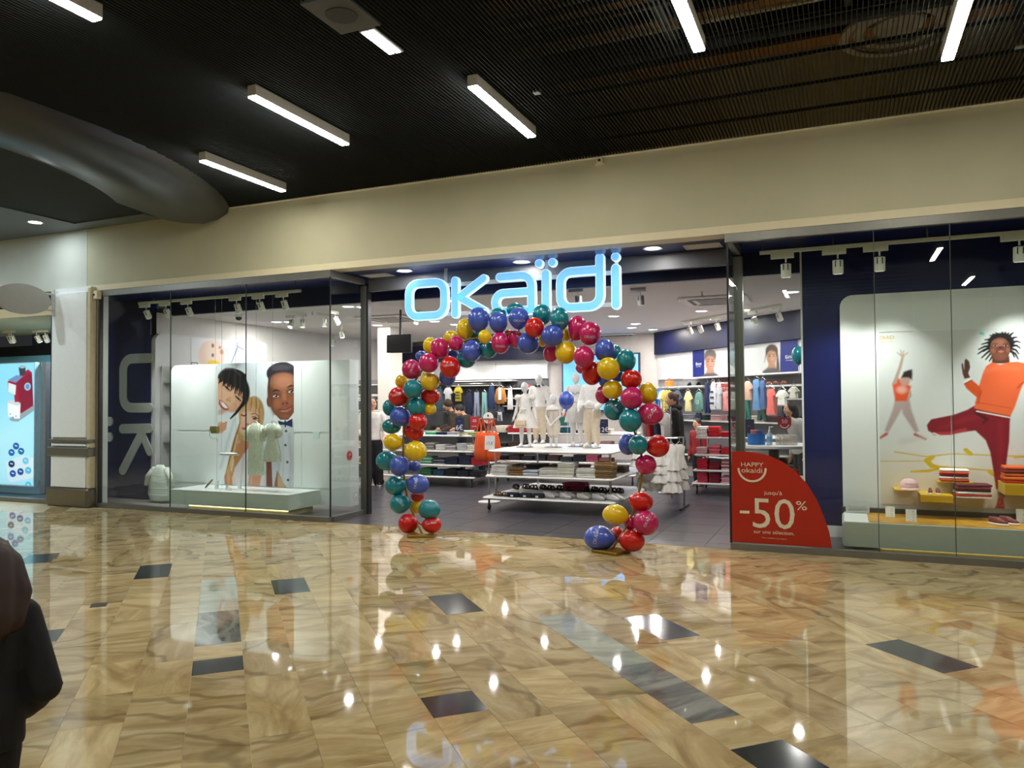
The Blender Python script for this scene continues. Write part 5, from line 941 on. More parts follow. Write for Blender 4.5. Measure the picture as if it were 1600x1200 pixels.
def sandal(t, L, m):
    MB().loft([[(L*.17*math.cos(a), L*.5*math.sin(a), z) for a in [2*math.pi*j/12 for j in range(12)]] for z in (0, L*.09)]).build('sole', mat('#4a3a2c', .7), t, world=False)
    for y in (-.22, 0.1): MB().tube([(-L*.17, L*y, L*.09), (-L*.08, L*y, L*.26), (L*.08, L*y, L*.26), (L*.17, L*y, L*.09)], L*.05, 6).build('strap', m, t, True, world=False)
for i, px in enumerate((775, 786)): x = P(px, 772, Fm).x; t = thing('sandal', 'brown strap sandal at the left end of lowest tier, %s one' % ('left', 'right')[i], 'sandal', (x, Fm+.06, .191), R(60)); sandal(t, .2, mat('#8a6a48', .7))
proto = None
for i in range(13):
    px = 806+13.5*i; x = P(px, 765, 10.85).x
    if i == 0: t = proto = thing('sandal', 'dark strap sandal, first from left in the back row of lowest tier', 'sandal', (x, 10.85, .191), R(40)); sandal(t, .24, mat('#3a2f2a', .7, var=.2))
    else: dup(proto, (x, 10.85+.05*(i % 2), .191), R(40+10*(i % 3)), 'dark strap sandal, %s from left in the back row of lowest tier' % (ORD+['thirteenth'])[i])
c = F(786, 700, ZT); t = card((c.x, 9.85, ZT+.001), .155, .2, 'white price sign showing seventeen euros at the mannequin table left corner', [('17,€', 0, .07, .06), ('- - - -', 0, .155, .02)], tilt=.1)
# orange bags on a stand with a round sign
st = thing('bag_stand', 'slim display stand with a round white sign at the left of the mannequin table', 'stand', (-4.93, 10.6, 0)); c = P(770, 653, 10.6)
MB().lathe([(.17, .0), (.17, .012), (.02, .016)], 24).build('base', M_SHELF, st, world=False); MB().tube([(0, 0, .014), (0, 0, c.z-.1)], .011, 8).build('pole', M_CHROME, st, world=False)
MB().tube([(-.14, -.03, 1.26), (.14, -.03, 1.26)], .009, 8).build('hook_bar', M_CHROME, st, world=False)
MB().lathe([(.085, -.006), (.085, .006)], 28, T(0, -.02, c.z) @ Matrix.Rotation(R(90), 4, 'X')).build('round_sign', mat('#e8e9e6', .4), st, world=False); MB().lathe([(.016, -.002), (.016, .002)], 14, T(0, -.028, c.z+.035) @ Matrix.Rotation(R(90), 4, 'X')).build('green_mark', mat('#3f6b52', .5), st, world=False)
for k in range(3): MB().box(-.05, .05, -.0285, -.0265, c.z-.012-.018*k, c.z-.006-.018*k).build('print_line', mat('#a7b3b4', .5), st, world=False)
M_OR = mat('#d9521a', .75, var=.12, scale=12, bump=.3)
for i in range(4):
    t = thing('tote_bag', 'orange cloth tote bag hanging from the stand, %s one' % ('leftmost', 'second from the left', 'third from the left', 'rightmost')[i], 'bag', (-5.06+.085*i, 10.54-.05*(i % 2), .63), R(-20+15*i)); rg = []
    for z, k in ((0, .35), (.03, .8), (.12, 1.0), (.25, .95), (.36, .75), (.42, .55)): rg.append([(.11*k*math.cos(2*math.pi*j/18)*(1+.1*math.sin(5*j+i)), .055*k*math.sin(2*math.pi*j/18)*(1+.1*math.sin(3*j)), z+.012*math.sin(j*2+i)) for j in range(18)])
    MB().loft(rg).build('body', M_OR, t, True, world=False)
    for s in (-1, 1): MB().tube([(s*.05, .02*s, .38), (s*.028, 0, .52), (.0, 0, .64), (s*-.01, 0, .62)], .009, 6).build('strap', M_OR, t, world=False)

# stacks on the other tables
def fill(tab, Y, z, px0, px1, n, pal, what, where, hmin=3, hmax=6, d=.26, h=.026, far=False):
    xs = [P(px0+(px1-px0)*(i+.5)/n, 700, Y).x for i in range(n)]; w = (xs[-1]-xs[0])/(n-1)*.88
    for i, x in enumerate(xs):
        c = pal[i % len(pal)]; k = random.randint(hmin, hmax); c = c if isinstance(c, list) else [c]
        if far: far_stack((x, Y+d/2, z+.001), [c[j % len(c)] for j in range(k)], w, d, h, 0); continue
        stack((x, Y+d/2, z+.001), [c[j % len(c)] for j in range(k)], w, d, h, 0, '%s, %s stack %s' % (what if isinstance(what, str) else what[i % len(what)], ORD[i], where), 'folded clothes %s, stack %d' % (where, i+1))
Y2 = 12.28
fill(0, Y2, ZG[3], 662, 768, 6, ['#58b285', '#1d2747', ['#c9ccd0', '#8d9198'], ['#e3e2dd', '#d8cf7c'], ['#cfd38c', '#88b86a'], ['#c9c6c0', '#b8886c']], ['green top', 'navy top', 'grey top', 'white top', 'yellow green top', 'beige top'], 'on left clothes table top', 2, 3)
fill(0, Y2, ZG[2], 662, 762, 6, [['#a9a6a0', '#7a7672'], ['#c7c3c0', '#dbd8d4'], ['#b3aeac', '#8d8a88'], ['#b8b9bb'], ['#d7d5c8'], ['#c9b64e', '#7fa66a']], 'pale top', 'on left clothes table upper tier', 3, 5)
fill(0, Y2, ZG[1], 655, 755, 5, [['#4d8a6a', '#9cc0a5'], ['#7c8087', '#1b2233'], '#1c2236', '#20263c', '#a3142d'], 'dark top', 'on left clothes table lower tier', 4, 6)
fill(0, Y2, ZG[0], 655, 752, 5, ['#2f6a4a', '#1d3f58', '#15181f', '#1b2029', '#191c25'], 'dark trousers', 'on left clothes table bottom tier', 4, 5)
Y3 = 12.66
for z, lv, pals in ((ZG[3], 'top', [['#ddd8d0', '#e8e2dc'], '#c5252f', '#b3132a', '#a81228', '#b02a35', '#c0303a']), (ZG[2], 'upper tier', [['#c9979a', '#d8b4b4'], ['#d9707c', '#c44b5c'], '#c22a35', '#a31a2c', '#b63a48', '#b8303c']), (ZG[1], 'lower tier', ['#b81a34', '#7c1426', ['#cfb6b0', '#8e4a52'], '#8e1428', '#a52a3a', '#7c1426']), (ZG[0], 'bottom tier', ['#b5324a', '#7a1830', ['#d4aeb4', '#c27f8c'], '#8a1a30', '#963040', '#7c1426'])):
    fill(0, Y3, z, 1087, 1163, 4, pals, ['pink top', 'red top', 'striped red top', 'crimson top', 'dark red top', 'red jumper'], 'on red clothes table %s' % lv, 4 if lv != 'top' else 3, 6, h=.027)
Y4 = 13.58
fill(0, Y4, ZG[3], 772, 955, 9, ['#c9c1b2', '#a81a26', '#b5202c', '#2a2c38', '#3a3440', '#1f5f6e', '#2b2f3a', '#d8a91e', '#dfd6c0'], ['beige top', 'red top', 'red jumper', 'dark top', 'dark jumper', 'teal top', 'black top', 'yellow top', 'cream top'], 'on table behind mannequins', 2, 5)
fill(0, Y4, ZG[2], 772, 955, 9, ['#2a2c33', '#45322f', '#1d2028', '#2c3a34', '#40302c', '#274a48', '#22242c', '#5a4a30', '#b88f8f'], 'dark garment', '', 3, 5, far=True)
fill(0, Y4, ZG[1], 772, 955, 9, ['#1d1f26', '#35292a', '#1d2028', '#242a2c', '#402c2c', '#27343a', '#22242c', '#a8526c', '#8a5a62'], 'garment', '', 3, 5, far=True)
# signs on the tables
def sign(px, py0, py1, Y, w, col, label, txt=(), tc='#e8e8ec', z0=None, cat='price sign'):
    a = P(px, py0, Y); b = P(px, py1, Y); H = a.z-b.z; t = thing('sign_card', label, cat, (a.x, Y, b.z)); MB().rbox(-w/2, w/2, -.004, .004, 0, H, .003).build('card', mat(col, .45, var=.02), t, world=False)
    zz = z0 if z0 is not None else b.z-.02; MB().box(-.03, .03, -.004, .05, zz-b.z, zz-b.z+.008).build('foot', M_CHROME, t, world=False); MB().tube([(0, .006, zz-b.z), (0, .006, H*.4)], .004, 6).build('stem', M_CHROME, t, world=False)
    for tx, x, z, s in txt: put_text(tx, s, T(a.x+x, Y-.0055, b.z+z*H), 'lettering', mat(tc, .5, var=0), t)
    return t
sign(718, 652, 674, 12.24, .17, '#141c46', 'navy price sign showing six euros on the left clothes table', [('6€', 0, .1, .13), ('- -', 0, .7, .04)], z0=ZG[3]+.001)
sign(741, 651, 671, 12.24, .16, '#b0182a', 'red smiling promotion sign on the left clothes table', [('-50', 0, .58, .07), ('OKAIDI', 0, .2, .03)], z0=ZG[3]+.001)
sign(943, 655, 677, 13.5, .17, '#141c46', 'navy price sign showing twelve euros behind the mannequins', [('12€', 0, .1, .12), ('- -', 0, .75, .04)], z0=ZG[3]+.001)
# clothing rack of white dresses
rk = thing('clothing_rack', 'low rack of white dresses behind the right arch leg', 'clothing rack', (-2.36, 10.95, 0))
MB().tube([(-.35, 0, .012), (-.35, 0, 1.0), (.3, 0, 1.0), (.3, 0, .012)], .014, 8).build('frame', M_CHROME, rk, world=False)
for x in (-.35, .3): MB().tube([(x, -.3, .012), (x, .3, .012)], .014, 8).build('foot', M_DSTEEL, rk, world=False)
def outline(kind):
    h = {'tee': [(.0, .95), (.14, 1), (.42, .9), (.62, .62), (.46, .54), (.38, .68), (.38, 0)], 'sweater': [(0, .95), (.14, 1), (.42, .9), (.56, .45), (.6, .1), (.46, .08), (.38, .6), (.38, 0)], 'pants': [(0, 1), (.38, 1), (.42, .5), (.44, 0), (.12, 0), (.03, .62), (0, .64)],
         'dress': [(0, .93), (.12, 1), (.34, .95), (.46, .76), (.36, .72), (.28, .6), (.55, 0)], 'tank': [(0, .85), (.16, 1), (.24, 1), (.3, .75), (.36, .68), (.38, 0)]}[kind]
    return h+[(-x, z) for x, z in h[::-1] if x > 0]
def garment(p, w, h, kind, col, rz, label, group=None, name=None, mark=None, d=.05, m=None):
    """garment on a hanger; p is the hook point"""
    o = outline(kind); t = thing(name or {'tee': 't_shirt', 'sweater': 'sweater', 'pants': 'trousers', 'dress': 'dress', 'tank': 'vest_top'}[kind], label, 'clothes', tuple(p), rz, group); drop = .09; top = -drop; rg = []
    for y, k in ((d/2, .9), (d*.2, 1), (-d*.2, 1), (-d/2, .86)): rg.append([(x*w*(k if abs(x) > .05 else 1), y+.012*math.sin(x*19+z*4), top-h+h*(z*k+(1-k)*.5)) for x, z in o])
    MB().loft(rg).build('fabric', m or mat(col, .85, var=.1, scale=20, bump=.2), t, 'auto', world=False)
    MB().tube([(-w*.36, 0, top+.0), (0, 0, top+.05), (w*.36, 0, top+.0)], .006, 6).tube([(0, 0, top+.045), (0, 0, -.012), (.0, .012, .0)], .004, 6).build('hanger', M_CHROME, t, world=False)
    if mark:
        if mark[0] == 'stripes':
            for k in range(3): MB().box(-w*.3, w*.3, -d/2-.016, -d/2-.0, top-h*(.4+.2*k), top-h*(.34+.2*k)).build('stripe', mat(mark[1], .8), t, world=False)
        else: put_text(mark[0], h*.3, T(p) @ Matrix.Rotation(rz, 4, 'Z') @ T(0, -d/2-.017, top-h*.62), 'print', mat(mark[1], .8, var=0), t)
    return t
def ruffle_dress(p, w, h, col, label, tiers=3):
    t = thing('dress', label, 'clothes', tuple(p), R(random.uniform(-15, 15))); m = mat(col, .8, var=.05, scale=20, bump=.2); n = 32; z = -.1
    MB().loft([[(w*k*.5*math.cos(2*math.pi*j/n), .05*k*math.sin(2*math.pi*j/n), zz) for j in range(n)] for zz, k in ((z, .45), (z-h*.06, .75), (z-h*.2, .62), (z-h*.32, .66))], cap=False).build('bodice', m, t, True, world=False)
    for q in range(tiers):
        za = z-h*(.28+.72*q/tiers); zb = z-h*(.28+.72*(q+1)/tiers+.03)
        MB().loft([[(w*k*.5*math.cos(2*math.pi*j/n)*(1+a_*math.cos(j*math.pi*.5)), .085*k*math.sin(2*math.pi*j/n)*(1+2*a_*math.cos(j*math.pi*.5)), zz+.012*a_*8*math.cos(j*math.pi*.5)) for j in range(n)] for zz, k, a_ in ((za, .62+.1*q, .0), ((za+zb)/2, .8+.13*q, .05), (zb, .98+.13*q, .1))], cap=False).build('ruffle', m, t, True, world=False)
    MB().tube([(-w*.3, 0, -.12), (0, 0, -.06), (w*.3, 0, -.12)], .006, 6).tube([(0, 0, -.06), (0, 0, -.012), (0, .012, 0)], .004, 6).build('hanger', M_CHROME, t, world=False)
RX = -2.36
for i, (dx, dy, h, c) in enumerate(((-.26, -.3, .3, '#eeedea'), (-.1, -.32, .34, '#eceae4'), (.06, -.3, .5, '#e4e2da'), (.2, -.3, .62, '#e9e7e2'))): ruffle_dress((RX+dx, 10.95+dy-.02*i, 1.0), .24, h, c, 'white ruffled dress on front bar of low rack, %s from left' % ORD[i], 2+(i > 1))
for i in range(5): ruffle_dress((RX-.24+.12*i, 10.95, 1.0), .22, .62+.03*(i % 2), ['#dcd9d0', '#e6e4de'][i % 2], 'cream ruffled dress on rear bar of low rack, %s from left' % ORD[i])
MB().tube([(RX-.3, 10.62, 1.0), (RX+.28, 10.58, 1.0)], .009, 6).tube([(RX-.3, 10.62, 1.0), (RX-.3, 10.95, 1.0)], .009, 6).tube([(RX+.28, 10.58, 1.0), (RX+.28, 10.95, 1.0)], .009, 6).build('front_bar', M_CHROME, rk)
for i, c in enumerate(('#c9c6c4', '#b5202c', '#2a2f45', '#d8d4d0')): garment((-2.86+.11*i, 12.0, 1.42), .3, .4, 'tee', c, R(70), ('grey', 'red', 'navy', 'white')[i]+' patterned top hanging behind the pink balloons of right arch leg', mark=None)
MB().tube([(-3.0, 12.0, .0), (-3.0, 12.0, 1.42), (-2.45, 12.0, 1.42), (-2.45, 12.0, 0)], .014, 8).build('frame', M_CHROME, thing('clothing_rack', 'taller clothing rack half hidden behind the right arch leg', 'clothing rack', (-2.7, 12, 0)))

# round counter behind the right return glass
c = P(1209, 694, 11.2); ct = thing('round_counter', 'round white counter table behind the red promotion sticker', 'table', (c.x, 11.2, 0)); zc = c.z
MB().lathe([(.53, zc-.04), (.55, zc-.035), (.55, zc-.005), (.545, zc)], 36).build('top', M_SHELF, ct, world=False); MB().lathe([(.48, .42), (.48, .45)], 30).build('lower_shelf', M_SHELF, ct, world=False); MB().lathe([(.07, 0.02), (.07, zc-.04)], 16).build('leg', M_DSTEEL, ct, world=False); MB().lathe([(.35, 0), (.35, .02)], 30).build('base', M_DSTEEL, ct, world=False)
for i, px in enumerate((1178, 1197, 1216, 1236)): x = P(px, 740, 10.95).x; stack((x, 10.98+.04*abs(i-1.5), .451), [['#b8303a', '#c94a50'], ['#a81f2b'], ['#b52833'], ['#a01a22']][i]*3, .2, .2, .04, 0, 'red garment in %s stack under the round counter' % ORD[i], 'red garments under the round counter %d' % i)
c = P(1182, 695, 11.0); t = thing('blue_bin', 'round bright blue bin on the white counter', 'bin', (c.x, 11.0, zc+.001)); hb = P(1182, 678, 11).z-P(1182, 695, 11).z
MB().lathe([(.115, 0), (.12, hb), (.112, hb), (.108, .01)], 28).build('body', mat('#1263ae', .5), t, 'auto', world=False)
for x, y, col, n in ((-.04, .02, '#d9707c', 'pink_item'), (.05, -.02, '#2b4aa0', 'blue_item'), (.0, .06, '#c9a33b', 'yellow_item')): MB().rbox(x-.035, x+.035, y-.03, y+.03, .02, hb+.05, .01).build(n, mat(col, .6), t, world=False)
c = P(1203, 697, 10.95); t = thing('sanitizer_bottle', 'clear pump bottle of hand gel on the white counter', 'bottle', (c.x, 10.9, zc+.001)); MB().lathe([(.036, 0), (.038, .01), (.038, .15), (.015, .175), (.015, .19)], 18).build('body', mat('#bcd0dc', .15, alpha=.75, var=0), t, True, world=False); MB().lathe([(.0385, .04), (.0385, .12)], 18, cap=False).build('label', mat('#6f9ec4', .5), t, world=False)
MB().lathe([(.016, .19), (.016, .21), (.006, .21), (.006, .24)], 12).box(-.008, .045, -.008, .008, .24, .252).build('pump', M_WHITE, t, world=False)
c = P(1228, 690, 11.1); t = thing('clear_box', 'clear plastic box with yellow things on the white counter', 'box', (c.x+.02, 11.08, zc+.001)); MB().rbox(-.15, .13, -.09, .09, 0, .14, .02).build('shell', mat('#c9c3bd', .15, alpha=.45, var=0), t, world=False)
for i in range(5): MB().box(-.1+.045*i, -.085+.045*i, -.05, .05, .006, .11).build('content', mat(['#d8a82a', '#8d8f97', '#b0563f', '#d6b646', '#7c6f96'][i], .6), t, world=False)
c = P(1225, 661, 11.25); t = thing('round_promotion_sign', 'dark red rounded fifty percent sign on the white counter', 'sign', (c.x, 11.35, c.z)); rr = .092
MB().prism([(rr*math.cos(R(a)), rr*math.sin(R(a))) for a in range(195, 346, 10)]+[(rr*.97, .075), (-rr*.97, .075)], -.004, .004).build('plate', mat('#8e1626', .45), t, world=False); put_text('50', .08, T(c.x, 11.345, c.z-.005), 'lettering', mat('#e0c9c8', .5, var=0), t); m = MB(); poly_stroke(m, [(.06*math.cos(R(a)), -.01+.06*math.sin(R(a))) for a in range(200, 341, 20)], .012, -.006, -.0045); m.build('smile_mark', mat('#e0c9c8', .5, var=0), t, world=False)
MB().tube([(0, .006, zc+.001-c.z), (0, .006, -.02)], .006, 6).build('stem', M_CHROME, t, world=False)
sign(1170, 655, 683, 11.5, .15, '#131a38', 'dark navy card behind the blue bin', [('- -', 0, .6, .04)], z0=zc+.001)

# ------------------------------------------------------------------ back wall
YW = 16.58; yz = lambda py: P(760, py, YW).z
wb = thing('back_wall_unit', 'long back wall unit with white upper panels, navy band and shelves', 'shelving', (-8.2, 16.4, 0))
MB().box(-10.1, -6.19, 16.3, YW, 2.5, 2.9).build('navy_band', M_DNAVY, wb)
for a, b in ((-10.1, -8.82), (-8.81, -7.5), (-7.49, -6.19)): MB().box(a, b, 16.5, YW, 2.06, 2.498).build('panel', M_WHITE, wb)
MB().box(-10.1, -6.19, 16.54, YW, .3, 2.055).build('back_board', mat('#55575a', .7), wb)
for x0, x1, zz in ((-9.2, -6.95, 2.03), (-8.5, -7.3, 1.93), (-7.2, -6.2, 1.84), (-7.2, -6.2, 1.62), (-7.2, -6.2, 1.44), (-10.1, -6.2, .85), (-10.1, -6.2, .5), (-10.1, -6.2, .16)): MB().box(x0, x1, 16.2, 16.539, zz-.025, zz).build('shelf_board', M_SHELF, wb)
for zz in (1.96, 1.3): MB().tube([(-10, 16.18, zz), (-7.2, 16.18, zz)], .012, 8).build('rail', M_CHROME, wb)
for x in (-10, -8.6, -7.25): MB().box(x-.01, x+.01, 16.17, 16.539, 1.25, 1.99).build('rail_bracket', M_CHROME, wb)
kk = {}
for px, a, b, w, kd, col, lab, mk in ((652, 604, 640, 15, 'tee', '#3a4660', 'dark blue top hanging on the back wall behind the left arch leg', None), (686, 606, 642, 14, 'sweater', '#3f5a62', 'teal grey sweater hanging on back wall just right of the arch leg', None), (700, 605, 628, 15, 'tee', '#cfd1d4', 'white tee hanging on the back wall beside the striped one', None), (716, 604, 627, 15, 'tee', '#cdb53a', 'yellow and green striped tee hanging on the back wall', ('stripes', '#2f5a3a')), (733, 612, 650, 13, 'sweater', '#232a46', 'navy sweater hanging on the back wall left of the grey jeans', None), (745, 613, 655, 12, 'pants', '#8d97ab', 'grey blue jeans hanging on the back wall', None), (757, 613, 653, 12, 'pants', '#86b4b2', 'pale teal trousers hanging on the back wall', None), (768, 602, 640, 13, 'sweater', '#2c3c62', 'dark denim jacket hanging on the back wall left of the tan jacket', None), (782, 605, 631, 20, 'sweater', '#b57b3c', 'tan jacket over a white shirt hanging on the back wall', None), (797, 607, 640, 13, 'tank', '#dcdcda', 'white top hanging on the back wall right of the tan jacket', None)):
    A_ = P(px, a, 16.12); B_ = P(px, b, 16.12); wd_ = w*depth(A_)/FPX/1.15; t = garment((A_.x, 16.12, A_.z+.09), wd_, A_.z-B_.z, kd, col, 0, lab, mark=mk)
    if px == 782: MB().box(-.035, .035, -.045, -.03, -.38, -.1).build('shirt_front', M_WHITE, t, world=False); 
A_ = P(782, 632, 16.16); garment((A_.x, 16.19, A_.z+.06), .22, .16, 'tank', '#4b4f5c', 0, 'small grey skirt hanging under the tan jacket', name='skirt'); A_ = P(781, 640, 16.1); garment((A_.x+.01, 16.08, A_.z+.03), .13, .2, 'pants', '#d0d2d8', 0, 'striped white trousers hanging below the tan jacket', mark=('stripes', '#2b3048'))
BAGC = ['#1b1d24', '#26211f', '#2a2a30', '#b23a34', '#3a2f2a', '#1d2430']
for r_, (zz, nm) in enumerate(((1.84, 'upper'), (1.62, 'middle'), (1.44, 'lower'))):
    for i in range(6 if r_ == 0 else 5):
        x = -7.1+.165*i; t = thing('cap' if r_ == 0 else 'handbag', ('dark cap' if BAGC[(i+r_) % 6] != '#b23a34' else 'red cap')+' on the %s back wall shelf between the mannequins, %s from left' % (nm, ORD[i]) if r_ == 0 else 'dark bag on the %s back wall shelf between the mannequins, %s from left' % (nm, ORD[i]), 'cap' if r_ == 0 else 'bag', (x, 16.34, zz+.001)); m = mat(BAGC[(i+r_) % 6] if r_ == 0 else BAGC[(i+r_) % 3], .7, var=.1)
        if r_ == 0: MB().lathe([(.065, 0), (.066, .02), (.05, .07), (.01, .09)], 14).build('crown', m, t, True, world=False); MB().box(-.05, .05, -.12, -.05, .0, .012).build('visor', m, t, world=False)
        else: MB().rbox(-.065, .065, -.05, .05, 0, .1, .02).build('body', m, t, world=False); MB().tube([(-.04, 0, .1), (-.03, 0, .14), (.03, 0, .14), (.04, 0, .1)], .006, 6).build('handle', m, t, world=False)
for i in range(8): far_stack((-9.8+.5*i, 16.36, .851), [['#2a2d38', '#5a4a40', '#1f3a44', '#743038', '#30343c', '#8a8a88', '#2b2b30', '#4a5a4a'][i]]*3, .34, .26, .035, 0)
# teal and blue boxes between the mannequins
for px, a, b, col, lab, Y in ((840, 652, 664, '#2f86b4', 'light blue box on the table between the girl and boy mannequins', 13.75), (881, 645, 655, '#b5202c', 'small red item above the teal boxes between mannequins', 13.76), (881, 651, 665, '#1f6a64', 'teal box between the boy and skirt mannequins', 13.6), ):
    A_ = P(px, a, Y); B_ = P(px, b, Y); t = thing('box', lab, 'box', (A_.x, Y, B_.z)); MB().rbox(-.08, .08, -.06, .06, 0, A_.z-B_.z, .008).build('body', mat(col, .5), t, world=False); MB().box(-.05, .05, -.063, -.061, .02, (A_.z-B_.z)*.7).build('label_panel', M_WHITE if px == 840 else mat(col, .6), t, world=False)
# blue lightbox on the pier
a = P(880, 568, 16.5); b = P(997, 553, 16.5); lb = thing('lightbox', 'glowing sky blue lightbox on the pier behind the arch', 'lightbox', ((a.x+b.x)/2, 16.5, 1.9)); MB().box(a.x-.03, b.x+.03, 16.5, 16.59, 1.3, b.z+.03).build('frame', M_DNAVY, lb); MB().box(a.x, b.x, 16.49, 16.499, 1.33, b.z).build('screen', mat('#6fb6f5', .4, emit=.75, ecol='#5aaaf5', var=.03), lb)

# ------------------------------------------------------------------ right wall
r45 = R(-45)
def t45(px, py, off=0.0): c = p45(px, py, off); return (c-A45-N45*off).dot(E45), c.z
wu = thing('side_wall_unit', 'long angled right wall unit with navy band, white panels and shelves', 'shelving', tuple(A45+E45*2)); MW45 = T(A45) @ Matrix.Rotation(r45, 4, 'Z')   # local x along the wall, -y towards the shop
def b45(x0, x1, y0, y1, z0, z1, n, m): return MB().box(x0, x1, -y1, -y0, z0, z1, MW45).build(n, m, wu)
zb1 = t45(1080, 548, .1)[1]; zl = t45(1100, 588.5, .3)[1]; xe = 5.2
b45(.05, xe, .005, .12, zb1, SZ-.001, 'navy_band', M_DNAVY)
e_ = [.05, t45(1081, 570, .05)[0], t45(1137, 570, .05)[0], t45(1249, 560, .05)[0], xe]
for p_, q_ in zip(e_, e_[1:]): b45(p_+.004, q_-.004, .005, .05, zl+.0, zb1-.003, 'panel', mat('#bfbdbf', .6, var=.02))
b45(.05, xe, .005, .02, .2, zl-.03, 'back_board', mat('#77777a', .7)); b45(t45(1070, 590, .3)[0], xe, .021, .34, zl-.028, zl-.002, 'ledge', M_SHELF)
zs1 = t45(1050, 604, .3)[1]; b45(.1, t45(1100, 604, .3)[0], .021, .34, zs1-.025, zs1, 'shelf_board', M_SHELF); zs2 = t45(1220, 601.5, .3)[1]; b45(t45(1194, 600, .3)[0], xe, .021, .34, zs2-.025, zs2, 'shelf_board', M_SHELF)
zs3 = t45(1115, 657, .3)[1]; b45(.1, xe, .021, .36, zs3-.025, zs3, 'shelf_board', M_SHELF); b45(.1, xe, .021, .36, .45, .475, 'shelf_board', M_SHELF); zs4 = t45(1242, 622.5, .3)[1]; b45(t45(1232, 622, .3)[0], xe, .021, .34, zs4-.02, zs4, 'shelf_board', M_SHELF)
for zz in (t45(1090, 611, .3)[1]+.06,): MB().tube([tuple(MW45 @ Vector((.15, -.33, zz))), tuple(MW45 @ Vector((xe, -.33, zz)))], .011, 8).build('rail', M_CHROME, wu)
for x in (.2, 1.5, 2.9, 4.2): b45(x-.01, x+.01, .021, .34, zz-.012, zz+.012, 'rail_bracket', M_CHROME)
def poster45(px0, px1, py0, py1, label, paint, bg, txt=None):
    x0, z1 = t45(px0, py0, .056); x1, _ = t45(px1, py0, .056); z0 = zl+.001; z1 = zb1-.004; t = thing('wall_poster', label, 'poster', tuple(A45+E45*((x0+x1)/2)+Vector((0, 0, z0))))
    cv = Canvas(x0, x1, z0, z1, .012, bg, lambda px, py: t45(px, py, .056)); paint(cv); cv.build('print', t, place=lambda u, z: tuple(MW45 @ Vector((u, -.062, z)))); MB().box(x0, x1, -.06, -.0515, z0, z1, MW45).build('board', M_WHITE, t)
    for s, pxa, pxb, pya, pyb in txt or (): fit45(s, pxa, pxb, pya, pyb, t)
def fit45(s, px0, px1, pya, pyb, t):
    tx = text_mb(s, 1.0); xs = [v[0] for v in tx.v]; cap = max(v[2] for v in tx.v); x0, z0 = t45(px0, pyb, .064); x1 = t45(px1, pyb, .064)[0]; z1 = t45((px0+px1)/2, pya, .064)[1]; z0 = t45((px0+px1)/2, pyb, .064)[1]
    tx.v = [tuple(MW45 @ Vector((x0+(v[0]-min(xs))*(x1-x0)/(max(xs)-min(xs)), -.0645, z0+v[2]*(z1-z0)/cap))) for v in tx.v]; tx.build('lettering', mat('#e6e8f0', .5, var=0), t)
def kid(cv, cx, cy, hair, skin, sx=1.0, curls=False, long=False):
    cv.oval(cx, cy-10, 9.5*sx, 10, hair, 0, .25)
    if long: cv.poly([(cx-8, cy-14), (cx+9, cy-14), (cx+12, cy+10), (cx+13, cy+24), (cx+7, cy+22), (cx+8, cy), (cx-8, cy-2), (cx-11, cy+8)], hair, .02)
    cv.poly([(cx-4, cy+8), (cx+5, cy+8), (cx+8, cy+22), (cx-8, cy+22)], skin, .015); cv.poly([(cx-14, cy+22), (cx-7, cy+17), (cx+9, cy+17), (cx+15, cy+22), (cx+14, cy+40), (cx-14, cy+40)], '#4a4548', .02)
    cv.oval(cx, cy, 7.6*sx, 12.5, skin, 0, .15); cv.oval(cx+2, cy+2, 4, 8, '#b78f78', 0, .9, .7)
    for ex in (-3.3, 3.3): cv.oval(cx+ex, cy-1.5, 1.5, .9, '#3b2a22', 0, .4); cv.line([(cx+ex-2, cy-4.4), (cx+ex+2, cy-4.6)], .8, '#6b4a35', .006)
    cv.oval(cx+.3, cy+2.5, 1.3, .9, '#b58367', 0, .6); cv.line([(cx-2.6, cy+6.2), (cx, cy+6.8), (cx+2.8, cy+6.2)], 1.2, '#b06a5e', .006)
    cv.poly([(cx-8.5*sx, cy-4), (cx-7, cy-14), (cx, cy-17), (cx+8, cy-13), (cx+8.8*sx, cy-3), (cx+6, cy-9), (cx-2, cy-10.5), (cx-6, cy-8)], hair, .012)
def pb(cv): cv.poly([(1080, 520), (1101, 520), (1101, 620), (1080, 620)], '#15206b', .004); kid(cv, 1110, 566, '#5c5350', '#9d7660')
def pg(cv): cv.poly([(1219.5, 500), (1260, 500), (1260, 620), (1219.5, 620)], '#15206b', .004); kid(cv, 1206, 558, '#453329', '#9c735c', long=True)
poster45(1082.5, 1137, 545, 588, 'boys wall poster with a curly haired boy beside a navy panel', pb, '#b9b9bb', [('Boys', 1087.5, 1096, 566, 570.5), ('3-14 ans', 1088, 1095, 572, 573.5)]); poster45(1163, 1247, 535, 584, 'girls wall poster with a long haired girl beside a navy panel', pg, '#bcbcbd', [('Girls', 1227, 1237, 555, 560), ('3-14 ans', 1228, 1238, 562, 563.5)])
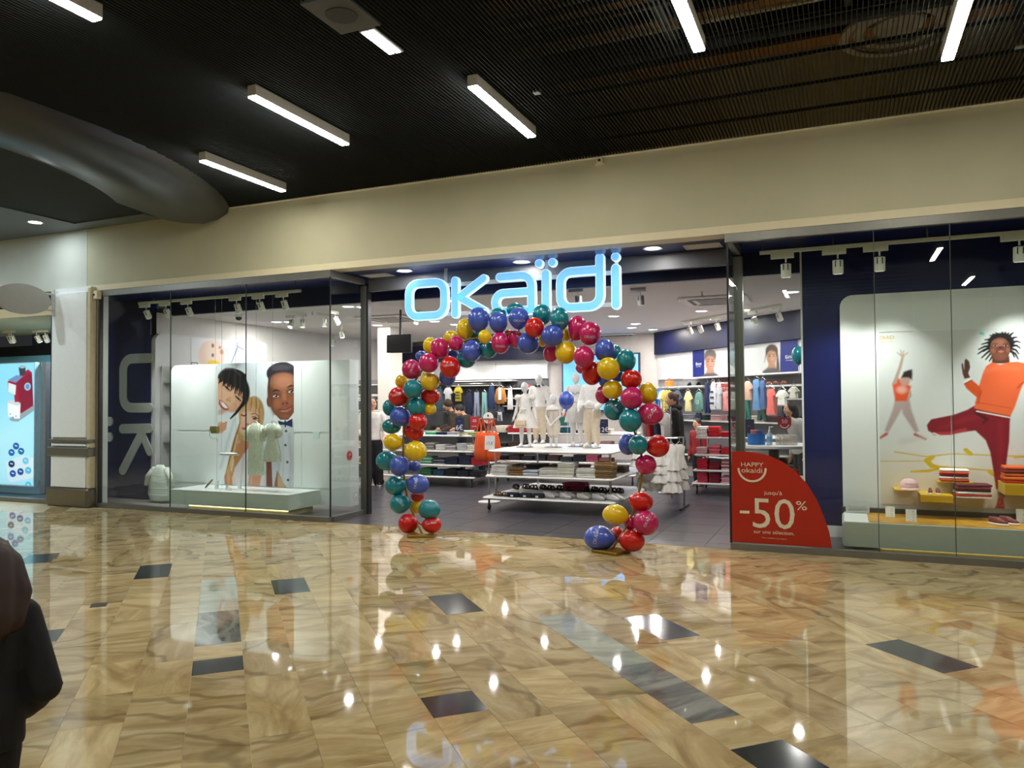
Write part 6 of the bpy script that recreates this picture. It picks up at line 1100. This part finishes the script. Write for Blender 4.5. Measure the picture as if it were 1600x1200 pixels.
for px, a, b, w, kd, col, lab, mk, sd in ((1031, 609, 646, 10, 'tee', '#2f5fae', 'royal blue top hanging edge on, first beside the pier', None, 1), (1035, 609, 644, 10, 'tee', '#5b8cc8', 'light blue top hanging edge on, second beside the pier', None, 1), (1039, 609, 646, 10, 'tee', '#cfd6da', 'white top hanging edge on, third beside the pier', None, 1), (1043, 609, 645, 10, 'tee', '#c9b95a', 'yellow top hanging edge on beside the shopper head', None, 1), (1058, 609, 645, 18, 'tee', '#44506a', 'slate top hanging behind the shopper head', None, 0), (1075, 611, 643, 15, 'tee', '#ddd69a', 'pale yellow tee hanging right of the shopper head', None, 0), (1092, 612, 643, 19, 'sweater', '#5f8a80', 'sage green sweater with number thirteen on the right wall', ('13', '#e3e6e2'), 0), (1105, 598, 646, 10, 'pants', '#222e58', 'navy joggers hanging on right wall beside the green sweater', None, 0), (1114, 596, 640, 12, 'sweater', '#d9dbde', 'white jacket hanging on the right wall beside navy joggers', ('stripes', '#222e58'), 0), (1123, 597, 640, 10, 'tee', '#c4ccd0', 'pale grey top hanging left of the pink dress', None, 0), (1134, 612, 642, 12, 'dress', '#df8f8c', 'pink flowered dress hanging just left of the glass door post', None, 0), (1146, 612, 640, 12, 'tee', '#e0dfd4', 'cream top hanging behind the glass door edge', None, 0),
    (1168, 595, 625, 17, 'tee', '#e9bfa8', 'peach tee hanging just right of the glass door post', None, 0), (1182, 592, 641, 17, 'dress', '#6b96c6', 'light denim dress hanging right of the peach tee', None, 0), (1192, 594, 638, 13, 'dress', '#546f9f', 'darker denim dress hanging beside the light denim one', None, 0), (1205, 607, 648, 20, 'dress', '#e8756c', 'coral dress hanging under the sandals shelf', None, 0), (1222, 609, 634, 21, 'tee', '#e9e8e2', 'white tee with soft print hanging right of the coral dress', ('oo', '#c9b48a'), 0), (1240, 604, 623, 17, 'tee', '#e8e4d8', 'cream blouse hanging at the right end of the wall', None, 0)):
    A_ = p45(px, a, .5 if not sd else .42); B_ = p45(px, b, .5 if not sd else .42); wd_ = w*depth(A_)/FPX/(.92 if not sd else .5); garment((A_.x, A_.y, A_.z+.09), wd_, A_.z-B_.z, kd, col, r45+(R(80) if sd else 0), lab, mark=mk)
for px, a, b, w, col, lab in ((1168, 626, 655, 12, '#2f6a62', 'teal trousers hanging below the peach tee'), (1092, 645, 656, 16, '#1f2a44', 'navy shorts hanging below the green sweater'), (1191, 640, 657, 22, '#28463e', 'dark green trousers hanging below the denim dresses'), (1228, 635, 653, 17, '#1a2340', 'navy patterned shorts hanging below the white tee')):
    A_ = p45(px, a, .47); B_ = p45(px, b, .47); garment((A_.x, A_.y, A_.z+.09), w*depth(A_)/FPX/.95, A_.z-B_.z, 'pants', col, r45, lab)
c = p45(1046, 604, .2); t = thing('orange_handbag', 'small orange bag on the shelf beside the pier', 'bag', (c.x, c.y, zs1+.001), r45); MB().rbox(-.1, .1, -.06, .06, 0, .12, .03).build('body', mat('#c77a1f', .6, var=.1), t, world=False); MB().tube([(-.06, 0, .12), (-.04, 0, .17), (.04, 0, .17), (.06, 0, .12)], .008, 6).build('handle', mat('#a86318', .6), t, world=False)
for i, px in enumerate((1077, 1091)): c = p45(px, 604, .2); t = thing('black_shoe', 'black shoe on the shelf left of boys poster underside, %s one' % ('left', 'right')[i], 'shoe', (c.x, c.y, zs1+.001), R(-10)); shoe(t, .2, Matrix(), mat('#15161a', .5), mat('#222326', .5))
for i, px in enumerate((1203, 1214, 1226)): c = p45(px, 601, .2); t = thing('sandal', 'coral sandal standing on the shelf under the girls poster, %s from left' % ORD[i], 'sandal', (c.x, c.y, zs2+.001), R(-20)); sandal(t, .22, mat('#d98f7c', .7))
c = p45(1132, 605, .3); stack((c.x, c.y, zs2-.08), ['#dd7f7c', '#e8a09a', '#d8605f', '#e7b1a6'], .3, .24, .04, r45, 'pink garment on the shelf right of white jacket', 'pink garments on the right wall shelf'); b45(t45(1122, 605, .3)[0], t45(1146, 605, .3)[0], .021, .4, zs2-.11, zs2-.081, 'shelf_board', M_SHELF)
for k, (z, nm) in enumerate(((zs3, 'upper'), (.475, 'lower'))):
    for i in range(9): c = A45+E45*(.45+.5*i)+N45*.2; far_stack((c.x, c.y, z+.001), [['#2a3040', '#b8a9a0', '#7c8088', '#2f4a46', '#c9a0a0', '#1f2430', '#d8cfc4', '#5a4048', '#303848'][(i+k) % 9]]*3, .32, .26, .035, r45)
# tall shelf unit of goods between the window corner and the white column
x0 = P(577, 650, 13.2).x
su = thing('wall_shelf_unit', 'tall narrow shelf of folded clothes seen beside the window corner post', 'shelf', (x0, 13.4, 0)); MB().box(x0-.7, x0+.25, 13.55, 13.6, 0, 2.0).build('back_board', mat('#8a8988', .6), su)
for z in (.3, .62, .94, 1.26, 1.58, 1.9): MB().box(x0-.7, x0+.25, 13.2, 13.549, z-.02, z).build('shelf_board', M_SHELF, su)
for k, z in enumerate((.3, .62, .94, 1.26, 1.58)):
    for i in range(2): far_stack((x0-.45+.44*i, 13.37, z+.001), [['#b58a2a', '#232a40', '#d8d2c8', '#31343c', '#8a8f98', '#a83030'][(k*2+i) % 6], '#d8d4cc'], .36, .26, .06, 0)
for c, m_ in FAR.items(): pass
_k = list(FAR); _a = MB()
for i, c in enumerate(_k): _a.mi = i; _a.add(FAR[c].v, FAR[c].f)
_o = _a.build('folded_clothes', [mat(c, .85, var=.1, scale=25) for c in _k], None, kind='stuff'); _o['label'] = 'distant folded clothes on wall shelves and behind the tables'
# ------------------------------------------------------------------ people and mannequins
def V(*a): return Vector(a)
class Body:
    """local frame: x to the figure's left, facing -y, z up; lengths in metres"""
    def __init__(s, H, hs=1.0, lean=0.0, arms=None, legs=None, yaw=0.0, nod=0.0, wide=1.0):
        s.H = H; hb = H/(.865+.135*hs); s.hb = hb; s.hs = hs; s.wide = wide; h = hb
        s.hipz = .5*h; s.lean = lean
        def tl(z, x=0, y=0):                                         # a point of the trunk, leaning forward about the hips
            d = z-s.hipz
            return V(x, y-d*math.sin(lean), s.hipz+d*math.cos(lean)) if d > 0 else V(x, y, z)
        s.tl = tl; w = wide
        s.rings = [(.46*h, .082*h*w, .06*h), (.52*h, .09*h*w, .066*h), (.6*h, .078*h*w, .056*h), (.7*h, .09*h*w, .062*h), (.77*h, .1*h*w, .06*h), (.81*h, .088*h*w, .05*h), (.835*h, .045*h, .04*h)]
        s.sh = [tl(.795*h, sx*.105*h*w) for sx in (-1, 1)]
        arms = arms or [((-.145, .01, .6), (-.15, -.03, .45)), ((.145, .01, .6), (.15, -.03, .45))]
        s.arms = [[s.sh[i], V(*arms[i][0])*h, V(*arms[i][1])*h] for i in (0, 1)]
        legs = legs or [((-.052, -.005, .27), (-.055, .01, .045)), ((.052, -.005, .27), (.055, .01, .045))]
        s.legs = [[V((-1, 1)[i]*.048*h*w, 0, .47*h), V(*legs[i][0])*h, V(*legs[i][1])*h] for i in (0, 1)]
        s.neck = tl(.85*h); s.hc = tl((.865+.0675*hs)*h, 0, -.012*h); s.yaw = yaw; s.HM = T(s.hc) @ Matrix.Rotation(yaw, 4, 'Z') @ Matrix.Rotation(nod+lean*.5, 4, 'X'); s.hr = .0675*hs*h
    def ring(s, z, rx, ry, n=18, off=0): 
        c = s.tl(z); ux = V(1, 0, 0); uy = V(0, math.cos(s.lean), -math.sin(s.lean)) if z > s.hipz else V(0, 1, 0); 
        return [tuple(c+ux*(rx*math.cos(2*math.pi*j/n))+uy*(ry*math.sin(2*math.pi*j/n))) for j in range(n)]
    def torso(s, mb, inf=0.0, z0=0.0, z1=1.0, extra=()):
        rg = [(z, rx+inf, ry+inf) for z, rx, ry in s.rings if z0*s.hb <= z <= z1*s.hb]; mb.loft([s.ring(*r) for r in list(extra)+rg])
    def arm(s, mb, i, inf=0.0, cut=1.0):
        a, b, c = s.arms[i]; h = s.hb; e = b+(c-b)*cut
        mb.limb([a, a+(b-a)*.5, b, b+(e-b)*.5, e], [.036*h+inf, .031*h+inf, .026*h+inf, .0235*h+inf, .018*h+inf], 10)
    def leg(s, mb, i, inf=0.0, cut=1.0, flare=0.0):
        a, b, c = s.legs[i]; h = s.hb; e = b+(c-b)*cut
        mb.limb([a, a+(b-a)*.5, b, b+(e-b)*.4, e], [.056*h+inf, .05*h+inf, .037*h+inf, .036*h*1.02+inf+flare*.5, .022*h+inf+flare], 10)
    def hand(s, mb, i, curl=.5):
        a, b, c = s.arms[i]; h = s.hb; d = (c-b).normalized(); sd = V(0, -1, 0)-d*d.dot(V(0, -1, 0)); sd = sd.normalized() if sd.length > .1 else V(1, 0, 0); nn = d.cross(sd)*(1 if i else -1)
        p = c+d*.03*h; mb.limb([c, p, c+d*.05*h], [.0165*h, .02*h, .019*h], 8)
        for k, L in zip((-1.5, -.5, .5, 1.5), (.034, .041, .044, .04)):
            q = c+d*.052*h+sd*(k*.0095*h); m1_ = q+d*(L*.5*h)-nn*(.002*h); m2_ = m1_+(d*(1-curl*.6)-nn*curl).normalized()*(L*.55*h); mb.limb([q-d*.015*h, q, m1_, m2_], [.0062*h, .006*h, .0056*h, .0046*h], 7)
        th = c+d*.018*h+sd*.014*h; mb.limb([th, th+(d*.6+sd*.8).normalized()*.022*h, th+(d*.9+sd*.5).normalized()*.044*h], [.0075*h, .0068*h, .0052*h], 7)
    def foot(s, mb, i, inf=0.0, turn=0.0):
        a, b, c = s.legs[i]; h = s.hb; M = T(c.x, c.y, 0) @ Matrix.Rotation(turn, 4, 'Z'); L = .075*h
        mb.loft([[(k*.03*h*math.cos(q)+0, y0*h+k2*math.sin(q)*L+0, z*h) for q in [2*math.pi*j/14 for j in range(14)]] for k, y0, k2, z in ((.9, -.03, .95, .002), (1, -.03, 1, .012), (.85, -.022, .78, .03), (.7, -.004, .42, .05))], M=M)
    def head(s, mb, face=True):
        r = s.hr; M = s.HM
        mb.ell((0, 0, 0), (.74*r, .86*r, r), 18, 12, M); mb.ell((0, -.18*r, -.5*r), (.52*r, .6*r, .5*r), 14, 8, M)
        if face:
            mb.limb([M @ V(0, -.82*r, .08*r), M @ V(0, -.98*r, -.16*r), M @ V(0, -.9*r, -.22*r)], [.07*r, .11*r, .12*r], 8)
            for sx in (-1, 1): mb.ell((sx*.74*r, .06*r, -.05*r), (.07*r, .14*r, .2*r), 8, 6, M); mb.ell((sx*.36*r, -.6*r, -.25*r), (.24*r, .22*r, .24*r), 8, 6, M)
            mb.ell((0, -.72*r, -.52*r), (.26*r, .14*r, .1*r), 8, 6, M); mb.ell((0, -.56*r, -.86*r), (.24*r, .22*r, .14*r), 8, 6, M)
        mb.limb([s.tl(.8*s.hb), s.neck, M @ V(0, .05*r, -.55*r)], [.04*s.hb, .03*s.hb, .03*s.hb], 10)
    def face_parts(s, t, iris='#2a1a12', lip='#a5655c', brow='#3a2a20'):
        r = s.hr; M = s.HM
        for sx in (-1, 1):
            MB().ell((sx*.29*r, -.745*r, .04*r), (.12*r, .09*r, .075*r), 10, 6, M).build('eye', mat('#e8e4df', .3, var=0), t, True, world=False); MB().ell((sx*.29*r, -.82*r, .04*r), (.06*r, .03*r, .06*r), 8, 6, M).build('iris', mat(iris, .3, var=0), t, True, world=False)
            MB().tube([M @ V(sx*.15*r, -.86*r, .2*r), M @ V(sx*.3*r, -.84*r, .25*r), M @ V(sx*.44*r, -.74*r, .2*r)], .028*r, 6).build('eyebrow', mat(brow, .8), t, world=False)
        MB().ell((0, -.855*r, -.52*r), (.2*r, .05*r, .05*r), 10, 6, M).build('mouth', mat(lip, .5), t, True, world=False)
    def all_body(s, mb, face=True, feet=True, curl=.5):
        s.torso(mb)
        for i in (0, 1):
            s.arm(mb, i); s.leg(mb, i); s.hand(mb, i, curl)
            if feet: s.foot(mb, i)
        s.head(mb, face)
def dress_rings(b, spec, n=36, pleat=.0): return [[tuple(V(rx*math.cos(2*math.pi*j/n)*(1+pl*math.cos(j*math.pi)), ry*math.sin(2*math.pi*j/n)*(1+pl*math.cos(j*math.pi)), z)) for j in range(n)] for z, rx, ry, pl in [(q[0]*b.hb, q[1]*b.hb, q[2]*b.hb, q[3] if len(q) > 3 else 0) for q in spec]]
M_MAN = mat('#dcdcdc', .28, var=.0); M_FAB = mat('#e2e1dd', .85, var=.06, scale=26, bump=.25); M_BEI = mat('#c9bca6', .85, var=.08, scale=20, bump=.25)
def mannequin(px, py, H, hs, label, rz=0.0, **k):
    c = F(px, py, ZT); t = thing('mannequin', label, 'mannequin', (c.x, c.y, ZT+.008), R(rz)); b = Body(H, hs, **k); MB().lathe([(.13, -.007), (.13, 0.0), (.12, .002)], 28, T(0, -.02, 0)).build('base_plate', mat('#a9adb0', .2, .3), t, True, world=False)
    m = MB(); b.all_body(m, face=False); blob(m, 'body', M_MAN, t, H*.0075, 3); return t, b
# girl in a puff sleeve dress
t, b = mannequin(821, 699, .96, 1.18, 'white child mannequin in a puff sleeve dress with a beige shoulder bag', -4, arms=[((-.15, .01, .62), (-.185, -.02, .48)), ((.15, .02, .62), (.19, -.01, .48))], legs=[((-.065, 0, .27), (-.075, .01, .045)), ((.065, 0, .27), (.075, .01, .045))])
MB().loft(dress_rings(b, [(.3, .2, .15, .04), (.42, .16, .12, .04), (.56, .1, .08, .02), (.6, .093, .075), (.7, .105, .077), (.78, .1, .07), (.83, .06, .05)]), cap=False).build('dress', M_FAB, t, True, world=False)
for sx in (0, 1): a = b.sh[sx]; MB().ell(a+V((-1, 1)[sx]*.02, 0, -.015), (.055, .05, .05), 12, 8).build('puff_sleeve', M_FAB, t, True, world=False)
for sx in (-1, 1): MB().ell((sx*.03, -.085, .6*b.hb), (.03, .012, .014), 10, 6, None).limb([(sx*.01, -.085, .6*b.hb), (sx*.035, -.09, .53*b.hb)], [.009, .006], 6).build('bow', M_FAB, t, True, world=False)
c = V(.0, -.15, .37*b.hb); MB().rbox(-.085, .085, -.03, .03, -.055, .05, .02, T(c)).build('shoulder_bag', mat('#cdb79a', .6), t, world=False); MB().rbox(-.086, .086, -.036, -.029, -.02, .052, .01, T(c)).build('bag_flap', mat('#d8c5aa', .6), t, world=False)
MB().tube([c+V(-.08, .02, .04), V(-.085, -.075, .6*b.hb), V(-.05, -.07, .78*b.hb), V(.02, .0, .84*b.hb)], .006, 6).build('bag_strap', mat('#b9a27f', .6), t, world=False)
# tall boy behind with bow tie
t, b = mannequin(843, 693, 1.12, 1.1, 'tall white child mannequin in a white shirt with a black bow tie', 4, arms=[((-.15, .0, .62), (-.17, -.04, .47)), ((.15, .0, .62), (.15, -.02, .47))])
m = MB(); b.torso(m, .014, .5); b.arm(m, 0, .014, .85); b.arm(m, 1, .014, .85); m.limb([b.tl(.79*b.hb), b.tl(.835*b.hb)], [.06, .045]); blob(m, 'shirt', M_FAB, t, .011, 3)
for sx in (-1, 1): MB().loft([[(sx*x, y-.075, z+.835*b.hb) for y in (-.008, .008) for z in ((h_, -h_) if y < 0 else (-h_, h_))] for x, h_ in ((.004, .009), (.04, .022))]).build('bow_tie', M_BLK, t, world=False)
m = MB(); [b.leg(m, i, .016, .95) for i in (0, 1)]; b.torso(m, .012, .45, .55); blob(m, 'trousers', M_BEI, t, .012, 3)
for k in range(4): MB().ell((0, -.085, (.78-.06*k)*b.hb), (.006, .004, .006), 8, 4).build('button', M_WHITE, t, world=False)
# toddler
t, b = mannequin(865, 699, .78, 1.42, 'small white toddler mannequin with clasped hands in beige romper shorts', 0, arms=[((-.15, -.01, .62), (-.035, -.135, .47)), ((.15, -.01, .62), (.035, -.135, .47))], wide=1.1)
m = MB(); b.torso(m, .012, .45, .82); [b.leg(m, i, .03, .12) for i in (0, 1)]; blob(m, 'romper', mat('#d3cabb', .85, var=.06, scale=20), t, .01, 3)
MB().loft(dress_rings(b, [(.74, .14, .1, .05), (.8, .11, .08, .05), (.83, .06, .05)]), cap=False).build('ruffle_collar', M_FAB, t, True, world=False)
for x in (-.03, .03): MB().tube([(x, -.08, .5*b.hb), (x*1.1, -.075, .72*b.hb)], .004, 5).build('pleat_line', mat('#b9ae9c', .8), t, world=False)
# girl with tulle skirt
t, b = mannequin(901, 698, 1.1, 1.1, 'white child mannequin in a tee and a grey tulle skirt', 8, arms=[((-.15, .01, .62), (-.16, -.05, .49)), ((.14, .02, .62), (.15, 0, .47))], legs=[((-.05, .01, .27), (-.05, .03, .045)), ((.055, -.03, .27), (.07, -.03, .045))])
m = MB(); b.torso(m, .012, .55); [m.limb([b.arms[i][0], b.arms[i][0]+(b.arms[i][1]-b.arms[i][0])*.4], [.05, .045]) for i in (0, 1)]; blob(m, 'tee', mat('#d7d8da', .8, var=.04, scale=20), t, .011, 3)
MB().loft(dress_rings(b, [(.33, .16, .13, .05), (.45, .135, .11, .05), (.57, .1, .08, .03), (.6, .088, .07)], 44), cap=False).build('tulle_skirt', mat('#c8c8c6', .9, var=.05), t, True, world=False)
for sx in (-1, 1): MB().tube([(sx*.0, -.082, .71*b.hb), (sx*.04, -.084, .745*b.hb), (sx*.065, -.075, .72*b.hb)], .007, 6).build('print_mark', mat('#9a9a9c', .8), t, world=False)
for i in (0, 1): m = MB(); b.foot(m, i); M_ = m.build('sandal', mat('#b7a98a', .6), t, True, world=False); M_.scale = (1.04, 1.02, .8)
# child in joggers
t, b = mannequin(926, 700, 1.1, 1.12, 'white child mannequin in a crumpled white jacket and beige joggers', -8, arms=[((-.16, -.02, .61), (-.13, -.13, .52)), ((.16, -.02, .61), (.12, -.14, .53))], legs=[((-.06, -.02, .27), (-.06, .0, .045)), ((.06, -.03, .27), (.075, -.03, .045))])
m = MB(); b.torso(m, .026, .5); [b.arm(m, i, .02, .9) for i in (0, 1)]; m.limb([b.tl(.81*b.hb), b.tl(.85*b.hb, 0, .01)], [.075, .06]); m.limb([V(-.07, -.07, .57*b.hb), V(.0, -.105, .59*b.hb), V(.07, -.07, .57*b.hb)], [.03, .035, .03]); blob(m, 'jacket', M_FAB, t, .011, 2)
m = MB(); [b.leg(m, i, .02, .92, .004) for i in (0, 1)]; b.torso(m, .014, .45, .55); [m.limb([b.legs[i][1]+(b.legs[i][2]-b.legs[i][1])*f+V(.0, 0, 0), b.legs[i][1]+(b.legs[i][2]-b.legs[i][1])*(f+.06)], [.055-.02*f, .052-.02*f], 10) for i in (0, 1) for f in (.2, .5, .75)]; blob(m, 'joggers', M_BEI, t, .011, 2)
for i in (0, 1): shoe_t = MB(); c = b.legs[i][2]; shoe(t, .2, T(c.x, c.y-.04, .0) @ Matrix.Rotation(R(12*(1 if i else -1)), 4, 'Z'), M_WHITE, mat('#cfcfcb', .5))

SK = '#c99a80'; M_SKIN = mat(SK, .5, var=.04, sss=.1)
def person(label, p, rz, b, voxel=.011, skin=None, face=True, feet=True):
    t = thing('person', label, 'person', tuple(p), R(rz)); m = MB(); b.all_body(m, feet=feet); blob(m, 'body', skin or M_SKIN, t, voxel, 2)
    if face: b.face_parts(t)
    return t
def hair_cap(b, m, k=1.1, low=-.2): 
    r = b.hr; m.ell((0, .1*r, .16*r), (.8*r*k, .9*r*k, .96*r*k), 18, 12, b.HM)
def cut_front(b, t, m, col, voxel, name='hair'):
    return blob(m, name, mat(col, .6, var=.25, scale=40), t, voxel, 2)
# black coat shopper
b = Body(1.66, 1.0, lean=R(4), nod=R(8), arms=[((-.13, -.05, .63), (-.1, -.16, .62)), ((.135, .0, .61), (.12, -.05, .47))], legs=[((-.05, -.03, .27), (-.05, -.01, .045)), ((.05, -.045, .27), (.05, -.06, .045))])
c = F(1062, 771); t = person('person in black coat and blue jeans browsing the rack right of the arch', (c.x-.04, c.y, 0), -78, b)
m = MB(); b.torso(m, .045, .42, extra=[(.4*b.hb, .125*b.hb, .1*b.hb)]); [b.arm(m, i, .026, .97) for i in (0, 1)]; m.limb([b.tl(.8*b.hb), b.tl(.84*b.hb, 0, .01)], [.11, .085]); blob(m, 'coat', mat('#0a0a0c', .85, var=.3, scale=50, bump=.4), t, .014, 2)
m = MB(); m.ell((0, .05, .845*b.hb), (.13, .12, .06), 14, 8, T(0, -.06, 0)); blob(m, 'fur_hood', mat('#0d0c0c', .95, var=.4, scale=60, bump=.6), t, .014, 1)
m = MB(); [b.leg(m, i, .014, .97, .012) for i in (0, 1)]; b.torso(m, .014, .45, .53); blob(m, 'jeans', mat('#16263f', .8, var=.2), t, .013, 2)
for i in (0, 1): c2 = b.legs[i][2]; shoe(t, .27, T(c2.x, c2.y-.07, .001), mat('#c9c6c2', .6), M_WHITE)
m = MB(); r = b.hr; m.ell((0, .16*r, .2*r), (.84*r, .86*r, .92*r), 16, 10, b.HM); m.ell((0, .85*r, .35*r), (.42*r, .36*r, .42*r), 12, 8, b.HM); m.limb([b.HM @ V(0, .6*r, -.3*r), b.HM @ V(0, .62*r, -.7*r)], [.4*r, .3*r]); cut_front(b, t, m, '#4a3524', .01)
# child in red
b = Body(1.2, 1.15, nod=R(5)); c = P(1092, 655, 13.95); t = person('child in a red top standing behind the red clothes table', (c.x-.02, 13.95, 0), -35, b)
m = MB(); b.torso(m, .02, .45); [b.arm(m, i, .018, .9) for i in (0, 1)]; blob(m, 'top', mat('#8e1a20', .8), t, .013, 2); m = MB(); [b.leg(m, i, .012) for i in (0, 1)]; b.torso(m, .014, .45, .52); blob(m, 'trousers', mat('#1b1d24', .8), t, .013, 2); m = MB(); r = b.hr; m.ell((0, .12*r, .22*r), (.82*r, .86*r, .88*r), 16, 10, b.HM); cut_front(b, t, m, '#2c1d15', .009)
# person at the counter on the right
b = Body(1.5, 1.0, lean=R(14)); c = P(1245, 655, 12.4); t = person('person with long dark hair and pale top half hidden by the navy panel', (c.x+.06, 12.4, 0), -60, b)
m = MB(); b.torso(m, .03, .45); [b.arm(m, i, .02, .9) for i in (0, 1)]; blob(m, 'top', mat('#b3aeab', .85), t, .014, 2); m = MB(); [b.leg(m, i, .014) for i in (0, 1)]; b.torso(m, .016, .45, .52); blob(m, 'trousers', mat('#1b1d24', .8), t, .014, 2); m = MB(); r = b.hr; m.ell((0, .16*r, .16*r), (.9*r, .88*r, .95*r), 16, 10, b.HM); m.limb([b.HM @ V(0, .5*r, 0), b.HM @ V(.1*r, .55*r, -.9*r), b.HM @ V(.15*r, .5*r, -1.9*r)], [.75*r, .7*r, .4*r]); cut_front(b, t, m, '#1b1412', .011)
# two people bending over the table on the left
b = Body(1.62, 1.0, lean=R(38), nod=R(5), arms=[((-.13, -.2, .62), (-.1, -.33, .6)), ((.14, -.16, .6), (.1, -.3, .57))]); c = P(735, 650, 14.15); t = person('person in a dark olive jacket leaning to the left behind the clothes table', (c.x+.22, 14.2, 0), -72, b)
m = MB(); b.torso(m, .05, .45); [b.arm(m, i, .03, .95) for i in (0, 1)]; blob(m, 'jacket', mat('#2b2a1e', .9, var=.2), t, .014, 2); m = MB(); [b.leg(m, i, .014) for i in (0, 1)]; b.torso(m, .02, .45, .52); blob(m, 'trousers', mat('#17181c', .8), t, .014, 2); m = MB(); r = b.hr; m.ell((0, .14*r, .2*r), (.84*r, .88*r, .92*r), 16, 10, b.HM); cut_front(b, t, m, '#14100e', .01); m = MB(); m.ell(b.tl(.71*b.hb, 0, .16), (.13, .09, .17), 12, 8); blob(m, 'backpack', mat('#33311f', .9), t, .014, 2)
b = Body(1.64, 1.0, lean=R(24), nod=R(8), arms=[((-.13, -.14, .62), (-.1, -.27, .58)), ((.14, -.12, .6), (.1, -.25, .56))]); c = P(712, 640, 14.75); t = person('person in a brown hooded jacket bending beside the olive jacket', (c.x+.1, 14.85, 0), -60, b)
m = MB(); b.torso(m, .045, .45); [b.arm(m, i, .028, .95) for i in (0, 1)]; blob(m, 'jacket', mat('#4b4034', .9, var=.2), t, .014, 2); m = MB(); [b.leg(m, i, .014) for i in (0, 1)]; b.torso(m, .02, .45, .52); blob(m, 'trousers', mat('#1b1d24', .8), t, .014, 2); m = MB(); r = b.hr; m.ell((0, .14*r, .2*r), (.9*r, .95*r, .98*r), 16, 10, b.HM); cut_front(b, t, m, '#3a2a1f', .01, 'hood')
# shop assistant by the window corner
b = Body(1.62, 1.0, arms=[((-.15, -.04, .62), (-.1, -.14, .56)), ((.15, -.02, .6), (.12, -.13, .55))], legs=[((-.05, -.02, .27), (-.06, -.03, .045)), ((.06, .0, .27), (.07, .02, .045))]); c = P(583, 752, 11.9); c.z = 0; t = person('person in white shirt and wide black trousers beside the window corner post', (c.x-.02, c.y, 0), 40, b)
m = MB(); b.torso(m, .022, .52); [b.arm(m, i, .018, .55) for i in (0, 1)]; blob(m, 'shirt', mat('#d3cfca', .85, var=.1), t, .013, 2); m = MB(); [b.leg(m, i, .03, .98, .03) for i in (0, 1)]; b.torso(m, .02, .45, .58); blob(m, 'trousers', mat('#0d0d10', .85), t, .013, 2); m = MB(); r = b.hr; m.ell((0, .14*r, .18*r), (.86*r, .88*r, .94*r), 16, 10, b.HM); m.limb([b.HM @ V(0, .6*r, -.2*r), b.HM @ V(0, .6*r, -1.0*r)], [.5*r, .3*r]); cut_front(b, t, m, '#2b1c14', .01)
for i in (0, 1): c2 = b.legs[i][2]; shoe(t, .26, T(c2.x, c2.y-.06, .001), M_BLK, mat('#c9c6c2', .6))
# child in the foreground, seen from behind
b = Body(1.07, 1.45, lean=R(3), arms=[((-.18, .03, .565), (-.12, -.09, .47)), ((.18, .03, .565), (.12, -.09, .47))], wide=1.05)
t = person('person with long brown hair in a black jacket seen from behind at lower left', (-2.57, 1.62, .001), 236, b, .009)
m = MB(); b.torso(m, .04, .44, extra=[(.39*b.hb, .122*b.hb, .098*b.hb), (.41*b.hb, .128*b.hb, .102*b.hb)]); [b.arm(m, i, .026, .95) for i in (0, 1)]; m.limb([b.tl(.77*b.hb), b.tl(.81*b.hb)], [.085, .055]); blob(m, 'jacket', mat('#0c0e14', .8, var=.2, scale=16, bump=.3), t, .011, 3)
m = MB(); [b.leg(m, i, .018, .97, .012) for i in (0, 1)]; b.torso(m, .016, .45, .52); blob(m, 'trousers', mat('#0b0c0f', .8, var=.1), t, .011, 2)
for i in (0, 1): c2 = b.legs[i][2]; shoe(t, .19, T(c2.x, c2.y-.05, .001), M_BLK, mat('#2a2a2c', .6))
m = MB(); r = b.hr; m.ell((0, .14*r, .14*r), (.98*r, .98*r, 1.0*r), 18, 12, b.HM); m.limb([b.HM @ V(0, .35*r, .1*r), b.HM @ V(0, .62*r, -.6*r), b.HM @ V(0, .95*r, -1.5*r), b.HM @ V(.05*r, 1.1*r, -2.2*r)], [.98*r, 1.02*r, .98*r, .6*r], 14)
for sx in (-1, 1): m.limb([b.HM @ V(sx*.6*r, .1*r, .0), b.HM @ V(sx*.85*r, .3*r, -.9*r), b.HM @ V(sx*.8*r, .7*r, -1.7*r)], [.62*r, .62*r, .5*r], 10)
h_ = cut_front(b, t, m, '#2a130c', .009); m = MB(); rg_ = random.Random(3)
for i in range(170):
    a = R(rg_.uniform(-20, 200)); x, y = math.cos(a), max(.15, math.sin(a)); k = rg_.uniform(1.05, 1.1)
    m.tube([b.HM @ V(x*.7*r, .15*r+y*.6*r, .85*r), b.HM @ V(x*.97*r*k, .14*r+y*.98*r*k, -.1*r), b.HM @ V(x*.97*r*k, .3*r+y*.95*r*k, -.9*r), b.HM @ V(x*.85*r*k+rg_.uniform(-.1, .1)*r, .5*r+y*.85*r*k, -1.7*r), b.HM @ V(x*.55*r*k+rg_.uniform(-.2, .2)*r, .75*r+y*.7*r*k, rg_.uniform(-2.4, -2.05)*r)], [.004, .005, .005, .004, .001], 4)
m.build('hair_strands', mat('#3a1c11', .4, var=.3, scale=30), t, True, world=False, kind='stuff')
